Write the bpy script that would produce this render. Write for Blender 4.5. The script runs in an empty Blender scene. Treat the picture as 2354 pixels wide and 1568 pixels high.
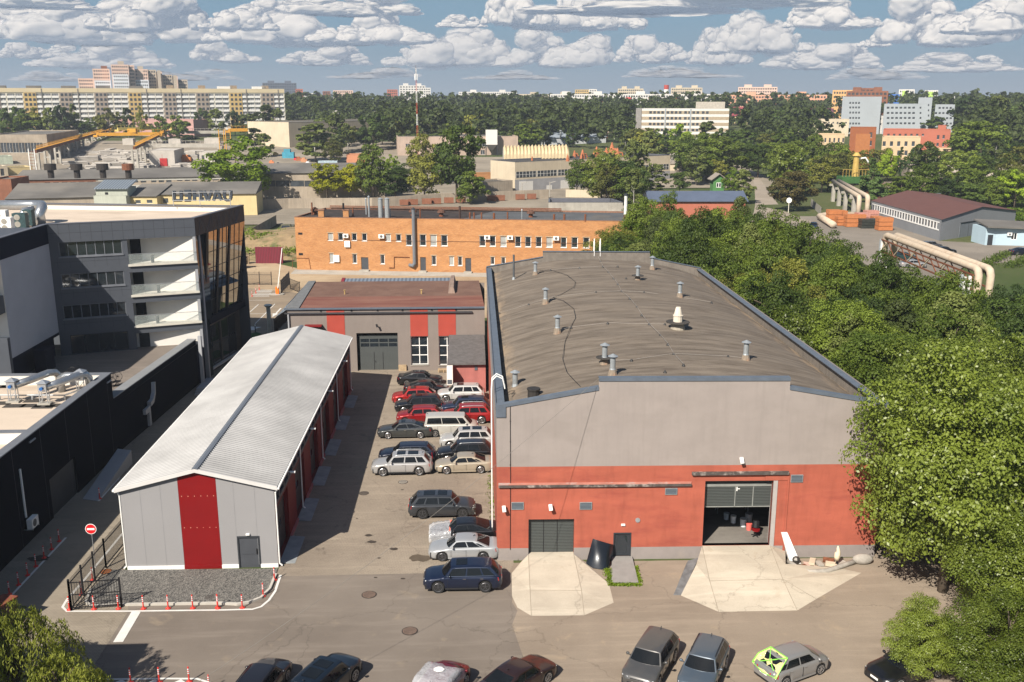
import bpy,math,random
import numpy as np
from mathutils import Vector,Matrix
rnd=random.Random(7)
R=math.radians
scene=bpy.context.scene
# ---------------------------------------------------------------- camera, light, exposure
H_CAM=30.0;FPX=2233.0;CX,CY=1176.5,784.0;HZ=228.0
PITCH=math.atan((CY-HZ)/FPX);YAW=math.atan((1080-CX)/math.hypot(FPX,CY-HZ))
cam=bpy.data.cameras.new('camera');cam.sensor_width=36;cam.lens=36*FPX/2353.0
cam.clip_start=0.5;cam.clip_end=90000
camo=bpy.data.objects.new('camera',cam);scene.collection.objects.link(camo);scene.camera=camo
camo.location=(0,0,H_CAM);camo.rotation_euler=(math.pi/2-PITCH,0,YAW)
SUNV=Vector((-3.7,-5.7,5.95)).normalized()
SUN_EL=math.asin(SUNV.z);SUN_ROT=math.atan2(SUNV.x,SUNV.y)
sun=bpy.data.lights.new('sun','SUN');sun.energy=5.0;sun.angle=R(0.5);sun.color=(1.0,0.915,0.80)
suno=bpy.data.objects.new('sun',sun);scene.collection.objects.link(suno)
suno.rotation_euler=SUNV.to_track_quat('Z','Y').to_euler()
vs=scene.view_settings;vs.view_transform='Standard';vs.look='None';vs.exposure=0.8;vs.gamma=1.0
scene.cycles.max_bounces=6;scene.cycles.transparent_max_bounces=8;scene.cycles.diffuse_bounces=2
scene.cycles.glossy_bounces=3;scene.cycles.caustics_reflective=False;scene.cycles.caustics_refractive=False
# the picture coordinates of the photograph (2353 x 1568) turned into places on the ground or on a wall
def ray(px,py):
 a=(px-CX)/FPX;b=-(py-CY)/FPX
 f=math.cos(PITCH)+b*math.sin(PITCH);u=-math.sin(PITCH)+b*math.cos(PITCH)
 t=-YAW
 return(a*math.cos(t)+f*math.sin(t),-a*math.sin(t)+f*math.cos(t),u)
def G(px,py,z=0.0):
 r=ray(px,py);k=(z-H_CAM)/r[2];return(r[0]*k,r[1]*k)
def atY(px,py,Y):
 r=ray(px,py);k=Y/r[1];return(r[0]*k,H_CAM+r[2]*k)
VW=dict(A=(0,114.9,.30504),B=(631.9,114.9,.30504),C=(1263.8,143.6,.25645),D=(1778.5,143.6,.25645),
E=(0,430.8,.29309),F=(488.3,430.8,.29309),g=(1838.2,430.8,.25646),H=(804.2,833,.18322),
I=(804.2,1091.5,.20146),J=(1091.5,976.6,.41485),K=(488.3,1378.7,.35385),L=(1378.7,1378.7,.31724),
N=(0,689.3,.21982),O=(0,976.6,.21982),Q=(0,1263.8,.21963),R=(1091.5,545.7,.39045),
S=(0,344.7,.17082),T=(1091.5,275.7,.19523),U=(574.4,833,.31148),P=(0,0,1),X=(384.9,425.1,.07321),Y=(0,448.07,.06594),Z=(0,850.2,.19647))
def v(w,u,vv):
 a=VW[w];return(a[0]+u*a[2],a[1]+vv*a[2])
def g(w,u,vv,z=0.0):return G(*v(w,u,vv),z)
def terrain(x,y):
 d=math.hypot(x,y);t=min(1,max(0,(d-300)/270));u=min(1,max(0,(d-560)/340));return 9*t*t*(3-2*t)+7*u*u*(3-2*u)
def GT(px,py):
 z=0.
 for _ in range(25):p=G(px,py,z);z=.5*z+.5*terrain(*p)
 return(p[0],p[1],z)
 # ---------------------------------------------------------------- node helpers
def nn(nt,t,**kw):
 n=nt.nodes.new(t)
 for k,val in kw.items():setattr(n,k,val)
 return n
def inp(nt,sock,val):
 if val is None:return
 if hasattr(val,'links'):nt.links.new(val,sock)
 else:
  if isinstance(val,(tuple,list))and len(val)==3 and sock.type=='RGBA':val=(*val,1)
  sock.default_value=val
def mth(nt,op,a,b=None,c=None,clamp=False):
 n=nn(nt,'ShaderNodeMath',operation=op,use_clamp=clamp)
 inp(nt,n.inputs[0],a);inp(nt,n.inputs[1],b);inp(nt,n.inputs[2],c);return n.outputs[0]
def vmt(nt,op,a,b=None,c=None,out=0):
 n=nn(nt,'ShaderNodeVectorMath',operation=op)
 inp(nt,n.inputs[0],a);inp(nt,n.inputs[1],b);inp(nt,n.inputs[2],c);return n.outputs[out]
def mixc(nt,f,a,b,mode='MIX'):
 n=nn(nt,'ShaderNodeMix',data_type='RGBA',blend_type=mode)
 inp(nt,n.inputs[0],f);inp(nt,n.inputs[6],a);inp(nt,n.inputs[7],b);return n.outputs[2]
def noise(nt,vec,scale,detail=3,rough=.55,dist=0,out=0):
 n=nn(nt,'ShaderNodeTexNoise');n.inputs['Scale'].default_value=scale;n.inputs['Detail'].default_value=detail
 n.inputs['Roughness'].default_value=rough;n.inputs['Distortion'].default_value=dist
 if vec is not None:nt.links.new(vec,n.inputs['Vector'])
 return n.outputs[out]
def ramp(nt,f,stops):
 n=nn(nt,'ShaderNodeValToRGB');e=n.color_ramp.elements
 while len(e)<len(stops):e.new(.5)
 for i,(p,c)in enumerate(stops):
  e[i].position=p;e[i].color=(c,c,c,1)if not isinstance(c,tuple)else(*c,1)
 nt.links.new(f,n.inputs[0]);return n.outputs[0]
 # ---------------------------------------------------------------- world: Nishita sky greyed by haze low down, cumulus built as far meshes
def make_world():
 w=bpy.data.worlds.new('World');scene.world=w;w.use_nodes=True;nt=w.node_tree;nt.nodes.clear()
 sky=nn(nt,'ShaderNodeTexSky',sky_type='NISHITA',sun_disc=False)
 sky.sun_elevation=SUN_EL;sky.sun_rotation=SUN_ROT;sky.altitude=200;sky.air_density=1.3;sky.dust_density=2.2;sky.ozone_density=2.5
 bsky=nn(nt,'ShaderNodeBackground');bsky.inputs[1].default_value=0.06
 tc=nn(nt,'ShaderNodeTexCoord');nrm=vmt(nt,'NORMALIZE',tc.outputs['Generated'])
 sx=nn(nt,'ShaderNodeSeparateXYZ');nt.links.new(nrm,sx.inputs[0]);Z=sx.outputs[2]
 nt.links.new(sky.outputs[0],bsky.inputs[0])
 bh=nn(nt,'ShaderNodeBackground');bh.inputs[1].default_value=.575
 hm=nn(nt,'ShaderNodeMapRange');hm.inputs[1].default_value=0.0;hm.inputs[2].default_value=.2;hm.inputs[3].default_value=.94;hm.inputs[4].default_value=.45
 nt.links.new(Z,hm.inputs[0]);ms=nn(nt,'ShaderNodeMixShader');nt.links.new(hm.outputs[0],ms.inputs[0]);nt.links.new(bsky.outputs[0],ms.inputs[1]);nt.links.new(bh.outputs[0],ms.inputs[2])
 nt.links.new(ramp(nt,mth(nt,'MULTIPLY',Z,2.5),[(0.,(.38,.45,.53)),(.06,(.27,.385,.505)),(.2,(.16,.32,.50)),(.5,(.10,.20,.34)),(1.,(.05,.10,.19))]),bh.inputs[0])
 out=nn(nt,'ShaderNodeOutputWorld');nt.links.new(ms.outputs[0],out.inputs[0])
 w.cycles.sampling_method='MANUAL';w.cycles.sample_map_resolution=512
make_world()
# ---------------------------------------------------------------- materials
MATS={}
def newmat(name):
 m=bpy.data.materials.new(name);m.use_nodes=True;nt=m.node_tree;nt.nodes.clear()
 b=nn(nt,'ShaderNodeBsdfPrincipled');o=nn(nt,'ShaderNodeOutputMaterial');nt.links.new(b.outputs[0],o.inputs[0])
 MATS[name]=m;return m,nt,b
def setb(nt,b,col=None,rough=None,metal=None,spec=None,coat=None,trans=None):
 inp(nt,b.inputs['Base Color'],col);inp(nt,b.inputs['Roughness'],rough);inp(nt,b.inputs['Metallic'],metal)
 inp(nt,b.inputs['Specular IOR Level'],spec);inp(nt,b.inputs['Coat Weight'],coat);inp(nt,b.inputs['Transmission Weight'],trans)
def bump(nt,b,h,strength=.3,dist=.02):
 n=nn(nt,'ShaderNodeBump');n.inputs['Strength'].default_value=strength;n.inputs['Distance'].default_value=dist
 nt.links.new(h,n.inputs['Height']);nt.links.new(n.outputs[0],b.inputs['Normal'])
def coords(nt):return nn(nt,'ShaderNodeTexCoord').outputs['Object']
def sc(c,k):return tuple(min(1,x*k)for x in c)
def M(name,col,rough=.85,var=.18,scale=1.2,metal=0.,spec=.3,bmp=0.,streak=0.,grain=0.,coat=0.,dirt=None,dirtamt=.4,stretch=None):
 """painted, rendered or raw surface: large stains, fine grain, optional vertical streaks and dirt of another colour"""
 if name in MATS:return MATS[name]
 m,nt,b=newmat(name);co=coords(nt)
 if stretch:co=vmt(nt,'MULTIPLY',co,stretch)
 f=noise(nt,co,scale,5,.6)
 f2=ramp(nt,f,[(.3,0.),(.7,1.)])
 c=mixc(nt,f2,sc(col,1-var),sc(col,1+var))
 if grain:c=mixc(nt,mth(nt,'MULTIPLY',ramp(nt,noise(nt,co,22,2,.7),[(.35,0.),(.65,1.)]),grain),c,sc(col,.55))
 if streak:
  s=noise(nt,vmt(nt,'MULTIPLY',co,(2.2,2.2,.12)),1.6,4,.6)
  c=mixc(nt,mth(nt,'MULTIPLY',ramp(nt,s,[(.48,0.),(.72,1.)]),streak),c,sc(col,.45))
 if dirt:
  d=ramp(nt,noise(nt,co,scale*.45,6,.68),[(.52,0.),(.66,1.)])
  c=mixc(nt,mth(nt,'MULTIPLY',d,dirtamt),c,dirt)
 setb(nt,b,c,rough,metal,spec,coat)
 if coat:b.inputs['Coat Roughness'].default_value=.06
 if bmp:bump(nt,b,noise(nt,co,30,3,.6),bmp,.02)
 return m
def mat_brick(name,c1,c2,mortar,scale=1.0,stain=.3):
 m,nt,b=newmat(name);co=coords(nt);s=nn(nt,'ShaderNodeSeparateXYZ');nt.links.new(co,s.inputs[0])
 cb=nn(nt,'ShaderNodeCombineXYZ');nt.links.new(mth(nt,'ADD',s.outputs[0],mth(nt,'MULTIPLY',s.outputs[1],.9)),cb.inputs[0]);nt.links.new(s.outputs[2],cb.inputs[1])
 br=nn(nt,'ShaderNodeTexBrick');nt.links.new(cb.outputs[0],br.inputs['Vector']);br.inputs['Scale'].default_value=scale
 br.inputs['Brick Width'].default_value=.27;br.inputs['Row Height'].default_value=.085;br.inputs['Mortar Size'].default_value=.012;br.inputs['Bias'].default_value=-.1
 inp(nt,br.inputs['Color1'],c1);inp(nt,br.inputs['Color2'],c2);inp(nt,br.inputs['Mortar'],mortar)
 n=ramp(nt,noise(nt,vmt(nt,'MULTIPLY',co,(1,1,2.5)),.35,6,.65),[(.38,0.),(.68,1.)])
 c=mixc(nt,mth(nt,'MULTIPLY',n,stain),br.outputs[0],sc(c1,.5))
 n2=ramp(nt,noise(nt,vmt(nt,'MULTIPLY',co,(1,1,6)),1.5,5,.7),[(.45,0.),(.7,1.)])
 c=mixc(nt,mth(nt,'MULTIPLY',n2,.35),c,sc(c2,1.35))
 setb(nt,b,c,.9,0,.2);return m
def mat_asphalt(name,c1,c2,stain,scale=.09,joints=None):
 m,nt,b=newmat(name);co=coords(nt)
 f=ramp(nt,noise(nt,co,scale,7,.62),[(.36,0.),(.64,1.)]);c=mixc(nt,f,c1,c2)
 g2=ramp(nt,noise(nt,co,14,3,.75),[(.3,0.),(.7,1.)]);c=mixc(nt,mth(nt,'MULTIPLY',g2,.28),c,sc(c1,.62))
 st=ramp(nt,noise(nt,co,.55,5,.7,.6),[(.60,0.),(.74,1.)]);c=mixc(nt,mth(nt,'MULTIPLY',st,.6),c,stain)
 tr=ramp(nt,noise(nt,vmt(nt,'MULTIPLY',co,(.18,1.6,1)),.8,5,.65),[(.5,0.),(.7,1.)]);c=mixc(nt,mth(nt,'MULTIPLY',tr,.34),c,sc(c2,1.3))
 vo=nn(nt,'ShaderNodeTexVoronoi',feature='DISTANCE_TO_EDGE');vo.inputs['Scale'].default_value=.13;nt.links.new(vmt(nt,'ADD',co,vmt(nt,'MULTIPLY',noise(nt,co,.8,4,.6,out=1),(2,2,0))),vo.inputs['Vector'])
 c=mixc(nt,mth(nt,'MULTIPLY',ramp(nt,vo.outputs[0],[(.0,1.),(.006,0.)]),.4),c,sc(c1,.4))
 if joints:
  br=nn(nt,'ShaderNodeTexBrick');nt.links.new(co,br.inputs['Vector']);br.inputs['Scale'].default_value=1
  br.inputs['Brick Width'].default_value=joints[0];br.inputs['Row Height'].default_value=joints[1];br.inputs['Mortar Size'].default_value=joints[2]
  inp(nt,br.inputs['Color1'],(.9,.9,.9));inp(nt,br.inputs['Color2'],(1,1,1));inp(nt,br.inputs['Mortar'],(.55,.55,.55))
  c=mixc(nt,1.0,c,br.outputs[0],'MULTIPLY')
 dk=ramp(nt,noise(nt,co,1.7,4,.75,.4),[(.66,0.),(.74,1.)]);c=mixc(nt,mth(nt,'MULTIPLY',dk,.5),c,sc(c1,.55))
 sp=ramp(nt,noise(nt,co,7,2,.8),[(.68,0.),(.76,1.)]);c=mixc(nt,mth(nt,'MULTIPLY',sp,.35),c,sc(c2,1.5))
 setb(nt,b,c,.93,0,.25);bump(nt,b,noise(nt,co,40,2,.7),.25,.01);return m
def mat_glass(name='window_glass',col=(.012,.016,.02),rough=.04,spec=.9):
 m,nt,b=newmat(name);co=coords(nt)
 setb(nt,b,mixc(nt,noise(nt,co,.7,3),sc(col,.6),sc(col,2.2)),rough,0,spec);return m
def mat_foliage(name,c,c2,trans=.22,rough=.6):
 m=bpy.data.materials.new(name);m.use_nodes=True;nt=m.node_tree;nt.nodes.clear();MATS[name]=m
 oi=nn(nt,'ShaderNodeObjectInfo');co=coords(nt)
 f=mth(nt,'ADD',mth(nt,'MULTIPLY',noise(nt,co,.45,3,.6),.75),mth(nt,'MULTIPLY',noise(nt,co,6,2,.7),.45))
 f=mth(nt,'ADD',f,mth(nt,'MULTIPLY',mth(nt,'SUBTRACT',oi.outputs['Random'],.5),.35))
 col=mixc(nt,ramp(nt,f,[(.38,0.),(.8,1.)]),c,c2)
 br=mth(nt,'MULTIPLY_ADD',oi.outputs['Random'],.5,.76);col=vmt(nt,'SCALE',col);sn=col.node;nt.links.new(br,sn.inputs[3])
 b=nn(nt,'ShaderNodeBsdfPrincipled');setb(nt,b,sn.outputs[0],rough,0,.25 if rough>.5 else .4)
 t=nn(nt,'ShaderNodeBsdfTranslucent');tc=vmt(nt,'MULTIPLY',sn.outputs[0],(1.5,1.5,.6));nt.links.new(tc,t.inputs[0])
 mx=nn(nt,'ShaderNodeMixShader');mx.inputs[0].default_value=trans;nt.links.new(b.outputs[0],mx.inputs[1]);nt.links.new(t.outputs[0],mx.inputs[2])
 o=nn(nt,'ShaderNodeOutputMaterial');nt.links.new(mx.outputs[0],o.inputs[0]);return m
def mat_film(name,col=(.8,.82,.85),alpha=.45):
 m=bpy.data.materials.new(name);m.use_nodes=True;nt=m.node_tree;nt.nodes.clear();MATS[name]=m
 b=nn(nt,'ShaderNodeBsdfPrincipled');setb(nt,b,col,.12,0,.8);t=nn(nt,'ShaderNodeBsdfTransparent')
 f=ramp(nt,noise(nt,coords(nt),3,5,.7,1.5),[(.25,alpha*.75),(.75,min(1,alpha*1.35))])
 mx=nn(nt,'ShaderNodeMixShader');nt.links.new(f,mx.inputs[0]);nt.links.new(t.outputs[0],mx.inputs[1]);nt.links.new(b.outputs[0],mx.inputs[2])
 bump(nt,b,noise(nt,coords(nt),2.2,4,.7,2.),.7,.12)
 o=nn(nt,'ShaderNodeOutputMaterial');nt.links.new(mx.outputs[0],o.inputs[0]);return m
GLASS=mat_glass();DARKGLASS=mat_glass('car_glass',(.005,.006,.007),.04,.38)
WHITE=M('white_paint',(.74,.74,.72),.6,.06,grain=.05)
BLACK=M('black_paint',(.012,.012,.014),.5,.2)
RUST=M('rust_metal',(.16,.06,.03),.85,.4,4,grain=.3)
GALV=M('galvanised_metal',(.50,.52,.54),.35,.15,3,metal=.75)
CONC=M('concrete',(.36,.34,.30),.92,.16,.5,grain=.15,streak=.25,dirt=(.2,.18,.15))
DARKMET=M('dark_metal',(.03,.034,.04),.5,.15)
# ---------------------------------------------------------------- mesh building
COL=scene.collection
class MB:
 def __init__(s):s.v=[];s.f=[];s.m=[];s.cur=0
 def face(s,pts):
  i=len(s.v);s.v+=[tuple(p)for p in pts];s.f.append(tuple(range(i,i+len(pts))));s.m.append(s.cur)
 def box(s,x0,x1,y0,y1,z0,z1,M4=None):
  P=[(x0,y0,z0),(x1,y0,z0),(x1,y1,z0),(x0,y1,z0),(x0,y0,z1),(x1,y0,z1),(x1,y1,z1),(x0,y1,z1)]
  if M4 is not None:P=[tuple(M4@Vector(p))for p in P]
  s.hexa(P)
 def hexa(s,P):
  i=len(s.v);s.v+=[tuple(p)for p in P]
  for f in((3,2,1,0),(4,5,6,7),(0,1,5,4),(1,2,6,5),(2,3,7,6),(3,0,4,7)):
   s.f.append(tuple(i+k for k in f));s.m.append(s.cur)
 def prism(s,poly,z0,z1):
  n=len(poly);i=len(s.v);s.v+=[(p[0],p[1],z0)for p in poly]+[(p[0],p[1],z1)for p in poly]
  s.f.append(tuple(range(i+n-1,i-1,-1)));s.f.append(tuple(range(i+n,i+2*n)));s.m+=[s.cur]*2
  for k in range(n):
   s.f.append((i+k,i+(k+1)%n,i+n+(k+1)%n,i+n+k));s.m.append(s.cur)
 def cyl(s,p0,p1,r0,r1=None,n=10,caps=True):
  if r1 is None:r1=r0
  p0=Vector(p0);p1=Vector(p1);d=(p1-p0)
  if d.length<1e-6:return
  d.normalize();a=d.orthogonal().normalized();b=d.cross(a);i=len(s.v)
  for p,r in((p0,r0),(p1,r1)):
   for k in range(n):
    t=2*math.pi*k/n;s.v.append(tuple(p+(a*math.cos(t)+b*math.sin(t))*r))
  for k in range(n):s.f.append((i+k,i+(k+1)%n,i+n+(k+1)%n,i+n+k));s.m.append(s.cur)
  if caps:s.f.append(tuple(range(i+n-1,i-1,-1)));s.f.append(tuple(range(i+n,i+2*n)));s.m+=[s.cur]*2
 def tube(s,pts,r,n=8):
  pts=[Vector(p)for p in pts];rr=r if isinstance(r,(list,tuple))else[r]*len(pts)
  i0=len(s.v);d=(pts[1]-pts[0]).normalized();a=d.orthogonal().normalized()
  for j,p in enumerate(pts):
   if 0<j<len(pts)-1:d=((pts[j+1]-p).normalized()+(p-pts[j-1]).normalized())
   elif j:d=p-pts[j-1]
   d=d.normalized();a=(a-d*a.dot(d)).normalized();b=d.cross(a)
   for k in range(n):
    t=2*math.pi*k/n;s.v.append(tuple(p+(a*math.cos(t)+b*math.sin(t))*rr[j]))
  for j in range(len(pts)-1):
   for k in range(n):
    x=i0+j*n;s.f.append((x+k,x+(k+1)%n,x+n+(k+1)%n,x+n+k));s.m.append(s.cur)
  s.f.append(tuple(range(i0+n-1,i0-1,-1)));L=i0+(len(pts)-1)*n;s.f.append(tuple(range(L,L+n)));s.m+=[s.cur]*2
 def bar(s,p0,p1,w,h=None):
  h=h or w;p0=Vector(p0);p1=Vector(p1);d=(p1-p0)
  if d.length<1e-6:return
  d.normalize();up=Vector((0,0,1))if abs(d.z)<.95 else Vector((0,1,0));a=d.cross(up).normalized();b=a.cross(d)
  P=[]
  for p in(p0,p1):
   P+=[p-a*w/2-b*h/2,p+a*w/2-b*h/2,p+a*w/2+b*h/2,p-a*w/2+b*h/2]
  s.hexa([P[0],P[1],P[5],P[4],P[3],P[2],P[6],P[7]])
 def grid(s,rows,close=False):
  i=len(s.v);n=len(rows[0])
  for r in rows:s.v+=[tuple(p)for p in r]
  for a in range(len(rows)-1):
   for b in range(n-1+(1 if close else 0)):
    s.f.append((i+a*n+b,i+a*n+(b+1)%n,i+(a+1)*n+(b+1)%n,i+(a+1)*n+b));s.m.append(s.cur)
 def ball(s,c,r,n=8,m=6,sq=(1,1,1)):
  rows=[]
  for j in range(m+1):
   t=math.pi*j/m;rows.append([(c[0]+r*sq[0]*math.sin(t)*math.cos(2*math.pi*k/n),c[1]+r*sq[1]*math.sin(t)*math.sin(2*math.pi*k/n),c[2]-r*sq[2]*math.cos(t))for k in range(n)])
  s.grid(rows,True)
 def build(s,name,mat,parent=None,smooth=False,bevel=0):
  me=bpy.data.meshes.new(name);vv=s.v
  if parent is not None:
   r=parent
   while r.parent is not None:r=r.parent
   Mi=Matrix.LocRotScale(r.location,r.rotation_euler,None).inverted()
   if Mi!=Matrix():vv=[tuple(Mi@Vector(p))for p in vv]
  me.from_pydata(vv,[],s.f);me.validate()
  mats=mat if isinstance(mat,(list,tuple))else[mat]
  for m in mats:me.materials.append(m)
  if len(mats)>1 and len(me.polygons)==len(s.m):me.polygons.foreach_set('material_index',s.m)
  if smooth:me.polygons.foreach_set('use_smooth',[True]*len(me.polygons))
  o=bpy.data.objects.new(name,me);COL.objects.link(o)
  if parent is not None:o.parent=parent
  if bevel:
   bv=o.modifiers.new('bevel','BEVEL');bv.width=bevel;bv.segments=2;bv.limit_method='ANGLE'
  return o
def tag(o,label=None,cat=None,group=None,kind=None):
 if label:o['label']=label
 if cat:o['category']=cat
 if group:o['group']=group
 if kind:o['kind']=kind
 return o
def thing(name,label,cat,loc=(0,0,0),rz=0,group=None):
 o=bpy.data.objects.new(name,None);COL.objects.link(o);o.empty_display_size=.3
 o.location=(loc[0],loc[1],loc[2]if len(loc)>2 else 0);o.rotation_euler=(0,0,rz);return tag(o,label,cat,group)
KIDS={}
def kids(o):return[c for c in bpy.data.objects if c.parent==o]
def copy_tree(o,loc=None,rz=None,label=None,group=None,scale=None,parent=None,kc=None):
 c=o.copy();COL.objects.link(c)
 if parent is not None:c.parent=parent
 if loc is not None:c.location=(loc[0],loc[1],loc[2]if len(loc)>2 else 0)
 if rz is not None:c.rotation_euler=(c.rotation_euler[0],c.rotation_euler[1],rz)
 if scale is not None:c.scale=scale if isinstance(scale,(tuple,list))else(scale,)*3
 if label:c['label']=label
 if group:c['group']=group
 key=o.name
 if key not in KIDS:KIDS[key]=kids(o)
 for ch in KIDS[key]:copy_tree(ch,parent=c)
 return c
def structure(name,mb,mat,smooth=False):return tag(mb.build(name,mat,smooth=smooth),kind='structure')
class W:
 """a vertical wall plane from ground point A to B (left to right as seen from outside); s along it, z up, o outward"""
 def __init__(s,A,B):
  s.A=Vector((A[0],A[1]));s.B=Vector((B[0],B[1]));d=s.B-s.A;s.L=d.length;s.d=d.normalized();s.n=Vector((s.d.y,-s.d.x))
 def pt(s,a,z,o=0.):p=s.A+s.d*a+s.n*o;return(p.x,p.y,z)
 def px(s,px,py):
  r=ray(px,py);k=s.A.dot(s.n)/(r[0]*s.n.x+r[1]*s.n.y);p=Vector((r[0]*k,r[1]*k));return((p-s.A).dot(s.d),H_CAM+r[2]*k)
 def rect(s,w,u0,v0,u1,v1):
  a=s.px(*v(w,u0,(v0+v1)/2));b=s.px(*v(w,u1,(v0+v1)/2));t=s.px(*v(w,(u0+u1)/2,v0));m=s.px(*v(w,(u0+u1)/2,v1))
  return(a[0],b[0],m[1],t[1])
 def box(s,mb,s0,s1,z0,z1,o0,o1):
  mb.hexa([s.pt(s0,z0,o1),s.pt(s1,z0,o1),s.pt(s1,z0,o0),s.pt(s0,z0,o0),s.pt(s0,z1,o1),s.pt(s1,z1,o1),s.pt(s1,z1,o0),s.pt(s0,z1,o0)])
 def wall(s,mb,s0,s1,z0,z1,holes=(),depth=.15,o=0.):
  xs=sorted({s0,s1,*[min(max(h[k],s0),s1)for h in holes for k in(0,1)]});zs=sorted({z0,z1,*[min(max(h[k],z0),z1)for h in holes for k in(2,3)]})
  for i in range(len(xs)-1):
   for j in range(len(zs)-1):
    a,b,c,e=xs[i],xs[i+1],zs[j],zs[j+1]
    if b-a<1e-5 or e-c<1e-5:continue
    mx_,mz=(a+b)/2,(c+e)/2
    if any(h[0]<mx_<h[1]and h[2]<mz<h[3]for h in holes):continue
    mb.face([s.pt(a,c,o),s.pt(b,c,o),s.pt(b,e,o),s.pt(a,e,o)])
  for h in holes:
   a,b,c,e=h[:4];q=o-depth
   mb.face([s.pt(a,c,o),s.pt(a,e,o),s.pt(a,e,q),s.pt(a,c,q)]);mb.face([s.pt(b,c,q),s.pt(b,e,q),s.pt(b,e,o),s.pt(b,c,o)])
   mb.face([s.pt(a,c,q),s.pt(b,c,q),s.pt(b,c,o),s.pt(a,c,o)]);mb.face([s.pt(a,e,o),s.pt(b,e,o),s.pt(b,e,q),s.pt(a,e,q)])
def window(wl,h,parent,fm=None,gm=None,nx=1,ny=1,depth=.12,fw=.06,sill=None,name='window',o=0.):
 a,b,c,e=h;f=MB();q=o-depth;t=.05;fm=fm or WHITE;gm=gm or GLASS
 for(x0,x1,z0,z1)in[(a,a+fw,c,e),(b-fw,b,c,e),(a+fw,b-fw,c,c+fw),(a+fw,b-fw,e-fw,e)]:wl.box(f,x0,x1,z0,z1,q,q+t)
 for i in range(1,nx):x=a+(b-a)*i/nx;wl.box(f,x-fw/2,x+fw/2,c+fw,e-fw,q,q+t-.004)
 for i in range(1,ny):z=c+(e-c)*i/ny;wl.box(f,a+fw,b-fw,z-fw/2,z+fw/2,q,q+t-.008)
 fo=f.build(name,fm,parent);p=MB();p.face([wl.pt(a,c,q+.01),wl.pt(b,c,q+.01),wl.pt(b,e,q+.01),wl.pt(a,e,q+.01)]);p.build('pane',gm,fo)
 if sill:s_=MB();wl.box(s_,a-.06,b+.06,c-.06,c,q,o+.09);s_.build('sill',sill,fo)
 return fo
def block(root,P,z0,z1,wm,rm,par=.35,holes=None,depth=.15,wname='wall',parw=.3,capm=None,parapet=True):
 """closed building body: P = ground corners front left, front right, back right, back left; holes = {side: [(s0,s1,z0,z1)]}"""
 holes=holes or{};mb=MB();ws=[]
 for i in range(len(P)):
  wl=W(P[i],P[(i+1)%len(P)]);ws.append(wl);wl.wall(mb,0,wl.L,z0,z1,holes.get(i,()),depth)
 wo=mb.build(wname,wm,root)
 r=MB();r.face([(p[0],p[1],z1-par)for p in P]);r.build('roof',rm,root)
 if parapet:
  c=MB()
  for wl in ws:wl.box(c,-.04,wl.L+.0,z1,z1+.06,-parw,.05);wl.box(c,parw,wl.L-parw,z1-par,z1,-parw,-parw+.02)
  c.build('parapet_cap',capm or wm,root)
 return ws,wo
 # ---------------------------------------------------------------- cumulus clouds: heaps of lumpy puffs with flat bases, 9 to 40 km away
import mathutils
def cloud_mat(name,alpha):
 m=bpy.data.materials.new(name);m.use_nodes=True;nt=m.node_tree;nt.nodes.clear()
 d=nn(nt,'ShaderNodeBsdfDiffuse');d.inputs[0].default_value=(.40,.37,.325,1);t=nn(nt,'ShaderNodeBsdfTranslucent');t.inputs[0].default_value=(.36,.38,.42,1)
 m1=nn(nt,'ShaderNodeMixShader');m1.inputs[0].default_value=.28;nt.links.new(d.outputs[0],m1.inputs[1]);nt.links.new(t.outputs[0],m1.inputs[2])
 em=nn(nt,'ShaderNodeEmission');em.inputs[0].default_value=(.085,.11,.15,1);ad=nn(nt,'ShaderNodeAddShader');nt.links.new(m1.outputs[0],ad.inputs[0]);nt.links.new(em.outputs[0],ad.inputs[1]);m1=ad # even glow in place of light scattered many times inside the cloud
 lw=nn(nt,'ShaderNodeLayerWeight');lw.inputs[0].default_value=.5
 n_=noise(nt,nn(nt,'ShaderNodeTexCoord').outputs['Object'],9.,6,.7)
 f=ramp(nt,mth(nt,'ADD',lw.outputs[1],mth(nt,'MULTIPLY',mth(nt,'SUBTRACT',n_,.5),1.1)),[(.22,alpha),(.74,0.)])
 m2=nn(nt,'ShaderNodeMixShader');tr=nn(nt,'ShaderNodeBsdfTransparent');nt.links.new(f,m2.inputs[0]);nt.links.new(tr.outputs[0],m2.inputs[1]);nt.links.new(m1.outputs[0],m2.inputs[2])
 o=nn(nt,'ShaderNodeOutputMaterial');nt.links.new(m2.outputs[0],o.inputs[0]);return m
def ico(sub):
 import bmesh
 bm=bmesh.new();bmesh.ops.create_icosphere(bm,subdivisions=sub,radius=1);vv=np.array([v_.co[:]for v_ in bm.verts]);ff=np.array([[x.index for x in f.verts]for f in bm.faces],dtype=np.int32);bm.free();return vv,ff
IV,IF=ico(4)
LUMPS=[]
for k in range(7):
 d=np.array([mathutils.noise.fractal(Vector(p)*1.15+Vector((k*7.3,0,0)),0.9,2.2,4,noise_basis='VORONOI_F1')for p in IV]);d=(d-d.min())/(d.max()-d.min());LUMPS.append(IV*(1.12-.36*d)[:,None])
CLM=[cloud_mat('cloud_near',.98),cloud_mat('cloud_mid',.74),cloud_mat('cloud_far',.34)]
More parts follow.
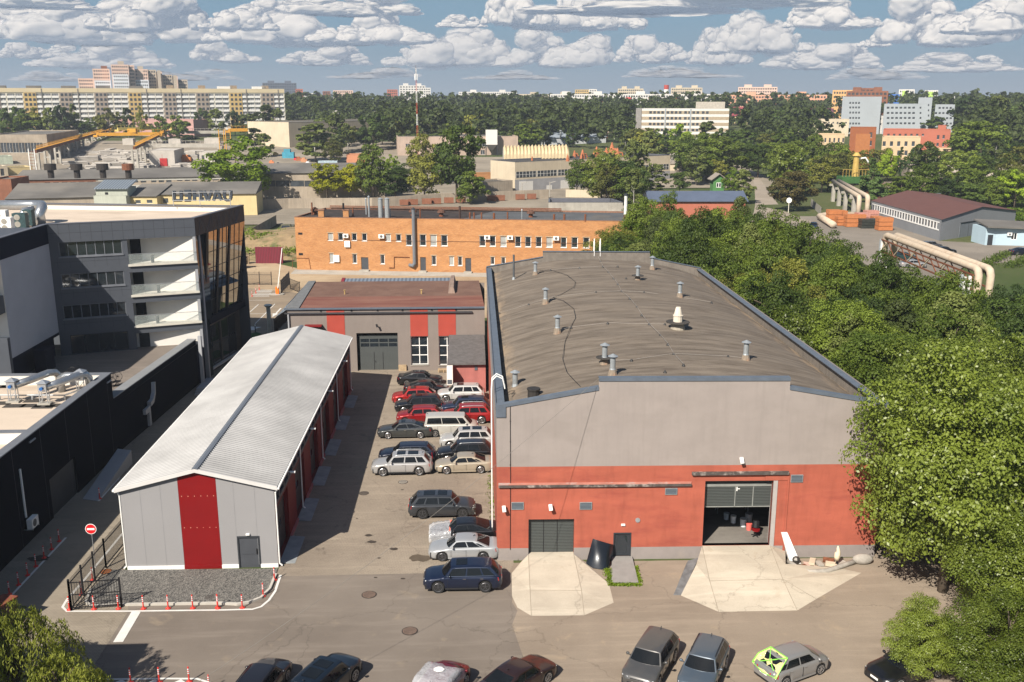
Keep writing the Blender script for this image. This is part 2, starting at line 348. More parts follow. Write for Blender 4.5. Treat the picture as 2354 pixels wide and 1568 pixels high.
def cloud_mesh(k,n):
 cr=np.random.default_rng(100+k);VV,FF=[],[];off=0;bumps=[(cr.uniform(-.7,.7),cr.uniform(.5,1.),cr.uniform(.18,.4))for _ in range(3)]
 for j in range(n):
  x=cr.uniform(-1,1);env=max(.22,(1-abs(x)**2.2)*.45+sum(b_*math.exp(-((x-a_)/c_)**2)for a_,b_,c_ in bumps)*.55);env=min(1,env)
  r_=(cr.uniform(.12,.22)if j%2 else cr.uniform(.26,.44))*(1.15-.6*abs(x));z=cr.uniform(.02,max(.05,env-r_))if j%3 else max(.05,env-r_*.9)
  q=mathutils.Quaternion((cr.normal(),cr.normal(),cr.normal(),cr.normal())).normalized().to_matrix();vv=LUMPS[j%7]@np.array(q).T*r_+np.array([x,cr.uniform(-.3,.3),z])
  low=vv[:,2]<.05;vv[low,2]=.05+(vv[low,2]-.05)*.42
  VV.append(vv);FF.append(IF+off);off+=len(vv)
 V_=np.concatenate(VV).astype(np.float32);F_=np.concatenate(FF);me=bpy.data.meshes.new('cloud');me.vertices.add(len(V_));me.vertices.foreach_set('co',V_.reshape(-1));me.loops.add(F_.size);me.loops.foreach_set('vertex_index',F_.reshape(-1))
 me.polygons.add(len(F_));me.polygons.foreach_set('loop_start',np.arange(0,F_.size,3,dtype=np.int32));me.polygons.foreach_set('loop_total',np.full(len(F_),3,dtype=np.int32));me.polygons.foreach_set('use_smooth',np.ones(len(F_),dtype=bool));me.update(calc_edges=True);me.materials.append(CLM[0]);return me
CMS=[cloud_mesh(k,48)for k in range(7)]
CL=[(240,96,195,92),(340,66,105,70),(60,132,45,24),(235,154,125,38),(550,66,70,44),(655,98,150,76),(860,96,115,62),(800,34,140,44),(520,140,64,36),(750,148,90,34),
(1060,62,50,22),(1040,150,130,60),(1190,56,72,74),(1335,62,112,76),(1290,150,110,54),(1560,26,300,52),(1495,140,74,46),(1650,144,64,62),(1745,118,95,74),(1905,62,84,52),(2010,106,28,24),(2180,98,128,90),
(2320,70,110,64),(1890,156,110,34),(2190,164,110,26),(70,18,110,26),(1560,178,110,18),(1180,182,90,14),(430,184,100,16),(860,180,90,16),(2010,182,90,16),(120,186,70,14)]
cr_=random.Random(9)
for i,(cx,by,rx,ry)in enumerate(CL):
 r_=ray(cx,by);el=r_[2]/math.hypot(r_[0],r_[1]);D_=min(42000,950/max(el,.012));hy=math.hypot(r_[0],r_[1]);k=D_/hy;ob=bpy.data.objects.new('cloud',CMS[i%7]);COL.objects.link(ob)
 ob.location=(r_[0]*k,r_[1]*k,H_CAM+r_[2]*k-ry*D_/FPX*.04);sx_=rx*D_/FPX*1.08;sz_=ry*D_/FPX*(1.22 if by<150 else 1.5);ob.scale=(sx_*(1 if cr_.random()<.5 else-1),max(sz_,sx_*.6),sz_)
 ob.rotation_euler=(0,0,-math.atan2(r_[0],r_[1]));ob['kind']='structure'
 ob.material_slots[0].link='OBJECT';ob.material_slots[0].material=CLM[0 if by<118 else(1 if by<168 else 2)]
 # ---------------------------------------------------------------- ground
ASPH=mat_asphalt('yard_asphalt',(.148,.125,.105),(.198,.170,.143),(.26,.21,.15))
ASPH2=mat_asphalt('old_dusty_asphalt',(.200,.162,.126),(.285,.236,.184),(.33,.26,.18))
PAVE=mat_asphalt('paving_blocks',(.245,.204,.162),(.335,.284,.222),(.05,.04,.035),.12,(.22,.11,.012))
PALEP=mat_asphalt('pale_paving',(.24,.205,.16),(.31,.27,.215),(.3,.26,.2),.1,(.22,.11,.01))
RAMPC=mat_asphalt('ramp_concrete',(.38,.335,.27),(.50,.45,.365),(.30,.24,.17),.2)
DARKASPH=mat_asphalt('car_park_asphalt',(.19,.15,.11),(.28,.225,.16),(.27,.21,.15),.07)
SAND=mat_asphalt('sandy_ground',(.30,.22,.14),(.42,.33,.22),(.2,.15,.1),.1)
m_,nt_,b_=newmat('far_ground');co_=coords(nt_)
c_=mixc(nt_,ramp(nt_,noise(nt_,co_,.012,8,.65),[(.42,0.),(.58,1.)]),(.035,.055,.018),(.12,.11,.06))
setb(nt_,b_,mixc(nt_,ramp(nt_,noise(nt_,co_,.9,4,.7),[(.3,0.),(.7,1.)]),c_,(.05,.08,.02)),.95,0,.1);FARG=m_
GRASSM=M('grass_ground',(.055,.085,.02),.95,.45,.5,grain=.5,dirt=(.16,.12,.07),dirtamt=.5)
mb=MB();N=60;ys=[-60,40,150,250]+list(range(300,960,30))+[1100,1500,2500,5000,9000];xs=[-9000,-4000,-1500,-900]+list(range(-600,601,40))+[900,1500,4000,9000]
mb.grid([[(x,y,terrain(x,y)-.004)for x in xs]for y in ys]);structure('ground',mb,FARG,smooth=True)
def sheet(name,pts,z,mat,kind='structure',label=None):
 b=MB();b.face([(p[0],p[1],z)for p in pts]);o=b.build(name,mat);o['kind']=kind;return o
sheet('yard',[(-60,20),(2.6,20),(2.6,58.0),(-12.9,58.0),(-22.8,58.0),(-31,58),(-31,20)],.004,ASPH)
ed=[g('J',205,1108),g('J',235,1030),g('J',205,985),g('J',203,820),(2.3,58.0)]
sheet('yard_dusty_part',[(3.4,20),(2.9,46)]+ed+[(2.6,59.2),(26.9,59.0),(26.8,75),(31,78),(45,62),(62,50),(62,20)],.012,ASPH2)
sheet('paved_lane',[(-12.9,58.0),(2.6,58.0),(2.2,107.5),(-22,107.5),(-22,100),(-12.9,100)],.006,PAVE)
sheet('driveway',[(-31.2,20),(-20.5,20),(-20.9,53.9),(-23.2,60),(-23.2,104),(-28,128),(-31.2,104)],.010,PALEP)
# car park beyond, strip before the brick building, lot of the grey hall far right
sheet('car_park',[(-30,100),(-22.5,100),(-22.5,107.5),(-21,134),(-21,168),(-40,170),(-34,120)],.016,DARKASPH)
sheet('sandy_strip',[(-52,166),(-21,150),(-14,134),(60,134),(60,166),(-31,176),(-52,200)],.020,SAND)
sheet('footway',[(-32,171),(2,166.5),(27,163),(27,167),(2,171),(-32,175.6)],.026,CONC)
sheet('side_yard',[g('g',120,170),g('g',600,240),g('g',1250,480),g('g',2300,540),g('g',2500,620),g('g',1500,700),g('g',1300,800),g('g',900,900),g('g',300,500),g('g',-100,420),g('g',-120,250)],.008,mat_asphalt('side_yard_asphalt',(.17,.15,.125),(.24,.21,.175),(.3,.25,.19),.05))
LR=[(940,1762,1782),(985,1785,1822),(1040,1815,1872),(1090,1826,1908),(1140,1832,1940),(1200,1836,1985),(1280,1838,2050),(1340,1828,2115),(1400,1805,2240),(1440,1790,2400)]
mb=MB();rows=[]
for vv,u0,u1 in LR:rows.append([(lambda p:(p[0],p[1],p[2]+(.35 if p[1]>290 else .03)))(GT(*v('C',u0+(u1-u0)*k/4,vv)))for k in range(5)])
mb.grid(rows);structure('lane',mb,mat_asphalt('lane_asphalt',(.24,.205,.165),(.32,.275,.225),(.3,.24,.17),.08))
sheet('lawn',[g('D',210,1290),g('D',330,1290),g('D',415,1365),g('D',270,1368)],.020,M('lawn',(.07,.15,.02),.95,.3,1.5,grain=.3))
sheet('verge',[g('C',1880,1040),g('C',1960,1110),g('C',2260,1330),g('C',2240,1360),g('C',2120,1355),g('C',1990,1200)],.018,GRASSM)
# embankment of grass and sand behind the brick building
mb=MB();random.seed(3)
for j in range(7):
 pass
rows=[]
for j,y in enumerate([186,192,197,201,205,216,226]):
 rows.append([(x,y+math.sin(x*.07)*2,[0.0,.4,1.6,2.6,2.8,2.4,-.01][j]*(1+.2*math.sin(x*.3))*(1 if-58<x<34 else 0)+.02)for x in range(-62,40,3)])
mb.grid(rows);structure('embankment',mb,M('embankment_earth',(.25,.18,.10),.95,.3,.4,dirt=(.05,.09,.02),dirtamt=.95),smooth=True)
# painted lines
LINE=M('road_paint',(.62,.61,.58),.7,.08,2,grain=.25)
def strip(pts,w,z=.022):
 b=MB();L=[];Rr=[]
 for i,p in enumerate(pts):
  p=Vector(p[:2]);a=Vector(pts[max(0,i-1)][:2]);c=Vector(pts[min(len(pts)-1,i+1)][:2]);d=(c-a).normalized();n=Vector((-d.y,d.x))*w/2
  L.append((*(p+n),z));Rr.append((*(p-n),z))
 b.grid([L,Rr]);return b
def line(name,pts,w,z=.022):return structure(name,strip(pts,w,z),LINE)
bed=[g('Q',740,650),g('Q',2350,630),g('U',0,0)]
cv=[v('Q',700,525),v('Q',655,600),v('Q',700,645),v('Q',1300,645),v('Q',2350,632),v('Q',2560,626),(580,1401),(600,1395),(618,1380),(632,1360),(645,1322)]
line('edge_line',[G(*p)for p in cv],.16)
line('edge_line',[G(*p)for p in[v('Q',700,525),v('Q',880,320),v('Q',1290,-180)]],.16)
line('edge_line',[G(*p)for p in[v('Q',120,480),v('O',690,1180)]],.16)
line('edge_line',[G(*p)for p in[v('O',1030,800),v('O',1250,548)]],.16)
line('stop_line',[G(*p)for p in[v('Q',1425,650),v('Q',1235,968)]],.55)
line('edge_line',[G(*p)for p in[v('Q',1100,1358),v('Q',1700,1350),v('Q',2060,1352),v('Q',2180,1390),v('Q',2220,1440)]],.15)
for u in(1240,1590,1860):line('hatch_line',[g('Q',u+60,1375),g('Q',u-160,1480)],.5)
for(a,b)in[((20,1022-0),(0,0))]:pass
for p in[((360,920),(190,1070)),((490,915),(335,1070)),((200,945),(110,1022)),((248,802),(190,850)),((540,950),(470,1015))]:line('bay_line',[g('F',*p[0]),g('F',*p[1])],.12,.03)
line('bay_line',[g('F',120,993),g('F',600,993)],.12,.031)
line('bay_line',[g('F',220,888),g('F',470,885)],.12,.031)
for k in range(5):line('crossing_stripe',[g('F',350-k*13,808+k*11.5),g('F',470-k*6,808+k*11.5)],.35,.03)
b=MB();b.face([(*g('F',*p),.032)for p in[(120,1108),(250,1110),(290,1093),(385,1097),(345,1108),(330,1122),(260,1122),(250,1113),(120,1112)]]);structure('painted_arrow',b,LINE)
b=MB();b.face([(*g('F',*p),.032)for p in[(470,1018),(472,990),(492,990),(532,948),(540,952),(505,990),(512,995)]]);structure('painted_arrow',b,LINE)
# gravel bed with a concrete kerb
GRAV=M('dark_gravel',(.10,.098,.092),.95,.25,1,grain=.0)
m_,nt_,b_=newmat('gravel');vo=nn(nt_,'ShaderNodeTexVoronoi');vo.inputs['Scale'].default_value=11;nt_.links.new(coords(nt_),vo.inputs['Vector'])
setb(nt_,b_,mixc(nt_,vo.outputs['Color'],(.035,.035,.035),(.22,.21,.19)),.9,0,.3);bump(nt_,b_,vo.outputs['Distance'],1.,.05);GRAV=m_
kp=[g('Q',830,600),v('Q',0,0)]
KB=[G(*p)for p in[v('Q',950,420),v('Q',900,560),v('Q',960,600),v('Q',1300,583),v('Q',2300,568),(545,1391),(575,1386),(600,1376),(620,1356),(634,1322)]]
sheet('gravel_bed',KB+[(-12.95,59.0),(-22.7,59.2),g('Q',1180,215)],.05,GRAV)
b2=strip(KB,.16,.14);b3=strip(KB,.16,.0);n_=len(b2.v);b2.v+=b3.v;m_k=len(KB);b2.f+=[(i,i+1,n_+i+1,n_+i)for i in range(m_k-1)]+[(m_k+i,m_k+i+1,n_+m_k+i+1,n_+m_k+i)for i in range(m_k-1)];b2.m=[0]*len(b2.f)
structure('kerb',b2,M('kerb_concrete',(.42,.40,.36),.9,.1,2,grain=.1))
sheet('gravel_bed',[(-23.0,59.6),(-22.75,59.6),(-22.75,75),(-23.0,75)],.04,GRAV)
# ---------------------------------------------------------------- long metal hangar with grey and red cladding
def metal_ribs(name,axis,period,c1,c2,rough=.35,metal=.5,bm=.5,dist=.03,extra=.12):
 m,nt,b=newmat(name);co=coords(nt);s=nn(nt,'ShaderNodeSeparateXYZ');nt.links.new(co,s.inputs[0])
 w=mth(nt,'PINGPONG',mth(nt,'DIVIDE',s.outputs[axis],period),.5)
 f=ramp(nt,mth(nt,'MULTIPLY',w,2.0),[(.35,0.),(.6,1.)])
 st=ramp(nt,noise(nt,co,.25,5,.6),[(.4,0.),(.65,1.)])
 c=mixc(nt,f,c2,c1);c=mixc(nt,mth(nt,'MULTIPLY',st,extra),c,sc(c1,.6))
 setb(nt,b,c,rough,metal,.5);bump(nt,b,f,bm,dist);return m
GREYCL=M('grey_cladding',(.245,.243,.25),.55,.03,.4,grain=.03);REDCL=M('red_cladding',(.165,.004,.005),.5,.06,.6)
hg=thing('metal_hangar','long metal hangar with corrugated white gable roof, grey front and red central stripe','hangar',(-17.8,79.5,0))
HL,HR,HF,HB,HE,HRZ=-22.75,-12.95,59.3,99.6,5.75,6.95
XM=-17.85
fw=W((HL,HF),(HR,HF));SR=(3.45,5.9)
dr=fw.rect('O',0,0,1,1)
sd=(fw.px(545,1240)[0],fw.px(596,1240)[0])
def gz(s):x=HL+s;return HE+(HRZ-HE)*(1-abs(x-XM)/(XM-HL))-.12
def gablepiece(mbx,s0,s1,z0=0.0):
 a=[fw.pt(s0,z0),fw.pt(s1,z0),fw.pt(s1,gz(s1))]
 if s0<XM-HL<s1:a.append(fw.pt(XM-HL,gz(XM-HL)))
 a.append(fw.pt(s0,gz(s0)));mbx.face(a)
SR=(fw.px(411,1150)[0],fw.px(499,1150)[0])
mb=MB();gablepiece(mb,0,SR[0]);gablepiece(mb,SR[1],sd[0]);gablepiece(mb,sd[1],HR-HL)
mb.face([fw.pt(sd[0],2.25),fw.pt(sd[1],2.25),fw.pt(sd[1],gz(sd[1])),fw.pt(sd[0],gz(sd[0]))])
mb.face([(HL,HB,0),(HL,HF,0),(HL,HF,HE-.1),(HL,HB,HE-.1)]);mb.face([(HR,HB,0),(HL,HB,0),(HL,HB,HE),(XM,HB,HRZ-.1),(HR,HB,HE)])
mb.build('wall',GREYCL,hg)
mb=MB();gablepiece(mb,SR[0]+.01,SR[1]-.01)
mb.build('red_panel',REDCL,hg)
for s in(1.25,2.55,7.2,8.55):
 mb=MB();mb.face([fw.pt(s-.012,0.2,.006),fw.pt(s+.012,.2,.006),fw.pt(s+.012,gz(s),.006),fw.pt(s-.012,gz(s),.006)]);mb.build('panel_seam',M('seam_grey',(.2,.2,.21),.6),hg)
for zz in(2.9,5.1):
 for k in range(6):mb=MB();s=SR[0]+.2+k*(SR[1]-SR[0]-.4)/5;fw.box(mb,s-.02,s+.02,zz,zz+.03,0,.02);mb.build('rivet',M('rivet',(.8,.5,.35),.4),hg)
for q_ in((0,SR[0]),(SR[1],sd[0]),(sd[1],HR-HL)):b=MB();fw.box(b,q_[0],q_[1],0,.25,0,.07);b.build('base_flashing',WHITE,hg)
b=MB();fw.box(b,SR[0],SR[1],0,.25,0,.07);b.build('base_flashing',REDCL,hg)
# front door
DOORM=M('anthracite_door',(.055,.06,.07),.5,.1);h=(sd[0],sd[1],0.12,2.25)
d=MB();fw.box(d,sd[0],sd[0]+.09,0,2.25,-.08,.05);fw.box(d,sd[1]-.09,sd[1],0,2.25,-.08,.05);fw.box(d,sd[0]+.09,sd[1]-.09,2.13,2.25,-.08,.05);fo=d.build('door',DARKMET,hg)
d=MB();fw.box(d,sd[0]+.09,sd[1]-.09,0.0,2.13,-.06,-.01);fw.box(d,sd[0]+.2,sd[1]-.2,.95,1.0,-.01,.01);d.build('leaf',DOORM,fo)
d=MB();fw.box(d,sd[1]-.24,sd[1]-.18,.98,1.35,-.01,.06);d.build('handle',BLACK,fo)
d=MB();fw.box(d,(sd[0]+sd[1])/2-.12,(sd[0]+sd[1])/2+.12,2.34,2.44,0,.12);d.build('wall_lamp',WHITE,hg)
# corrugated roof: real ribs across the slope
ov=.28
def corr(name,xe,ze,mat):
 rows=[];n=int((HB-HF+.5)/.0825)
 for i in range(n+1):
  y=HF-.25+i*.0825;q=(0,0,1,1)[i%4]*.085
  rows.append([(xe,y,ze+q),(XM,y,HRZ+.02+q)])
 b=MB();b.grid(rows if xe>XM else[r[::-1]for r in rows]);return b.build(name,mat,hg)
ROOFM=M('galvanised_roof_sheet',(.275,.275,.275),.5,.22,.22,metal=.1,streak=.0,spec=.5)
slope=(HRZ-HE)/(XM-HL)
corr('roof',HR+ov,HE-slope*ov+.02,ROOFM);corr('roof',HL-ov,HE-slope*ov+.02,ROOFM)
b=MB();zr_=HRZ+.12
for sgn in(-1,1):b.face([(XM,HF-.27,zr_+.03),(XM,HB+.27,zr_+.03),(XM+sgn*.19,HB+.27,zr_-.02),(XM+sgn*.19,HF-.27,zr_-.02)])
b.build('ridge_cap',M('ridge_cap',(.12,.135,.16),.45,.05),hg)
b=MB()
for xe in(HL-ov,HR+ov):b.hexa([(xe,HF-.28,HE-slope*ov-.16),(XM,HF-.28,HRZ-.12),(XM,HF-.2,HRZ-.12),(xe,HF-.2,HE-slope*ov-.16),(xe,HF-.28,HE-slope*ov+.1),(XM,HF-.28,HRZ+.12),(XM,HF-.2,HRZ+.12),(xe,HF-.2,HE-slope*ov+.1)])
b.build('gable_trim',M('trim_white',(.52,.51,.50),.5,.05),hg)
b=MB();b.bar((HL-ov-.06,HF-.26,HE-.1),(HL-ov-.06,HB+.1,HE-.1),.13,.12);b.bar((HR+ov+.06,HF-.26,HE-.1),(HR+ov+.06,HB+.1,HE-.1),.13,.12);b.build('gutter',WHITE,hg)
def downpipe(x,y,s,root):
 b=MB();b.tube([(x+s*.28,y,HE-.15),(x+s*.08,y,HE-.5),(x+s*.08,y,.25),(x+s*.25,y,.08)],.055,8);b.build('downpipe',WHITE,root)
downpipe(HL,HF+.05,-1,hg)
for y in(HF+.05,68.6,78.9,89,99.2):downpipe(HR,y,1,hg)
# shaded side with red piers, dark recessed bays, gates and clerestory windows
sw=W((HR,HF),(HR,HB));nb=6;bw=sw.L/nb;gates=[]
for i in range(nb):gates.append((i*bw+.55,i*bw+4.4,.05,3.95))
cl=[(i*1.68+.15,i*1.68+1.53,4.35,5.25)for i in range(24)]
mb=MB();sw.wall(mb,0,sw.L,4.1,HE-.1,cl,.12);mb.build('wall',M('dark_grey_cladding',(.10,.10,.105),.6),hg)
mb=MB();sw.wall(mb,0,sw.L,0,4.1,gates,.35);mb.build('wall',M('red_side_cladding',(.15,.006,.006),.55,.1),hg)
SHUT=metal_ribs('ribbed_gate',2,.14,(.045,.05,.055),(.02,.022,.025),.5,0,.6,.02)
for i,h in enumerate(gates):
 b=MB();sw.box(b,h[0],h[1],h[2],h[3],-.38,-.32);gt=b.build('gate',SHUT,hg)
 b=MB();sw.box(b,h[0]+1.2,h[1]-1.2,1.7,2.2,-.32,-.31);b.build('gate_window',GLASS,gt)
for h in cl:
 b=MB();sw.box(b,h[0],h[1],h[2],h[3],-.13,-.1);b.build('window',GLASS,hg)
for h in gates:b=MB();sw.box(b,h[1]+.0,h[1]+bw-3.85,0,.22,0,.12);b.build('pier_base',M('pink_base',(.35,.12,.12),.7,.2),hg)
for i,h in enumerate(gates):b=MB();b.hexa([(HR,HF+h[0]-.1,0),(HR+1.0,HF+h[0]-.1,0),(HR+1.0,HF+h[1]+.1,0),(HR,HF+h[1]+.1,0),(HR,HF+h[0]-.1,.14),(HR+1.0,HF+h[0]-.1,.02),(HR+1.0,HF+h[1]+.1,.02),(HR,HF+h[1]+.1,.14)]);b.build('ramp',M('pale_ramp',(.25,.27,.28),.9),hg)
for y in(63,72,82,92):b=MB();b.bar((HR,y,5.3),(HR+.5,y-.1,5.25),.06);b.box(HR+.4,HR+.75,y-.18,y+.02,5.2,5.28);b.build('floodlight',WHITE,hg)
# ---------------------------------------------------------------- big grey and red workshop
bg=thing('workshop_building','large workshop with arched felt roof, grey upper front over brick red band','workshop',(14,85,0))
B0,B1,B2,B3=(1.5,59.6),(26.95,59.1),(26.75,111.3),(1.75,113.2)
bw_=W(B0,B1);BL_=bw_.L
def zroof(x,y=60):t=min(1,max(0,(x-1.6)/25.1));return 9.75+2.25*max(0,1-(2*t-1)**2)**.8
steps=[(0,10.85),(bw_.px(1376,888)[0],12.05),(bw_.px(1376,888)[0],12.65),(bw_.px(1817,866)[0],12.6),(bw_.px(1817,866)[0],12.0),(BL_,10.85)]
gate1=bw_.rect('J',296,523,548,716);pdoor=bw_.rect('J',765,597,863,757);gate2=bw_.rect('J',1266,310,1640,714)
bandz=bw_.px(1560,1070)[1];plz=bw_.px(1600,1256)[1]
gate1=(gate1[0],gate1[1],.42,gate1[3]);pdoor=(pdoor[0],pdoor[1],.25,pdoor[3]);gate2=(gate2[0],gate2[1],.95,gate2[3])
PLG=M('grey_render',(.270,.238,.222),.9,.06,.5,grain=.08,streak=.13,dirt=(.225,.198,.182),dirtamt=.55,stretch=(1,1,1.6))
PLR=M('red_render',(.345,.092,.058),.88,.12,.6,grain=.14,streak=.30,dirt=(.24,.055,.04),dirtamt=.7,stretch=(.6,1,2.2))
PLB=M('grey_plinth',(.235,.21,.20),.9,.10,.8,grain=.08,dirt=(.33,.28,.22),dirtamt=.3)
mb=MB();mb.face([bw_.pt(0,bandz)]+[bw_.pt(BL_,bandz)]+[bw_.pt(s,z)for s,z in steps[::-1]]);mb.build('upper_wall',PLG,bg)
mb=MB();bw_.wall(mb,0,BL_,plz,bandz,[gate1,pdoor,gate2],.35,.0);mb.build('red_band',PLR,bg)
mb=MB();bw_.wall(mb,0,BL_,0,plz,[gate1,pdoor,gate2],.35,.0);mb.build('plinth',PLB,bg)
mb=MB()
lw=W(B3,B0);rw=W(B1,B2);kw=W(B2,B3)
lw.wall(mb,0,lw.L,0,bandz,(),0);rw.wall(mb,0,rw.L,0,bandz,(),0)
mb.face([kw.pt(0,0),kw.pt(kw.L,0),kw.pt(kw.L,10.85),kw.pt(kw.L-6.6,12),kw.pt(kw.L-6.6,12.65),kw.pt(6,12.65),kw.pt(6,12),kw.pt(0,10.85)])
mb.build('side_wall',PLR,bg)
mb=MB();lw.wall(mb,0,lw.L,bandz,10.85,(),0);rw.wall(mb,0,rw.L,bandz,10.85,(),0);mb.build('side_wall',PLG,bg)
# inner faces of the gable parapets
mb=MB()
ins=.3
mb.face([bw_.pt(s,z,-ins)for s,z in steps[::-1]][::-1]+[bw_.pt(BL_,9,-ins),bw_.pt(0,9,-ins)])
st2=[(0,10.85),(6,12.05),(6,12.7),(kw.L-6.6,12.7),(kw.L-6.6,12.05),(kw.L,10.85)]
mb.face([kw.pt(s,z,-ins)for s,z in st2]+[kw.pt(kw.L,9,-ins),kw.pt(0,9,-ins)])
FELTP=M('parapet_felt',(.17,.15,.13),.9,.2,1.5,grain=.2,streak=.3)
lw.box(mb,.1,lw.L-.1,9.3,10.72,-ins-.02,-ins);rw.box(mb,.1,rw.L-.1,9.3,10.72,-ins-.02,-ins)
mb.build('parapet_inner_face',FELTP,bg)
CAPM=M('parapet_cap_blue_grey',(.095,.115,.145),.5,.12,1.5,grain=.1)
def cap(wl,pts,name='parapet_cap',wdt=.38):
 b=MB()
 for(s0,z0),(s1,z1)in zip(pts,pts[1:]):
  if abs(s0-s1)<.01:continue
  b.hexa([wl.pt(s0,z0-.17,.06),wl.pt(s1,z1-.17,.06),wl.pt(s1,z1-.0,-wdt),wl.pt(s0,z0-.0,-wdt),wl.pt(s0,z0+.05,.06),wl.pt(s1,z1+.05,.06),wl.pt(s1,z1+.06,-wdt),wl.pt(s0,z0+.06,-wdt)])
 b.build(name,CAPM,bg)
cap(bw_,steps);cap(kw,st2);cap(rw,[(0,10.72),(rw.L,10.72)],wdt=.55);cap(lw,[(0,10.72),(lw.L,10.72)],wdt=.55)
b=MB();bw_.box(b,-.05,.6,10.1,10.83,0.0,.08);b.build('corner_flashing',CAPM,bg)
# felt roof
m_,nt_,b_=newmat('roof_felt');co_=coords(nt_)
f_=ramp(nt_,noise(nt_,vmt(nt_,'MULTIPLY',co_,(.3,1.4,.3)),.9,7,.68),[(.36,0.),(.64,1.)]);c_=mixc(nt_,f_,(.092,.074,.058),(.180,.150,.120))
f_=ramp(nt_,noise(nt_,vmt(nt_,'MULTIPLY',co_,(.12,4.5,.3)),1.1,5,.7),[(.45,0.),(.7,1.)]);c_=mixc(nt_,mth(nt_,'MULTIPLY',f_,.35),c_,(.22,.19,.155))
f_=ramp(nt_,noise(nt_,vmt(nt_,'MULTIPLY',co_,(.2,3.3,.3)),1.9,5,.7),[(.56,0.),(.72,1.)]);c_=mixc(nt_,mth(nt_,'MULTIPLY',f_,.45),c_,(.06,.05,.042))
s_=nn(nt_,'ShaderNodeSeparateXYZ');nt_.links.new(co_,s_.inputs[0])
jy=mth(nt_,'PINGPONG',mth(nt_,'ADD',s_.outputs[1],mth(nt_,'MULTIPLY',noise(nt_,co_,.3,3),.5)),.5);c_=mixc(nt_,mth(nt_,'MULTIPLY',ramp(nt_,jy,[(.0,1.),(.03,0.)]),.35),c_,(.05,.043,.036))
gt_=ramp(nt_,mth(nt_,'ABSOLUTE',s_.outputs[0]),[(.0,0.),(1.,1.)]);
sd_=nn(nt_,'ShaderNodeMapRange');sd_.inputs[1].default_value=10.6;sd_.inputs[2].default_value=12.2;nt_.links.new(mth(nt_,'ABSOLUTE',mth(nt_,'ADD',s_.outputs[0],-.15)),sd_.inputs[0])
f_=ramp(nt_,noise(nt_,vmt(nt_,'MULTIPLY',co_,(1.6,.5,1)),.8,5,.6),[(.46,0.),(.62,1.)]);c_=mixc(nt_,mth(nt_,'MULTIPLY',mth(nt_,'MULTIPLY',f_,sd_.outputs[0]),.8),c_,(.36,.27,.18))
setb(nt_,b_,c_,.9,0,.25);bump(nt_,b_,noise(nt_,vmt(nt_,'MULTIPLY',co_,(.3,2.5,.3)),1.5,5,.7),.5,.12);FELT=m_
rows=[]
for i in range(53):
 t=i/52;y0=59.5+(111.0-59.5)*t;rows.append([])
 for k in range(33):
  x=1.85+(24.85)*k/32;y=y0+(x-14)*(-.02+t*-.055)+.1;rows[-1].append((x,y,zroof(x)+.055*math.sin(y*1.05+math.sin(x*.5))*min(1,k/6,(32-k)/6)))
b=MB();b.grid(rows);b.build('roof',FELT,bg,smooth=True)
def onroof(w,u,vv):
 z=11.5
 for _ in range(8):x,y=g(w,u,vv,z);z=zroof(x)
 return x,y,z
GALV2=M('zinc_pipe',(.36,.39,.41),.4,.15,3,metal=.5)
for(u,w_,kind,lab)in[(355,222,0,'galvanised roof vent nearest the back left corner of the felt roof'),(415,388,0,'second galvanised roof vent along the left slope of the felt roof'),(485,562,0,'galvanised vent on rusty concrete kerb, middle of the left roof slope'),
(762,742,1,'tall galvanised vent with dark round collar near the front parapet'),(809,812,0,'galvanised vent on orange rusted kerb just behind the front parapet'),(236,874,2,'plain zinc pipe vent beside the left roof ladder'),
(957,250,1,'galvanised vent with dark collar right of the ridge, far end of roof'),(1043,188,0,'small galvanised vent closest to the back parapet on the right'),(1205,352,0,'galvanised vent on the right roof slope below the collared vent'),(1592,724,0,'galvanised vent on the right roof slope near the front')]:
 x,y,z=onroof('R',u,w_);t=thing('roof_vent',lab,'roof vent',(x,y,z),group='vents on the workshop roof')
 if kind!=2:
  b=MB();b.cyl((x,y,z-.1),(x,y,z+.42),.36,.24,10);b.build('kerb',M('vent_kerb',(.22,.18,.14),.9,.3,3,dirt=(.3,.12,.05)),t)
 if kind==1:b=MB();b.cyl((x,y,z+.42),(x,y,z+.47),.62,.62,16);b.build('collar',M('collar_metal',(.05,.045,.04),.7,.3),t)
 z2=z+(.3 if kind!=2 else-.05)
 b=MB();b.cyl((x,y,z2),(x,y,z2+.95),.19,.19,12);b.cyl((x,y,z2),(x,y,z2+.22),.26,.19,12);b.build('pipe',GALV2,t,smooth=False)
 b=MB();b.cyl((x,y,z2+1.05),(x,y,z2+1.22),.36,.03,12)
 for k in range(3):a=k*2.1;b.bar((x+.17*math.cos(a),y+.17*math.sin(a),z2+.93),(x+.17*math.cos(a),y+.17*math.sin(a),z2+1.07),.03)
 b.build('cap',GALV2,t)
x,y,z=onroof('R',1192,535);t=thing('roof_vent','white concrete roof vent with wide dark collar in the middle of the roof','roof vent',(x,y,z),group='vents on the workshop roof')
b=MB();b.cyl((x,y,z-.1),(x,y,z+.5),.62,.5,14);b.build('kerb',M('vent_kerb_pale',(.3,.27,.22),.9,.2),t)
b=MB();b.cyl((x,y,z+.5),(x,y,z+.56),.95,.95,18);b.build('collar',MATS['collar_metal'],t)
b=MB();b.cyl((x,y,z+.56),(x,y,z+1.05),.38,.38,12);b.cyl((x,y,z+1.05),(x,y,z+1.75),.36,.2,12);b.cyl((x,y,z+1.05),(x,y,z+1.1),.42,.42,12);b.build('cowl',M('cowl_cream',(.6,.54,.45),.7,.15),t)
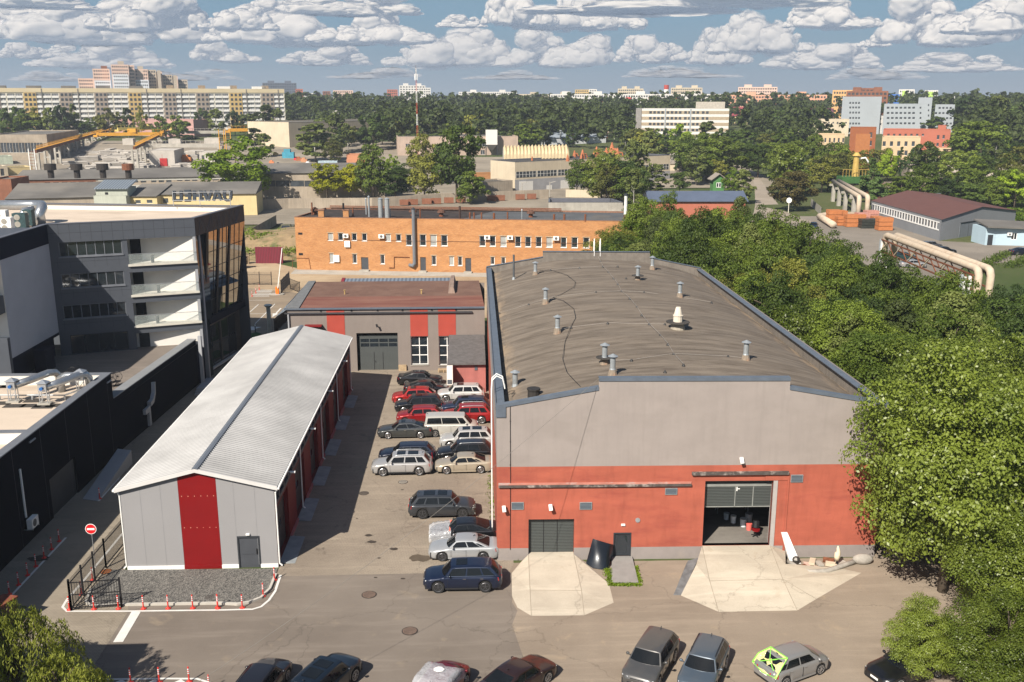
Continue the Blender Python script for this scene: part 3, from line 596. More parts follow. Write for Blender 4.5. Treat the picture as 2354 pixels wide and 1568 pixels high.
x,y,z=onroof('R',228,246);t=thing('flue_pipe','tall thin steel flue at the back left of the felt roof','flue',(x,y,z));b=MB();b.cyl((x,y,z-.1),(x,y,z+2.7),.11,.11,10);b.build('pipe',M('flue_steel',(.10,.11,.12),.4,.2,metal=.3),t);b=MB();b.cyl((x,y,z-.05),(x,y,z+.25),.2,.12,10);b.build('flashing',GALV2,t)
x,y,z=onroof('R',345,932);t=thing('roof_stub','short dark pipe stub at the front left roof corner','pipe stub',(x,y,z));b=MB();b.cyl((x,y,z-.1),(x,y,z+.42),.42,.40,12);b.build('stub',M('tar',(.03,.027,.025),.6),t);b=MB();b.cyl((x,y,z+.42),(x,y,z+.52),.46,.46,12);b.build('lid',MATS['tar'],t)
kn=[(720,115),(738,147),(752,176),(784,210),(815,247),(840,281),(861,322),(910,365),(952,415),(981,463),(1025,517),(1090,582),(1135,636),(1168,693),(1227,758),(445,197),(615,184),(839,175),(889,246),(712,328),(995,328),
(316,400),(144,453),(565,536),(781,511),(1117,518),(1391,388),(1260,349),(921,730),(1118,798),(1489,708),(620,112),(833,112),(988,125)]
for u,w_ in kn:
 x,y,z=onroof('R',u,w_);b=MB();b.cyl((x,y,z),(x,y,z+.17),.13,.05,6);b.build('wire_holder',BLACK,bg)
b=MB()
rp=[onroof('R',u,w_)for u,w_ in kn[:15]];b.tube([(x,y,z+.16)for x,y,z in rp],.012,4)
for grp in[[(144,453),(316,400),(458,358),(712,328),(861,322),(995,328),(1391,388)],[(485,555),(565,536),(781,511),(1025,517),(1117,518)],[(762,735),(921,730),(1168,693),(1489,708),(1592,720)],[(445,197),(615,184),(752,176),(839,175)]]:
 b.tube([(x,y,z+.13)for x,y,z in[onroof('R',*p)for p in grp]],.012,4)
b.build('lightning_wire',M('wire_grey',(.3,.28,.26),.6),bg)
b=MB();b.tube([(x,y,z+.09)for x,y,z in[onroof('R',*p)for p in[(380,200),(460,202),(540,225),(592,268),(580,300),(500,345),(458,358),(520,378),(580,425),(592,480),(560,540),(530,620),(515,720),(540,800),(590,855),(620,885)]]],.02,4);b.build('roof_cable',BLACK,bg)
# gates and door of the front wall
SHUT2=metal_ribs('green_grey_shutter',2,.11,(.062,.072,.07),(.022,.027,.027),.5,0,.6,.02)
b=MB();bw_.box(b,gate1[0],gate1[1],gate1[2],gate1[3],-.4,-.33);gt=b.build('roller_gate',SHUT2,bg)
b=MB();bw_.box(b,gate1[0]+(gate1[1]-gate1[0])*.33,gate1[0]+(gate1[1]-gate1[0])*.33+.04,gate1[2],gate1[3],-.33,-.31);bw_.box(b,gate1[0]+(gate1[1]-gate1[0])*.63,gate1[0]+(gate1[1]-gate1[0])*.63+.04,gate1[2],gate1[3],-.33,-.31);b.build('gate_leaf_frame',BLACK,gt)
zs=bw_.px(*v('J',1450,469))[1]
b=MB();bw_.box(b,gate2[0],gate2[1],zs,gate2[3]-.02,-.5,-.42);gt=b.build('roller_gate',SHUT2,bg)
b=MB();bw_.box(b,gate2[0],gate2[1],zs,zs+.07,-.42,-.40);bw_.box(b,gate2[0]+2.1,gate2[0]+2.16,zs,gate2[3]-.5,-.42,-.40);bw_.box(b,gate2[0]+3.3,gate2[0]+3.36,zs,gate2[3]-.5,-.42,-.40);bw_.box(b,gate2[0],gate2[1],gate2[3]-.55,gate2[3]-.35,-.42,-.36);b.build('gate_leaf_frame',M('gate_edge',(.2,.21,.2),.5),gt)
b=MB();bw_.box(b,gate2[0]+2.2,gate2[0]+2.26,zs+1.15,zs+1.45,-.42,-.38);bw_.box(b,gate2[0]+2.26,gate2[0]+2.42,zs+1.28,zs+1.33,-.42,-.38);b.build('handle',WHITE,gt)
# right reveal of the open gate is pale
b=MB();bw_.box(b,gate2[1],gate2[1]+.28,gate2[2]-.6,gate2[3],-.5,.06);b.build('gate_jamb',M('jamb_grey',(.33,.31,.30),.8,.1),bg)
# inside of the open bay
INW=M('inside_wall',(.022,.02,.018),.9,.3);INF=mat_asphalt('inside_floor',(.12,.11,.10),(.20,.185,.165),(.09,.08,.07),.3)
b=MB();q0,q1=gate2[0]-2.2,gate2[1]+1.6
b.face([bw_.pt(q0,.94,-.0),bw_.pt(q1,.94,-.0),bw_.pt(q1,.94,-14),bw_.pt(q0,.94,-14)]);b.build('inside_floor',INF,bg)
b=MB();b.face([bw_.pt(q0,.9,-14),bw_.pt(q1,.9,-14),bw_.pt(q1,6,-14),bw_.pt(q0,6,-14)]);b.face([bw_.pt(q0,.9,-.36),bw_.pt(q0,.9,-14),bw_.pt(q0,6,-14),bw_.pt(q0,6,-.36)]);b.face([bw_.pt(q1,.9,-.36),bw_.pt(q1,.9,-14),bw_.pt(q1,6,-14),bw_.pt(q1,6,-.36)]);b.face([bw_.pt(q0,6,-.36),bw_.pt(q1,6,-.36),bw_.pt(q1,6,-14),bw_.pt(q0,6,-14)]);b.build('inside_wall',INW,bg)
# things inside the gate
def inside(s,o):p=bw_.pt(s,0,-o);return p[0],p[1]
x,y=inside(gate2[1]-.55,1.4);t=thing('office_chair','black office chair with red seat base inside the open gate','chair',(x,y,.94))
b=MB();b.cyl((x,y,1.36),(x,y,1.46),.28,.28,12);b.build('seat',REDCL,t);b=MB();b.cyl((x+.05,y+.22,1.5),(x+.08,y+.3,1.95),.26,.22,10);b.build('backrest',BLACK,t)
b=MB();b.cyl((x,y,1.0),(x,y,1.36),.04,.04,8)
for k in range(5):a=k*1.257;b.bar((x,y,1.02),(x+.3*math.cos(a),y+.3*math.sin(a),.98),.05)
b.build('base',BLACK,t)
for k,(ds,o,r,hh,col,lab)in enumerate([(1.55,3.6,.2,.5,(.75,.75,.75),'white bucket'),(1.0,3.0,.24,.55,(.62,.66,.7),'grey drum'),(.75,2.4,.2,.45,(.6,.12,.1),'red bucket'),(.55,3.3,.26,.8,(.3,.32,.34),'dark grey barrel'),(1.9,4.2,.2,.45,(.45,.5,.55),'blue-grey canister')]):
 x,y=inside(gate2[1]-ds,o);b=MB();b.cyl((x,y,.94),(x,y,.94+hh),r*.86,r,12);b.cyl((x,y,.94+hh),(x,y,.97+hh),r*1.05,r*1.05,12)
 tag(b.build(lab.split()[-1],M('bucket%d'%k,col,.5)),lab+' standing on the workshop floor inside the open gate',lab.split()[-1])
x,y=inside(gate2[1]-2.3,5.2);t=thing('storage_rack','metal rack with shelves at the back of the open workshop bay','rack',(x,y,.94));b=MB()
for dx in(0,2.2):
 for dy in(0,.6):b.bar((x+dx,y+dy,.94),(x+dx,y+dy,3.0),.06)
b.build('upright',GALV2,t)
for z in(1.4,2.1,2.8):b=MB();b.box(x,x+2.2,y,y+.6,z,z+.04);b.build('shelf',M('shelf_wood',(.25,.2,.13),.8),t)
# person door with glass
window(bw_,(pdoor[0]+.08,pdoor[1]-.08,pdoor[2]+.0,pdoor[3]-.08),bg,DARKMET,GLASS,1,1,.12,.16,name='door')
b=MB();bw_.box(b,pdoor[0],pdoor[0]+.08,pdoor[2],pdoor[3],-.14,.03);bw_.box(b,pdoor[1]-.08,pdoor[1],pdoor[2],pdoor[3],-.14,.03);bw_.box(b,pdoor[0]+.08,pdoor[1]-.08,pdoor[3]-.08,pdoor[3],-.14,.03);b.build('door_frame',DARKMET,bg)
# louvres, lamps, cornice strips
LOUV=metal_ribs('louvre_slats',2,.09,(.16,.2,.24),(.05,.06,.075),.5,.2,.9,.03)
for r_ in((204,430,267,465),(582,430,645,465),(1055,352,1117,383),(1751,278,1813,314)):
 h=bw_.rect('J',*r_);b=MB();bw_.box(b,h[0],h[1],h[2],h[3],0,.05);fo=b.build('louvre',LOUV,bg);b=MB()
 for q in((h[0]-.03,h[0],h[2]-.03,h[3]+.03),(h[1],h[1]+.03,h[2]-.03,h[3]+.03),(h[0],h[1],h[3],h[3]+.03),(h[0],h[1],h[2]-.03,h[2])):bw_.box(b,*q,0,.07)
 b.build('louvre_frame',GALV2,fo)
for(u,w_)in((158,450),(415,442),(1470,182)):
 s,z=bw_.px(*v('J',u,w_));b=MB();b.bar(bw_.pt(s,z,0),bw_.pt(s,z+.1,.25),.06);M4=None;b.bar(bw_.pt(s,z+.1,.2),bw_.pt(s+.05,z-.25,.42),.22,.12);b.build('floodlight',WHITE,bg)
s,z=bw_.px(*v('J',901,527));b=MB();b.cyl(bw_.pt(s,z,0),bw_.pt(s,z,.06),.16,.16,14);b.build('round_vent',GALV2,bg)
s,z=bw_.px(*v('J',820,552));b=MB();bw_.box(b,s-.13,s+.13,z-.06,z+.06,0,.1);b.build('wall_lamp',WHITE,bg)
s0,z0=bw_.px(*v('J',130,343));s1,z1=bw_.px(*v('J',1197,345));b=MB();bw_.box(b,s0,s1,z0-.02,z0+.12,0,.16);b.build('cornice_strip',M('chipped_cornice',(.07,.06,.055),.85,.3,3,dirt=(.4,.35,.32),dirtamt=.7),bg)
b=MB();bw_.box(b,s0,s1,z0+.12,z0+.26,0,.05);b.build('cornice_strip',M('peeled_cornice',(.42,.17,.13),.85,.2,2,dirt=(.38,.36,.35),dirtamt=.9,stretch=(.5,1,1)),bg)
s0,z0=bw_.px(*v('J',1200,275));s1,_=bw_.px(*v('J',1735,272));sj,_=bw_.px(*v('J',1718,500));b=MB();bw_.box(b,s0,s1,z0,z0+.2,0,.2);b.build('cornice_strip',MATS['chipped_cornice'],bg)
b=MB();bw_.box(b,sj-.02,sj+.1,0,z0,0,.07);bw_.box(b,sj-1.5,sj,gate2[3]+.02,z0,0,.05);b.build('gate_surround',PLR,bg)
s,z=bw_.px(*v('J',195,400));b=MB();b.tube([bw_.pt(s,.8,.03),bw_.pt(s+.02,6,.03),bw_.pt(s,10.9,.03),bw_.pt(s,11.0,-.3)],.02,5)
for zz in(2,3.6,5.2,6.8,8.4,9.8):bw_.box(b,s-.03,s+.03,zz,zz+.05,0,.05)
b.build('lightning_wire',BLACK,bg)
# roof access ladder with curved handrails on the left side wall
t=thing('wall_ladder','white caged ladder with curved handrails on the left side of the workshop','ladder',(1.2,62.5,0));b=MB()
for dy in(0,.55):b.tube([(1.25,62.6+dy,.6),(1.25,62.6+dy,10.9),(1.3,62.6+dy,11.7),(1.6,62.6+dy,12.0),(2.0,62.6+dy,11.8),(2.15,62.6+dy,11.1)],.045,6)
b.build('rail',WHITE,t);b=MB()
for k in range(30):b.bar((1.25,62.6,1+k*.33),(1.25,63.15,1+k*.33),.03)
b.build('rung',WHITE,t)
t=thing('wall_ladder','white roof ladder rails standing up behind the far parapet of the workshop','ladder',(14.6,113,0));b=MB()
for dx in(0,.7):b.tube([(14.3+dx,112.6,9),(14.3+dx,112.6,13.9),(14.3+dx,112.2,14.2),(14.3+dx,111.9,13.6),(14.3+dx,111.9,12.2)],.045,6)
b.build('rail',WHITE,t)
# concrete ramps, entrance slab
def mesh_tri(name,pts,faces,mat,kind=None,parent=None):
 b=MB();b.v=[tuple(p)for p in pts];b.f=faces;b.m=[0]*len(faces);return b.build(name,mat,parent)
a0=bw_.pt(gate1[0],.42,-.35);a1=bw_.pt(gate1[1],.42,-.35)
def jg(u,w_,z=0.):return(*g('J',u,w_,z),z)
P=[(a0[0],a0[1],.43),(a1[0],a1[1],.43),(*bw_.pt(gate1[0],0,.0)[:2],.42),(*bw_.pt(gate1[1],0,0)[:2],.42),jg(305,920,.18),jg(590,918,.18),jg(312,1058,.016),jg(605,1055,.016),jg(235,1012,.016),jg(205,950,.016),jg(203,822,.016),jg(252,762,.10),jg(620,765,.10),jg(742,880,.016),jg(768,985,.016)]
o=mesh_tri('concrete_ramp',P,[(0,2,3,1),(2,4,5,3),(4,6,7,5),(2,11,10,4),(10,9,4),(9,8,4),(8,6,4),(3,5,13,12),(5,14,13),(5,7,14)],RAMPC)
tag(o,'pale concrete ramp up to the closed roller gate','ramp','ramps')
JM=M('joint_line',(.27,.235,.185),.9)
def joints(o,P,lines):
 for a,c in lines:b=MB();b.bar(Vector(P[a])+Vector((0,0,.004)),Vector(P[c])+Vector((0,0,.004)),.035,.012);b.build('joint',JM,o)
joints(o,P,[(2,4),(4,6),(3,5),(5,7),(4,5)])
c0=bw_.pt(gate2[0],.95,-.0);c1=bw_.pt(gate2[1]+.05,.95,-.0)
P=[(c0[0],c0[1]-.0,.93),(c1[0],c1[1],.93),jg(1300,865,.42),jg(1705,855,.42),jg(1350,1036,.018),jg(1785,1028,.018),jg(1225,775,.75),jg(1140,945,.018),jg(1890,965,.018),jg(2140,820,.018),jg(1720,770,.6),(*bw_.pt(bw_.px(*v('J',1715,750))[0],0,.02)[:2],.5),jg(2010,792,.018)]
o=mesh_tri('concrete_ramp',P,[(0,2,3,1),(2,4,5,3),(0,6,2),(6,7,2),(7,4,2),(1,3,10),(3,5,8),(3,8,9),(3,9,12,10),(1,10,11)],RAMPC)
tag(o,'wide pale concrete ramp fanning out from the open gate','ramp','ramps');joints(o,P,[(0,2),(2,4),(1,3),(3,5),(2,3),(3,8)])
e0=P[0];b=MB();b.hexa([jg(1170,770,0),jg(1228,755,0),jg(1140,945,0),jg(1098,945,0),jg(1180,752,.5),jg(1240,735,.72),jg(1145,940,.03),jg(1100,940,.03)]);tag(b.build('ramp_edge_steps',M('sheet_grey',(.13,.135,.14),.6,.3,2)),'grey sheet covering the left edge of the wide concrete ramp','ramp edge')
b=MB();b.hexa([jg(745,880,0),jg(905,880,0),(*bw_.pt(pdoor[1]+.1,0,.03)[:2],0),(*bw_.pt(pdoor[0]-.1,0,.03)[:2],0),jg(765,872,.12),jg(905,872,.12),(*bw_.pt(pdoor[1]+.1,0,.03)[:2],.24),(*bw_.pt(pdoor[0]-.1,0,.03)[:2],.24)]);tag(b.build('entrance_slab',M('slab_grey',(.23,.22,.21),.9,.1,2)),'grey paved slab leading to the glass entrance door','path slab')
# ---------------------------------------------------------------- dark office building on the left
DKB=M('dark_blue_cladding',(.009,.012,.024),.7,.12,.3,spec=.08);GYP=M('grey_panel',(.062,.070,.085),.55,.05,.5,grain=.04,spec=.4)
WPL=M('white_plaster',(.60,.585,.55),.85,.05,.5,grain=.05);SHW=M('shaded_white_plaster',(.40,.41,.44),.9,.05,.5,grain=.08)  # SHW: side copy of the white plaster, its shade put into the colour
BEI=M('beige_roof_membrane',(.50,.42,.34),.85,.10,.35,dirt=(.30,.235,.17),dirtamt=.55,stretch=(.5,1,1));CAPG=M('cap_grey',(.10,.105,.125),.5,.1)
TILE=mat_asphalt('terrace_tiles',(.17,.145,.125),(.24,.205,.175),(.12,.1,.09),.15,(.6,.3,.015))
of=thing('office_building','dark grey office building with white balconies, leaning glass bay and flat beige roof','office building',(-36,105,0))
A_,B_,C_,Dk=(-42.2,98.4),(-29.0,103.0),(-26.8,115.8),(-58.5,121.0)
f_=W(A_,B_);TZ=4.4;ZT=17.9
wins=[f_.rect('E',460,420,958,535),f_.rect('E',480,668,975,778),f_.rect('E',495,912,990,1018)]
recs=[f_.rect('E',1002,395,1520,590),f_.rect('E',1013,640,1538,828),f_.rect('E',1028,885,1552,1066)]
rx0=recs[0][0];rx1=f_.L-.28
recs=[(rx0,rx1,r_[2],r_[3])for r_ in recs];gl=f_.rect('E',552,1150,1012,1300);gl=(gl[0],gl[1],TZ+.02,gl[3]+.1)
rec0=(rx0+.05,rx1,TZ,f_.px(*v('E',1300,1110))[1])
mb=MB();f_.wall(mb,0,f_.L,TZ,16.05,wins+recs+[gl,rec0],.12);mb.build('wall',GYP,of)
mb=MB();f_.wall(mb,0,f_.L,0,TZ,(),.1);mb.build('wall',DKB,of)
mb=MB();f_.box(mb,-.05,f_.L+.05,16.05,ZT,-.3,.10);mb.build('fascia',GYP,of)
mb=MB()
for k in range(1,14):s=k*f_.L/14;f_.box(mb,s-.015,s+.015,16.1,ZT,.1,.104)
f_.box(mb,0,f_.L,16.97,17.0,.1,.104)
for z in(12.9,9.2,5.9):
 pass
for r_ in wins:
 zz=r_[2]-.55;f_.box(mb,.3,rx0,zz,zz+.025,.0,.004)
 for k in range(8):s=.6+k*1.15;f_.box(mb,s-.012,s+.012,r_[2]-1.15,r_[2]-.1,0,.004)
for i in range(3):
 for k in range(6):s=rx0+.4+k*1.1;f_.box(mb,s,s+.025,recs[i][2]-.85,recs[i][2]-.15,0,.004)
mb.build('panel_joints',M('joint_dark',(.03,.033,.04),.6),of)
for i,h in enumerate(wins):
 window(f_,h,of,M('grey_frame',(.14,.15,.17),.5),GLASS,7,1,.14,.07,name='window')
 b=MB();f_.box(b,h[0]-.1,h[1]+.1,h[2]-.12,h[2]-.003,-.05,.08);b.build('sill',MATS['grey_frame'],of)
window(f_,gl,of,DARKMET,GLASS,4,1,.2,.12,name='glass_door')
TEA=M('balcony_floor',(.50,.48,.42),.8,.1)
for i,h in enumerate(recs+[rec0]):
 dpt=2.6 if i<3 else 1.0
 b=MB();a,e,z0,z1=h
 b.face([f_.pt(a,z0,-dpt),f_.pt(e,z0,-.1),f_.pt(e,z1,-.1),f_.pt(a,z1,-dpt)]);b.face([f_.pt(a,z1,0),f_.pt(a,z1,-dpt),f_.pt(e,z1,-.1),f_.pt(e,z1,0)])
 b.build('balcony_wall',WPL,of)
 b=MB();b.face([f_.pt(a,z0,0),f_.pt(a,z0,-dpt),f_.pt(a,z1,-dpt),f_.pt(a,z1,0)]);b.build('balcony_side',DARKMET,of)
 kq=(dpt-.1)/(e-a);b=MB();b.face([f_.pt(a+.25,z0,-dpt+.25*kq+.03),f_.pt(a+1.3,z0,-dpt+1.3*kq+.03),f_.pt(a+1.3,z0+2.3,-dpt+1.3*kq+.03),f_.pt(a+.25,z0+2.3,-dpt+.25*kq+.03)]);b.build('balcony_door',GLASS,of)
 if i==3:continue
 b=MB();f_.box(b,a,e,z0-.02,z0+.004,-dpt,.0);f_.box(b,a-.1,e+.3,z0-.2,z0-.02,-.1,.30);b.build('balcony_floor',TEA,of)
 b=MB();f_.box(b,a-.1,e+.35,z0-.85,z0-.2,-.02,.10);b.build('balcony_fascia',GYP,of)
 gm=mat_film('balustrade_glass',(.55,.62,.6),.16)if 'balustrade_glass' not in MATS else MATS['balustrade_glass']
 b=MB();f_.box(b,a+.02,e+.2,z0+.02,z0+1.05,.18,.195);gb=b.build('balustrade',gm,of)
 b=MB();f_.box(b,a+.02,e+.2,z0+1.05,z0+1.09,.165,.21);b.build('handrail',GALV,gb)
 sx=[f_.px(*v('E',u,w_))[0]for u,w_ in((1195,545),(1243,785),(1235,1015))][i]
 p=f_.pt(sx,z0,-.35);b=MB();b.cyl(p,(p[0],p[1],z0+.75),.17,.17,12);b.cyl((p[0],p[1],z0+.75),(p[0],p[1],z0+.79),.18,.18,12)
 tag(b.build('litter_bin',M('bin_dark',(.04,.042,.045),.4)),['cylindrical bin on the top white balcony of the office','cylindrical bin on the middle white balcony of the office','cylindrical bin on the lowest white balcony of the office'][i],'bin','bins on the office balconies')
 # roof with parapet
PR=[A_,B_,C_,Dk]
b=MB();b.face([(p[0],p[1],17.15)for p in[(-60,80),(-42.2,80),A_,B_,C_,Dk]]);b.build('roof',BEI,of)
e_=W(B_,C_);k_=W(C_,Dk);wg=W((-42.2,88.0),A_)
for wl_,nm in((k_,'parapet'),):
 b=MB();k_.box(b,0,k_.L,17.1,ZT-.1,-.3,0);b.build('parapet',WPL,of)
b=MB();f_.box(b,-.1,f_.L+.1,ZT,ZT+.07,-.35,.14);e_.box(b,-.1,e_.L,ZT+.002,ZT+.075,-.35,.14);k_.box(b,-.1,k_.L,ZT-.1,ZT-.02,-.5,.1);wg.box(b,-8,wg.L,ZT,ZT+.065,-.35,.14);b.build('parapet_cap',CAPG,of)
b=MB();k_.wall(b,0,k_.L,0,17.8);b.build('wall',GYP,of)
# east side: patterned fascia, leaning glass bay with black fins, lower glazing
b=MB();e_.box(b,0,e_.L,16.05,ZT,-.3,.12);b.build('fascia',M('patterned_fascia',(.030,.026,.032),.5),of)
b=MB();rr=random.Random(4)
for k in range(26):s=rr.uniform(.2,e_.L-1.6);b.bar(e_.pt(s,16.15,.125),e_.pt(s+rr.uniform(-1.2,1.6),17.8,.125),.03,.006)
b.build('fascia_lines',M('line_grey',(.20,.20,.22),.5),of)
REFL=mat_glass('reflecting_glass',(.006,.007,.009),.012,1.0);MATS['reflecting_glass'].node_tree.nodes['Principled BSDF'].inputs['IOR'].default_value=2.5 if 'Principled BSDF' in MATS['reflecting_glass'].node_tree.nodes else 1.5
b=MB();t0,t1=3.3,e_.L+.2;b.face([e_.pt(t0,6.6,-.75),e_.pt(t1,6.6,-.75),e_.pt(t1,16.05,.02),e_.pt(t0,16.05,.02)]);b.build('glass_bay',REFL,of)
b=MB();b.face([e_.pt(.3,6.6,-.3),e_.pt(t0,6.6,-.3),e_.pt(t0,16.05,-.3),e_.pt(.3,16.05,-.3)]);b.build('glass_wall',GLASS,of)
b=MB();e_.box(b,t0-.2,t1+.1,5.8,6.6,-1.2,-.45);b.build('bay_floor',DKB,of)
for k,(s,w_)in enumerate([(2.6,.32),(5.6,.32),(8.6,.32)]):
 b=MB();b.hexa([e_.pt(s-.5,6.6,-.6),e_.pt(s-.5+w_,6.6,-.6),e_.pt(s-.5+w_,6.6,-1.1),e_.pt(s-.5,6.6,-1.1),e_.pt(s,16.05,.1),e_.pt(s+w_*1.5,16.05,.1),e_.pt(s+w_*1.5,16.05,-.3),e_.pt(s,16.05,-.3)]);b.build('fin',BLACK,of)
b=MB()
for z in(8.4,10.2,12.0,13.8):o1=-.75+(z-6.6)/9.45*.77;b.bar(e_.pt(t0,z,o1+.02),e_.pt(t1,z,o1+.02),.05)
for s in(4.6,6.9,8.0,10.2,11.6):b.bar(e_.pt(s,6.6,-.73),e_.pt(s,16.05,.04),.05)
b.build('mullion',BLACK,of)
b=MB();e_.wall(b,0,e_.L,0,5.8,[(3.2,7.4,.5,5.2),(7.6,11.8,.5,5.2)],.2,-1.3);b.build('wall',M('brown_grey_panel',(.10,.085,.075),.6,.1),of)
for h in((3.2,7.4,.5,5.2),(7.6,11.8,.5,5.2)):window(e_,h,of,DARKMET,REFL,2,2,.15,.08,o=-1.3)
b=MB();e_.box(b,3.0,12,.3,.5,-1.3,-1.0);b.build('sill',WPL,of)
LG=M('light_grey_column',(.30,.31,.33),.6,.05)
b=MB();f_.box(b,f_.L-.27,f_.L+.02,4.0,16.05,-.2,.06);b.build('corner_column',LG,of)
b=MB();b.box(B_[0]-.1,B_[0]+.22,B_[1]-1.7,B_[1]-1.35,0,5.6);b.build('corner_column',LG,of)
b=MB();e_.box(b,1.3,1.62,.0,16.05,-.6,-.2);b.build('column',LG,of)
b=MB();b.hexa([e_.pt(0,0,-.6),e_.pt(3.2,0,-.6),e_.pt(3.2,0,-3),e_.pt(0,0,-3),e_.pt(0,16,-.6),e_.pt(3.2,16,-.6),e_.pt(3.2,16,-3),e_.pt(0,16,-3)]);b.build('glass_wall',GLASS,of)
# left wing in shade
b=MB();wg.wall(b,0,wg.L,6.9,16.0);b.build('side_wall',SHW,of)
b=MB();wg.box(b,-8.5,wg.L,16.0,ZT,-.3,.05);b.build('fascia',DKB,of)
b=MB();wg.wall(b,0,wg.L,0,6.9,(),0,-.6);wg.box(b,0,wg.L,6.6,6.9,-.6,0);b.build('side_wall',DKB,of)
wf=W((-60,88.0),(-42.2,88.0));b=MB();wf.wall(b,0,wf.L,4.4,16.0);b.build('wall',WPL,of)
b=MB();wf.box(b,wf.L-3,wf.L-.1,11.2,12.8,0,1.2);b.build('canopy_box',GYP,of)
b=MB();wf.box(b,wf.L-4,wf.L-.5,16,ZT,-8,8);wf.box(b,wf.L-4,wf.L-.0,4.4,8.9,0,.5);b.build('wall',GYP,of)
b=MB();b.box(-42.1,-41.0,92.0,94.0,4.4,6.6);b.build('terrace_cabinet',DKB,of)
# terrace and low front block: long dark side wall towards the lane
low=thing('office_annex','low dark clad annex with beige roof beside the driveway','annex',(-36,70,0))
b=MB();b.face([(-31,81.5,TZ),(-29.6,103.2,TZ),(-46,103.2,TZ),(-46,81.5,TZ)]);b.build('terrace_floor',TILE,low)
side=W((-31.0,30),(-31.0,81.5));s2=W((-31.0,81.5),(-29.7,102.6))
hl=[(side.px(*v('O',530,700))[0],side.px(*v('O',800,500))[0],0,3.0)]
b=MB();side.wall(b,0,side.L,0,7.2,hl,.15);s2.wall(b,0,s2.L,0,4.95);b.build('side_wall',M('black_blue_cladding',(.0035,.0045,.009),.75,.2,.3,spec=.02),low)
b=MB();side.box(b,hl[0][0],hl[0][1],0,3.0,-.2,-.14);b.build('side_gate',DARKMET,low)
b=MB();side.box(b,0,side.L+.02,7.2,7.28,-.62,.07);b.box(-60,-31.6,80.9,81.52,7.2,7.281);b.box(-60,-31.6,66.1,66.7,7.2,7.279);b.build('parapet_cap',M('cap_dark',(.13,.14,.16),.55,.1),low)
b=MB();s2.box(b,0,s2.L,4.95,5.03,-.9,.07);b.build('parapet_cap',M('cap_mid',(.20,.21,.22),.55,.1),low)
b=MB();s2.box(b,0,s2.L,TZ,4.95,-.9,-.88);b.box(-60,-31.6,80.9,80.92,6.4,7.2);b.box(-31.6,-31.58,30,80.9,6.4,7.2);b.box(-60,-31.6,66.1,66.12,6.4,7.2);b.build('parapet',WPL,low)
b=MB();b.box(-60,-31.0,81.4,81.5,TZ,7.2);b.build('back_wall',MATS['black_blue_cladding'],low)
b=MB();b.face([(-60,30,6.4),(-31.6,30,6.4),(-31.6,80.9,6.4),(-60,80.9,6.4)]);b.build('roof',BEI,low)
b=MB()
for k in range(12):s=2+k*4.4;side.box(b,s,s+.03,.1,7.1,0,.005)
b.build('panel_joints',M('joint_blue',(.035,.04,.055),.5),low)
for i,(u,w_)in enumerate([(0,905),(100,905),(0,1080),(140,1108),(320,1105),(440,1118),(580,1103),(350,1055)]):
 x,y=g('N',u,w_,6.42);b=MB();b.box(x-.7,x+.9,y-.45,y+.45,6.41,6.43);tag(b.build('rubber_mat',M('rubber_mat',(.05,.045,.04),.9,.3,6)),'dark rubber mat lying on the beige annex roof','mat','rubber mats on the annex roof')
 # duct units on the annex roof
def duct_unit(name,lab,base,pipe,dz=0):
 x,y=g('Z',*base,6.42);t=thing(name,lab,'duct fan',(x,y,6.4),group='duct fans on the annex roof')
 b=MB();b.box(x-.5,x+.5,y-.35,y+.35,6.4,6.55);b.build('plinth',CONC,t)
 b=MB()
 for dx in(-.3,.3):
  for dy in(-.2,.2):b.bar((x+dx,y+dy,6.55),(x+dx,y+dy,7.5),.06)
 b.bar((x-.3,y-.2,6.6),(x+.3,y-.2,7.4),.04);b.build('stand',GALV,t)
 b=MB();b.box(x-.32,x+.32,y-.3,y+.3,7.5,8.15);b.build('fan_box',GALV,t)
 b=MB();b.v=[];b.cyl((x,y,8.2),(x,y,8.45),.62,.05,4);b.build('hood',GALV,t)
 b=MB();b.cyl((x,y-.32,7.8),(x,y-.5,7.8),.14,.14,10);b.build('motor',M('motor_blue',(.02,.10,.30),.4),t)
 b=MB();b.tube([(x+.2,y+.1,7.8)]+[(x+p[0],y+p[1],p[2])for p in pipe],.30,14);b.build('duct',M('spiral_duct',(.42,.44,.46),.28,.12,6,metal=.8),t,smooth=True)
duct_unit('duct_fan','left galvanised duct fan unit on the annex roof',(165,375),[(.9,1.1,7.9),(1.7,2.9,8.0),(2.0,3.4,7.9),(2.15,3.7,7.5),(2.15,3.7,6.4)])
duct_unit('duct_fan','middle galvanised duct fan unit on the annex roof',(530,400),[(.9,1.1,7.9),(1.7,2.9,8.0),(2.0,3.4,7.9),(2.15,3.7,7.5),(2.15,3.7,6.4)])
duct_unit('duct_fan','right galvanised duct fan by the parapet with bright horizontal duct',(960,262),[(-.5,.0,7.85),(-1.2,.1,7.85),(-1.7,.2,7.6),(-1.75,.3,6.4)])
b=MB()
p0=(*g('Z',0,350,6.42),6.8);p1=(*g('Z',760,350,6.42),6.8);b.tube([p0,p1],.06,6);p2=(*g('Z',1000,262,6.42),6.8);b.tube([p1,p2],.06,6)
for k in range(5):q=Vector(p0).lerp(Vector(p1),k/4);b.bar((q.x,q.y,6.4),(q.x,q.y,6.8),.12)
tag(b.build('roof_pipe',GALV),'thin galvanised pipe on short feet along the annex roof','pipe')
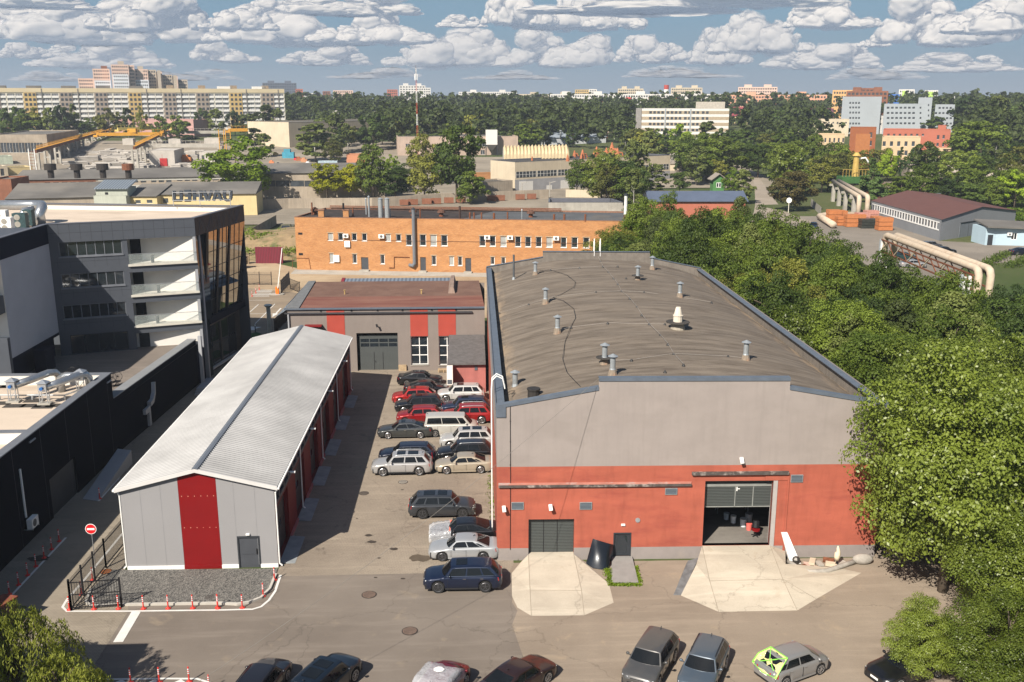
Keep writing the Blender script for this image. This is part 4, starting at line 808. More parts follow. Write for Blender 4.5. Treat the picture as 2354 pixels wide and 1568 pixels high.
# air conditioner on the dark wall with white conduit
s,z=side.px(*v('O',275,1015));t=thing('air_conditioner','white air conditioner with tall white conduit on the dark annex wall','air conditioner',side.pt(s,0,0))
b=MB();side.box(b,s-.5,s+.5,z-.35,z+.35,.25,.62);b.build('housing',WHITE,t);b=MB();b.cyl(side.pt(s-.1,z,.62),side.pt(s-.1,z,.64),.26,.26,14);b.build('fan_grille',M('grille_dark',(.1,.1,.1),.6),t)
b=MB();b.bar(side.pt(s-.45,z-.4,0),side.pt(s-.45,z-.4,.65),.05);b.bar(side.pt(s+.45,z-.4,0),side.pt(s+.45,z-.4,.65),.05);b.bar(side.pt(s+.45,z,.03),side.pt(s+.45,z-.4,.03),.05);b.build('bracket',GALV,t)
b=MB();sa=side.px(*v('O',197,465));side.box(b,s-.1,s+.02,z+.35,sa[1],0,.1);b.build('conduit',WHITE,t)
# wall lamps and two ventilation ducts rising along the annex wall
for(u,w_,l)in((320,1470,'lamp'),(1125,855,'lamp'),(1615,808,'lamp')):
 s,z=side.px(*v('N',u,w_));b=MB();b.bar(side.pt(s-.45,z,.12),side.pt(s+.45,z,.12),.09);b.bar(side.pt(s,z,0),side.pt(s,z,.1),.06);b.build('wall_lamp',LG,low)
DUCT=M('grey_duct',(.36,.375,.40),.5,.08,metal=.2)
for lab,ux,top,ex in(('near flat grey ventilation duct with an elbow rising along the dark annex wall',1555,1105,True),('far flat grey ventilation duct rising along the dark annex wall',1925,735,False)):
 r_=ray(*v('N',ux,top));X_=-30.4;k=X_/r_[0];y_,zt=r_[1]*k,H_CAM+r_[2]*k
 t=thing('ventilation_duct',lab,'duct',(X_,y_,0),group='ventilation ducts on the annex wall');b=MB();b.box(X_-.12,X_+.12,y_-.35,y_+.1,.2,zt);b.build('riser',DUCT,t)
 b=MB();b.box(X_-.14,X_+.14,y_-1.3,y_-.35,zt-.5,zt-.02);b.build('outlet',DUCT,t)
 if ex:b=MB();b.tube([(X_,y_+.1,2.2),(X_,y_+.9,2.3),(X_,y_+1.5,2.9),(X_,y_+1.7,3.9)],.3,4);b.build('elbow',DUCT,t)
b=MB();b.hexa([(-30.6,62.5,0),(-30.0,62.5,0),(-30.0,76,0),(-30.6,76,0),(-30.6,62.5,.9),(-30.0,62.5,.9),(-30.0,76,.9),(-30.6,76,.9)]);b2=b
P_=[g('O',865,780),g('O',1020,800),g('O',1235,560),g('O',1215,520)]
b=MB();b.hexa([(P_[0][0],P_[0][1],0),(P_[1][0],P_[1][1],0),(P_[1][0]+.0,P_[1][1]+8,0),(P_[0][0],P_[0][1]+8,0),(P_[0][0],P_[0][1],.05),(P_[1][0],P_[1][1],.05),(P_[1][0],P_[1][1]+8,1.2),(P_[0][0],P_[0][1]+8,1.2)]);tag(b.build('loading_ramp',LG),'pale concrete loading ramp against the dark annex wall','ramp')
# mirrored rooftop sign, seen from behind
SGN=M('sign_dark_metal',(.035,.045,.06),.5,.1);SGN2=M('sign_rim',(.12,.15,.18),.5)
sg=W((-45.5,117.6),(-26.5,115.75));yb=sg
t=thing('roof_sign','dark rooftop letter sign seen from behind on the office roof edge','sign',sg.pt(5,17.9))
def stroke(pts,w_=.30):
 b=MB();q=[sg.px(*v('X',*p))for p in pts]
 for a,c in zip(q,q[1:]):b.bar(sg.pt(a[0],a[1],0),sg.pt(c[0],c[1],0),.34 if w_ is None else w_,.3)
 return b
GLY=[[[(210,190),(210,500)],[(435,190),(435,500)],[(190,488),(455,488)]],[[(700,190),(700,500)],[(535,198),(730,198)],[(560,340),(700,340)],[(545,490),(730,490)]],[[(848,185),(848,500)],[(1045,185),(1045,500)],[(848,340),(1045,340)]],
[[(1145,190),(1262,490)],[(1390,190),(1285,490)]],[[(1545,190),(1445,495)],[(1575,190),(1700,490)],[(1480,405),(1660,405)]],[[(1790,180),(1790,420),(1850,485),(1950,480),(1990,420),(1990,180)]]]
for gsets in GLY:
 b=MB()
 for pts in gsets:b2=stroke(pts,.24 if abs(pts[0][1]-pts[1][1])<10 else .36);n0=len(b.v);b.v+=b2.v;b.f+=[tuple(i+n0 for i in f)for f in b2.f];b.m+=b2.m
 lo=b.build('letter',SGN,t)
for w_ in(235,487):
 a=sg.px(*v('X',180,w_));c=sg.px(*v('X',2000,w_-20));b=MB();b.bar(sg.pt(a[0],a[1],.22),sg.pt(c[0],c[1],.22),.07);b.build('rail',GALV,t)
for u in(175,1010,1968):a=sg.px(*v('X',u,200));b=MB();b.bar(sg.pt(a[0],17.8,.2),sg.pt(a[0],a[1],.2),.07);b.build('post',GALV,t)
# air handling on the tower roof
def yp(u,w_,z):return(*g('Y',u,w_,z),z)
t=thing('air_duct','large bright round duct bending down on the office roof','duct',yp(1400,1020,17.2))
q=yp(1420,1010,17.2);b=MB();b.tube([(q[0],q[1],17.0),(q[0],q[1],18.3),(q[0]+.15,q[1]+.5,18.9),(q[0]-.3,q[1]+1.5,19.0),(q[0]-1.3,q[1]+1.8,19.0),(q[0]-6.5,q[1]+1.8,19.0)],.52,16);b.build('duct',MATS['spiral_duct'],t,smooth=True)
t=thing('air_duct','smaller bent duct beside the large duct on the office roof','duct',(q[0]-1.6,q[1],17));b=MB();b.tube([(q[0]-1.75,q[1]-.2,17.0),(q[0]-1.75,q[1]-.2,18.1),(q[0]-1.6,q[1]+.1,18.6),(q[0]-.9,q[1]+.8,18.7)],.33,14);b.build('duct',MATS['spiral_duct'],t,smooth=True)
def condenser(x,y,lab,mat_,w2,h2,gr='white'):
 t=thing('condenser_unit',lab,'condenser',(x,y,17.15),group='condensers on the office roof');b=MB();b.box(x-w2,x+w2,y-.3,y+.5,17.3,17.3+h2);b.build('housing',mat_,t)
 b=MB();b.box(x-w2,x-w2+.12,y-.3,y+.5,17.15,17.3);b.box(x+w2-.12,x+w2,y-.3,y+.5,17.15,17.3);b.build('feet',DARKMET,t)
 for k in range(2):b=MB();zc=17.3+h2*(.27+.46*k);b.cyl((x-.15,y-.3,zc),(x-.15,y-.33,zc),h2*.2,h2*.2,16);b.build('fan_grille',M('fan_grey',(.28,.27,.24),.6),t)
q2=yp(280,1260,17.3);condenser(q2[0],q2[1],'white twin fan condenser at the office roof edge',WHITE,.5,1.35)
DG=M('dark_grid',(.03,.06,.065),.5,.4,9)
q2=yp(640,1180,17.3);condenser(q2[0],q2[1]+.6,'dark green gridded condenser next to the white one',DG,.65,1.5);q2=yp(880,1100,17.3);condenser(q2[0],q2[1]+1.0,'dark gridded condenser nearest the bent ducts',DG,.45,1.6)
q2=yp(-80,1150,17.3);condenser(q2[0],q2[1]+.8,'pale cabinet condenser at the left picture edge',WHITE,.7,1.7)
# wall camera, round terrace chairs
def mesh_chair(x,y,rz):
 t=thing('wire_chair','round black wire chair standing on the tiled terrace','chair',(x,y,TZ),rz,'wire chairs on the terrace');b=MB()
 for k in range(20):a=k*math.pi/10;b.bar((x+.05,y,TZ+.85),(x+.42*math.cos(a),y+.1,TZ+.85+.42*math.sin(a)),.012)
 b.tube([(x+.42*math.cos(k*math.pi/10),y+.1,TZ+.85+.42*math.sin(k*math.pi/10))for k in range(21)],.02,5);b.build('backrest',BLACK,t)
 b=MB();b.cyl((x,y-.2,TZ+.42),(x,y-.2,TZ+.45),.38,.38,16);b.build('seat',BLACK,t)
 b=MB()
 for k in range(4):a=k*1.57+.8;b.bar((x,y-.2,TZ+.42),(x+.3*math.cos(a),y-.2+.3*math.sin(a),TZ),.03)
 b.build('legs',BLACK,t)
for(u,w_)in((1170,860),(1230,850),(760,800)):x,y=g('N',u,w_,TZ+.4);mesh_chair(x,y,0)
# entrance steps with rail, canopy
t=thing('entrance_steps','pale steps with metal handrail at the foot of the office','steps',(-27.5,101,0));b=MB();b.box(-29.0,-26.6,99.0,103,0,.55);b.box(-29.0,-26.6,98.6,99,0,.36);b.box(-29.0,-26.6,98.2,98.6,0,.18);b.build('stairs',LG,t);b=MB()
for y in(98.4,100,101.5,103):b.bar((-26.7,y,.2 if y<99 else .55),(-26.7,y,1.2 if y<99 else 1.55),.05)
b.bar((-26.7,98.4,1.2),(-26.7,100,1.55),.05);b.bar((-26.7,100,1.55),(-26.7,103,1.55),.05);b.bar((-26.7,100,1.1),(-26.7,103,1.1),.03);b.build('handrail',GALV,t)
sheet('lawn',[(-27.2,104),(-25.9,104),(-24.8,116),(-27.0,116)],.045,M('shade_lawn',(.035,.09,.015),.95,.3,2,grain=.3))  # darker copy of the lawn green, with shade put into the colour
sheet('lawn',[g('F',205,1234),g('F',270,1234),g('F',385,1150),g('F',345,1137),g('F',290,1150)],.045,MATS['shade_lawn'])
# ---------------------------------------------------------------- grey building with brown roof across the lane
lb=thing('lane_building','grey rendered building with brown felt roof and red stripes across the paved lane','workshop',(-9,107,0))
L0,L1,L2,L3=(-20.6,107.0),(1.4,107.0),(1.6,122.0),(-20.5,122.4)
l_=W(L0,L1);gg=l_.rect('F',1133,1142,1455,1440);gg=(gg[0],gg[1],.0,gg[3]);w1=l_.rect('F',1555,1168,1690,1392);w2=l_.rect('F',1775,1168,1905,1395)
LGR=M('grey_lane_render',(.20,.172,.155),.9,.06,.6,grain=.06,streak=.12)
mb=MB();l_.wall(mb,0,l_.L,0,7.2,[gg,w1,w2],.5);W(L1,L2).wall(mb,0,15,0,7.2);W(L3,L0).wall(mb,0,15.4,0,7.2);W(L2,L3).wall(mb,0,22.1,0,7.3);mb.build('wall',LGR,lb)
PLR2=M('brick_red_render',(.33,.055,.038),.85,.08,.6,grain=.06)
for(a,c,zb)in((897,1036,2.2),(1550,1688,None),(1770,1907,None)):
 s0=l_.px(*v('F',a,1060))[0];s1=l_.px(*v('F',c,1060))[0];b=MB();l_.box(b,s0,s1,zb if zb else w1[3]+.02,7.2,0,.03);b.build('red_stripe',PLR2,lb)
b=MB();l_.box(b,gg[0]+.3,gg[1],gg[2],gg[3]-.35,-.5,-.42);gt=b.build('sectional_gate',metal_ribs('sectional_ribs',2,.13,(.075,.085,.085),(.03,.035,.035),.5,0,.5,.02),lb)
for zz in(.62,.74):
 for k in range(4):a=gg[0]+.35+(gg[1]-gg[0]-.4)*k/4;b=MB();l_.box(b,a+.05,a+(gg[1]-gg[0]-.4)/4-.05,gg[3]*zz,gg[3]*(zz+.085),-.42,-.415);b.build('gate_window',GLASS,gt)
b=MB();a=gg[0]+(gg[1]-gg[0])*.4;l_.box(b,a,a+.05,.05,2.1,-.42,-.40);l_.box(b,a+1.0,a+1.05,.05,2.1,-.42,-.40);l_.box(b,a+.15,a+.2,.9,1.1,-.42,-.36);b.build('wicket_door',BLACK,gt)
for h in(w1,w2):window(l_,h,lb,WHITE,GLASS,2,3,.25,.09,CONC)
b=MB();l_.box(b,-.3,l_.L-1.4,6.72,6.86,0,.25);b.build('gutter',M('gutter_dark',(.05,.05,.055),.5),lb)
b=MB();l_.box(b,-.35,l_.L,7.2,7.35,-.1,.22);b.build('eaves',CAPM,lb)
zb_=6.35
m_,nt_,b_=newmat('brown_felt');co_=coords(nt_);s_=nn(nt_,'ShaderNodeSeparateXYZ');nt_.links.new(co_,s_.inputs[0])
st_=ramp(nt_,mth(nt_,'MULTIPLY_ADD',s_.outputs[1],1.,mth(nt_,'MULTIPLY',noise(nt_,co_,.5,3),.4)),[(.0,0.),(.05,1.)])
mp=nn(nt_,'ShaderNodeMapRange');mp.inputs[1].default_value=6.2;mp.inputs[2].default_value=6.5;nt_.links.new(mth(nt_,'ADD',s_.outputs[1],mth(nt_,'MULTIPLY',noise(nt_,co_,1.5,3),.3)),mp.inputs[0])
c1_=mixc(nt_,ramp(nt_,noise(nt_,vmt(nt_,'MULTIPLY',co_,(.2,1,1)),.8,6,.65),[(.4,0.),(.65,1.)]),(.145,.058,.045),(.20,.10,.075));c2_=mixc(nt_,ramp(nt_,noise(nt_,co_,.5,6,.65),[(.4,0.),(.65,1.)]),(.125,.072,.055),(.165,.10,.076))
setb(nt_,b_,mixc(nt_,mp.outputs[0],c1_,c2_),.9,0,.2)
b=MB();b.grid([[(L0[0]+1.3-.5*k/8+(L1[0]-L0[0]-1.3)*i/20,107+15.3*k/8,7.3+.22*k/8)for i in range(21)]for k in range(9)]);b.build('roof',m_,lb)
b=MB();b.hexa([(L0[0]-.2,106.9,7.2),(L0[0]+1.3,106.9,7.2),(L0[0]+.8,122.4,7.4),(L0[0]-.1,122.4,7.4),(L0[0]-.2,106.9,7.34),(L0[0]+1.3,106.9,7.4),(L0[0]+.8,122.4,7.66),(L0[0]-.1,122.4,7.6)]);b.build('roof_edge',M('edge_felt',(.13,.135,.14),.8,.2,2),lb)
BLR=metal_ribs('blue_grey_sheet',0,.5,(.20,.24,.29),(.11,.13,.16),.4,.2,.5,.03)
b=MB();b.face([(-16.5,122.9,7.1),(-2.5,122.9,7.1),(-2.5,125.2,7.4),(-16.5,125.2,7.4)]);b.build('lean_to_roof',BLR,lb)
for x_ in(-2.5,-16.6):b=MB();b.bar((x_,122.9,7.16),(x_,125.2,7.46),.4,.1);b.build('verge_board',M('maroon',(.18,.02,.03),.5),lb)
b=MB();b.face([(L0[0]-.2,107.2,7.1),(L0[0]+.1,122.2,7.4),(L0[0]-1.2,124.5,6.4),(L0[0]-1.6,108,6.1)][::-1]);b.build('side_roof',BLR,lb)
b=MB();b.hexa([(-2.9,114.5,7.3),(-2.0,114.5,7.3),(-2.0,122,7.4),(-2.9,122,7.4),(-2.6,114.7,8.1),(-2.2,114.7,8.1),(-2.2,122,8.3),(-2.6,122,8.3)]);b.build('roof_upstand',M('upstand_felt',(.22,.16,.13),.9,.2,1),lb)
for(u,w_)in((1037,833),(1638,830)):x,y=g('F',u,w_,7.5);b=MB();b.cyl((x,y,7.3),(x,y,7.9),.08,.08,8);b.cyl((x,y,7.9),(x,y,7.95),.16,.16,8);b.build('roof_vent',M('yellow_brown',(.4,.28,.12),.6),lb)
for u in(850,1090,1295,1490,1720,1910):s,z=l_.px(*v('F',u,970));b=MB();b.cyl(l_.pt(s,7.03,0),l_.pt(s,7.03,.04),.12,.12,10);b.build('wall_hole',BLACK,lb)
s,z=l_.px(*v('F',1292,1083));b=MB();b.bar(l_.pt(s,z,0),l_.pt(s,z,.5),.08);b.bar(l_.pt(s-.05,z+.25,.45),l_.pt(s+.05,z-.1,.5),.2,.12);b.build('floodlight',BLACK,lb)
s,z=l_.px(*v('F',795,1090));t=lb;b=MB();l_.box(b,s-.95,s+.95,z+.12,z+.22,0,.9);b.build('awning',REDCL,lb)
b=MB();[b.bar(l_.pt(s+d,z-.5,0),l_.pt(s+d,z+.1,.8),.07)for d in(-.8,-.2,.4,.8)];b.build('awning_bracket',DARKMET,lb)
b=MB();b.tube([(L0[0]+.1,106.85,6.8),(L0[0]+.1,106.85,0)],.1,8);b.build('downpipe',LG,lb)
# pink lean-to beside the workshop
pk=thing('lean_to_shed','pink rendered shed with grey felt roof beside the workshop wall','shed',(-.6,100,0))
px0,px1,py0,py1=-2.15,1.35,98.2,106.9
p_=W((px0+.1,py0),(px1,py0));b=MB();p_.wall(b,0,p_.L,0,3.1);W((px0+.1,py1),(px0+.1,py0)).wall(b,0,10.4,0,3.2);b.build('wall',M('pink_render',(.36,.13,.115),.85,.15,.5,streak=.2),pk)
b=MB();b.hexa([(px0-.5,py0-.4,3.1),(px1,py0-.4,3.1),(px1,py1,4.0),(px0-.5,py1,4.0),(px0-.5,py0-.4,3.25),(px1,py0-.4,3.25),(px1,py1,4.15),(px0-.5,py1,4.15)]);b.build('roof',M('shingle_grey',(.11,.105,.105),.9,.25,2.2,grain=.3),pk)
h=p_.rect('F',2055,1398,2078,1434);b=MB();p_.box(b,*h,0,.04);b.build('louvre',LOUV,pk)
x,y=g('F',1868,1560);b=MB();b.box(px0-.65,px0-.02,101,101.7,0,2.0);c_=b.build('electric_cabinet',WHITE);tag(c_,'tall white electric cabinet at the corner of the pink shed','cabinet')
b=MB();b.box(px0-.6,px0-.1,100.98,101,.1,.6);b.build('vent_slats',LOUV,c_)
# pallets by the wall
PAL=M('pallet_wood',(.36,.27,.17),.9,.25,3,grain=.2)
def pallet_stack(x,y,n,rz,lab,m=None,z0=0):
 t=thing('pallet_stack',lab,'pallets',(x,y,z0),rz)
 Mx=Matrix.Translation((x,y,0))@Matrix.Rotation(rz,4,'Z')
 for k in range(n):
  z=z0+k*.15;b=MB()
  for j in range(5):b.box(-.6,.6,-.4+j*.18,-.3+j*.18,z+.12,z+.14,Mx)
  for j in(-.55,0,.45):b.box(j,j+.1,-.4,.42,z,z+.12,Mx)
  b.build('pallet',m or PAL,t)
x,y=g('H',780,75);pallet_stack(x,y+.3,7,.1,'dark weathered pallet stack below the left multi-pane window',M('old_pallet',(.13,.09,.06),.9,.3,3))
x,y=g('H',960,85);pallet_stack(x,y+.3,4,-.05,'pale pallet stack below the windows of the lane building')
x,y=g('H',665,110);b=MB();b.box(x-.5,x+.4,y,y+.4,0,.7);tag(b.build('wooden_crate',PAL),'plywood crate leaning by the gate pillar of the lane building','crate')
x,y=g('H',1170,118);pallet_stack(x,y,2,0,'two pallets beside the pink shed',None)
# ---------------------------------------------------------------- orange brick building
bk=thing('brick_building','long orange brick building with flat dark roof and two rows of white windows','brick building',(-2,170,0))
K0,K1,K2,K3=(-31.6,175.5),(27.5,167.0),(31.0,181.5),(-28.3,190.5)
k_=W(K0,K1);zk=9.5
BRK=mat_brick('orange_brick',(.36,.145,.052),(.47,.225,.088),(.37,.25,.14),1.0,.4)
ups=[(399,1380,438,1436),(475,1380,513,1436),(578,1383,616,1437),(655,1384,692,1440),(834,1388,872,1442),(912,1390,950,1444),(987,1393,1032,1475),(1090,1392,1138,1477),(1171,1394,1218,1478),(1251,1396,1299,1478),
(1540,1402,1586,1480),(1618,1402,1662,1480),(1698,1404,1743,1483),(1808,1406,1853,1484),(1884,1408,1929,1485),(1964,1409,2009,1486),(2044,1411,2090,1488),(2152,1413,2197,1490),(2233,1413,2281,1492),(2321,1415,2368,1493)]
lows=[(918,518,949,592),(1098,523,1132,597),(1316,528,1350,601),(1718,536,1754,610),(1857,541,1893,613),(1924,543,1958,615),(2180,545,2212,606),(2264,548,2297,600)]
doors=[(1166,549,1223,643),(1629,548,1673,642),(1982,555,2028,648)]
H_=[k_.rect('B',*r_)for r_ in ups]+[k_.rect('F',*r_)for r_ in lows];D_=[k_.rect('F',*r_)for r_ in doors];D_=[(d[0],d[1],.25,d[3])for d in D_]
ws,_=block(bk,[K0,K1,K2,K3],0,zk,BRK,M('black_felt',(.035,.028,.026),.9,.3,.8,grain=.2,dirt=(.10,.07,.05)),.22,{0:H_+D_},.22,capm=M('brick_cap',(.22,.12,.08),.9,.3,2))
BWH=M('window_white',(.85,.84,.82),.5,.03)
for i,h in enumerate(H_):window(k_,h,bk,BWH,GLASS if i%4 else M('blind_glass',(.30,.31,.30),.15,.1),1,1,.2,.09,BWH,name='window')
for i,h in enumerate(H_):
 b=MB();k_.box(b,h[0]-.15,h[1]+.15,h[3]+.01,h[3]+.16,0,.03);b.build('lintel',M('lintel',(.36,.27,.18),.9,.2),bk)
for d in D_:
 b=MB();k_.box(b,*d,-.18,-.12);b.build('door',DOORM,bk);b=MB();k_.box(b,d[0]-.2,d[1]+.2,0,.25,0,.9);b.build('step',CONC,bk)
 # right part of the roof is newer and grey
b=MB();
def onk(t_,q):a=Vector(K0).lerp(Vector(K1),t_);c=Vector(K3).lerp(Vector(K2),t_);p=a.lerp(c,q);return(p.x,p.y)
b.face([(*onk(.49,.03),9.30),(*onk(.995,.03),9.30),(*onk(.995,.97),9.30),(*onk(.55,.97),9.30)]);b.build('roof_newer_part',M('grey_roof_felt',(.085,.090,.095),.8,.2,.3,grain=.15,dirt=(.16,.13,.1)),bk)
b=MB();q0=Vector((*K3,9.3));q1=Vector((*K2,9.3));
for dz,o in((9.75,.1),(9.95,-.15)):b.tube([(K3[0]+1,K3[1]-.6-o,dz),(K2[0]-14,K2[1]+2.0-.6-o,dz)],.09,6)
b.build('pipeline',RUST,bk)
zr_=9.28
def kroof(w,u,vv):return(*g(w,u,vv,zr_),zr_)
def flue(lab,u,vb,hpx_top,r_,mat_,capr=0,w='B'):
 x,y,z=kroof(w,u,vb);hh=(vb-hpx_top)*VW[w][2]/FPX*y*1.04;t=thing('roof_flue',lab,'flue',(x,y,z),group='flues on the brick building roof');b=MB();b.cyl((x,y,z),(x,y,z+hh),r_,r_,10);b.build('pipe',mat_,t)
 if capr:b=MB();b.cyl((x,y,z+hh),(x,y,z+hh+.25),capr,.03,10);b.build('cap',mat_,t)
for lab,u,vb,vt,r_,m,c in[('tall thick silver flue, left of the pair',797,1272,1130,.42,GALV2,.5),('tall thick silver flue, right of the pair',847,1276,1130,.42,GALV2,.5),('thin silver flue with white top, left of the thick pair',710,1258,1115,.17,GALV2,.25),('thinner silver flue beside the first thin one',688,1240,1130,.13,GALV2,.2),
('thin short silver pipe just right of the thick pair',868,1272,1200,.12,GALV2,0),('rust red mast pipe at the left roof edge',281,1245,1155,.14,RUST,0),('dark mast with lamp left of the centre',518,1262,1160,.17,BLACK,0),('short brown pipe behind the dark mast',588,1255,1190,.13,RUST,0),
('red brown pipe right of the round hood',1094,1272,1200,.12,RUST,0),('tall dark pipe at the seam of old and new roofing',1393,1275,1182,.2,M('dark_rust',(.05,.03,.025),.8),0),('bent brown pipe just right of the roof seam',1468,1280,1235,.16,RUST,.2),('second brown pipe on the grey roof',1500,1280,1228,.16,RUST,0),('third brown pipe on the grey roof',1556,1283,1228,.14,RUST,0),
('thick brown pipe in the middle of the grey roof',1650,1285,1232,.2,RUST,0),('brown pipe left of the thin steel pole',1752,1286,1225,.14,RUST,0),('thin steel pole on the grey roof',1860,1285,1212,.1,GALV2,.15),('dark brown flue right of the round grey-roof hood',2102,1290,1240,.2,RUST,0),('orange rusty flue with bracket',2179,1292,1240,.2,RUST,0),('short brown flue at the tree end of the roof',2337,1296,1240,.18,RUST,0)]:
 flue(lab,u,vb,vt,r_,m,c)
for lab,u,vv in[('rusty mushroom hood on the old dark roofing',1040,1250),('small rusty hood near the roof seam',1253,1255),('rusty hood on the grey roofing',1927,1262),('rusty conical hood at the left end of the roof',300,1240)]:
 x,y,z=kroof('B',u,vv);t=thing('roof_hood',lab,'roof hood',(x,y,z),group='hoods on the brick building roof');b=MB();b.cyl((x,y,z),(x,y,z+.7),.45,.35,10);b.build('neck',RUST,t);b=MB();b.cyl((x,y,z+.7),(x,y,z+1.0),.8,.7,12);b.cyl((x,y,z+1.0),(x,y,z+1.4),.7,.1,12);b.build('hood',M('hood_rust',(.09,.045,.03),.8,.3,3),t)
for lab,u,vv in[('brick chimney with vents at the left end of the roof',350,1262),('small brick chimney right of the dark mast',536,1262)]:
 x,y,z=kroof('B',u,vv);t=thing('brick_chimney',lab,'chimney',(x,y,z),group='brick chimneys');b=MB();b.box(x-.5,x+.5,y-.4,y+.4,z,z+1.3);b.build('shaft',MATS['orange_brick'],t);b=MB();b.box(x-.62,x+.62,y-.5,y+.5,z+1.3,z+1.42);b.build('slab',MATS['brick_cap'],t)
x,y,z=kroof('C',675,1405);t=thing('roof_flue','tall white striped flue at the right end of the roof','flue',(x,y,z));b=MB();b.cyl((x,y,z),(x,y,z+4.2),.32,.28,12);b.build('pipe',M('white_flue',(.6,.6,.58),.6,.2,2),t);b=MB();b.cyl((x,y,z+4.2),(x,y,z+4.5),.4,.4,12);b.build('cap',DARKMET,t);b=MB();b.cyl((x,y,z),(x,y,z+.8),.34,.34,12);b.build('collar',MATS['hood_rust'],t)
# tall duct on the facade
s,zt=k_.px(*v('B',1047,1275));t=thing('facade_flue','tall grey steel flue pipe running up the brick front','flue',k_.pt(s,0,.4));b=MB();b.tube([k_.pt(s-1.0,1.2,.0),k_.pt(s-.3,1.15,.45),k_.pt(s,1.6,.45),k_.pt(s,11.2,.45)],.32,12);b.build('pipe',M('flue_blue_grey',(.19,.21,.24),.4,.1,metal=.4),t);b=MB();b.cyl(k_.pt(s,11.2,.45),k_.pt(s,11.5,.45),.4,.1,12);b.build('cap',DARKMET,t)
def acu(w,u,vv,lab,wl_,root=None,sz=.5):
 s,z=wl_.px(*v(w,u,vv));t=thing('air_conditioner',lab,'air conditioner',wl_.pt(s,0,0),group='air conditioners on the brick front');b=MB();wl_.box(b,s-sz,s+sz,z-sz*.7,z+sz*.7,.15,.5);b.build('housing',WHITE,t);b=MB();b.cyl(wl_.pt(s,z,.5),wl_.pt(s,z,.53),sz*.5,sz*.5,12);b.build('fan_grille',MATS['grille_dark'],t)
for u,vv,lab in[(536,1399,'air conditioner between the second and third small windows'),(805,1403,'air conditioner left of the fifth small window'),(1600,1411,'air conditioner left of the second large window of the right row'),(1773,1413,'air conditioner between the third and fourth large windows of the right row'),(2119,1418,'air conditioner near the tree end of the upper window row')]:acu('B',u,vv,lab,k_)
for(u,vv,sz,lab)in((1059,443,.55,'white utility box under the third small window'),(974,557,.6,'white utility box beside the first ground floor window')):
 s,z=k_.px(*v('F',u,vv));b=MB();k_.box(b,s-sz*.9,s+sz*.9,z-sz,z+sz,0,.35);tag(b.build('utility_box',BWH),lab,'box')
for(u0,v0,u1,v1)in((672,355,705,371),(676,515,709,533)):h=k_.rect('F',u0,v0,u1,v1);b=MB();k_.box(b,*h,-.02,.03);b.build('vent_grille',BLACK,bk)
b=MB();a=k_.px(*v('B',390,1432));b.bar(k_.pt(a[0],5.55,.05),k_.pt(k_.L,5.55,.05),.05);b.build('cable',M('cable_brown',(.12,.05,.03),.8),bk)
b=MB();pts=[k_.px(*v('F',*p))for p in[(1385,630),(1425,630),(1425,545),(1545,548)]];b.tube([k_.pt(p[0],p[1],.1)for p in pts],.07,6);b.build('gas_pipe',RUST,bk)
b=MB();pts=[k_.px(*v('F',*p))for p in[(628,635),(628,552),(755,556),(770,640)]];b.tube([k_.pt(p[0],p[1],.08)for p in pts],.05,6);b.build('gas_pipe',M('brown_pipe',(.2,.07,.03),.8),bk)
# second roof with standing parapet behind the brick building
t=thing('rear_roof_block','low block with tall panel parapet behind the right end of the brick building','building',(32,195,0))
q=[G(*v('T',870,1030),8.4),G(*v('T',1750,1030),8.4),G(*v('T',1605,928),9.3),G(*v('T',870,925),9.3)]
q[0]=(q[0][0],q[0][1]+1.2);q[1]=(q[1][0],q[1][1]+1.2)
block(t,q,0,9.3,CONC,M('mixed_felt',(.13,.12,.105),.9,.35,.3),1.3,capm=CAPG)
# ---------------------------------------------------------------- cars
def paint(name,col,metal=.35,rough=.32):
 if name in MATS:return MATS[name]
 m,nt,b=newmat(name);co=coords(nt)
 dz=ramp(nt,noise(nt,co,1.3,4,.6),[(.4,0.),(.7,1.)])
 setb(nt,b,mixc(nt,mth(nt,'MULTIPLY',dz,.012 if sum(col)<.3 else .08),sc(col,.8),(.25,.21,.16)),rough,metal,.4,.8);b.inputs['Coat Roughness'].default_value=.05;return m
TYRE=M('tyre_rubber',(.018,.018,.018),.85,.2);RIMM=M('alloy_rim',(.50,.50,.51),.3,.05,metal=.8);RIMD=M('dark_alloy_rim',(.10,.10,.11),.35,.05,metal=.6)
PLAST=M('black_plastic',(.02,.02,.022),.6,.1);TAIL=M('tail_lamp_red',(.45,.012,.012),.15,.1,spec=.8);HEAD=M('head_lamp_glass',(.55,.57,.60),.1,.1,spec=.9);CHROME=M('chrome',(.65,.65,.66),.12,.02,metal=1.)
PLATE=M('number_plate',(.75,.75,.72),.5,.02);INTR=M('car_interior',(.04,.038,.035),.9,.2)
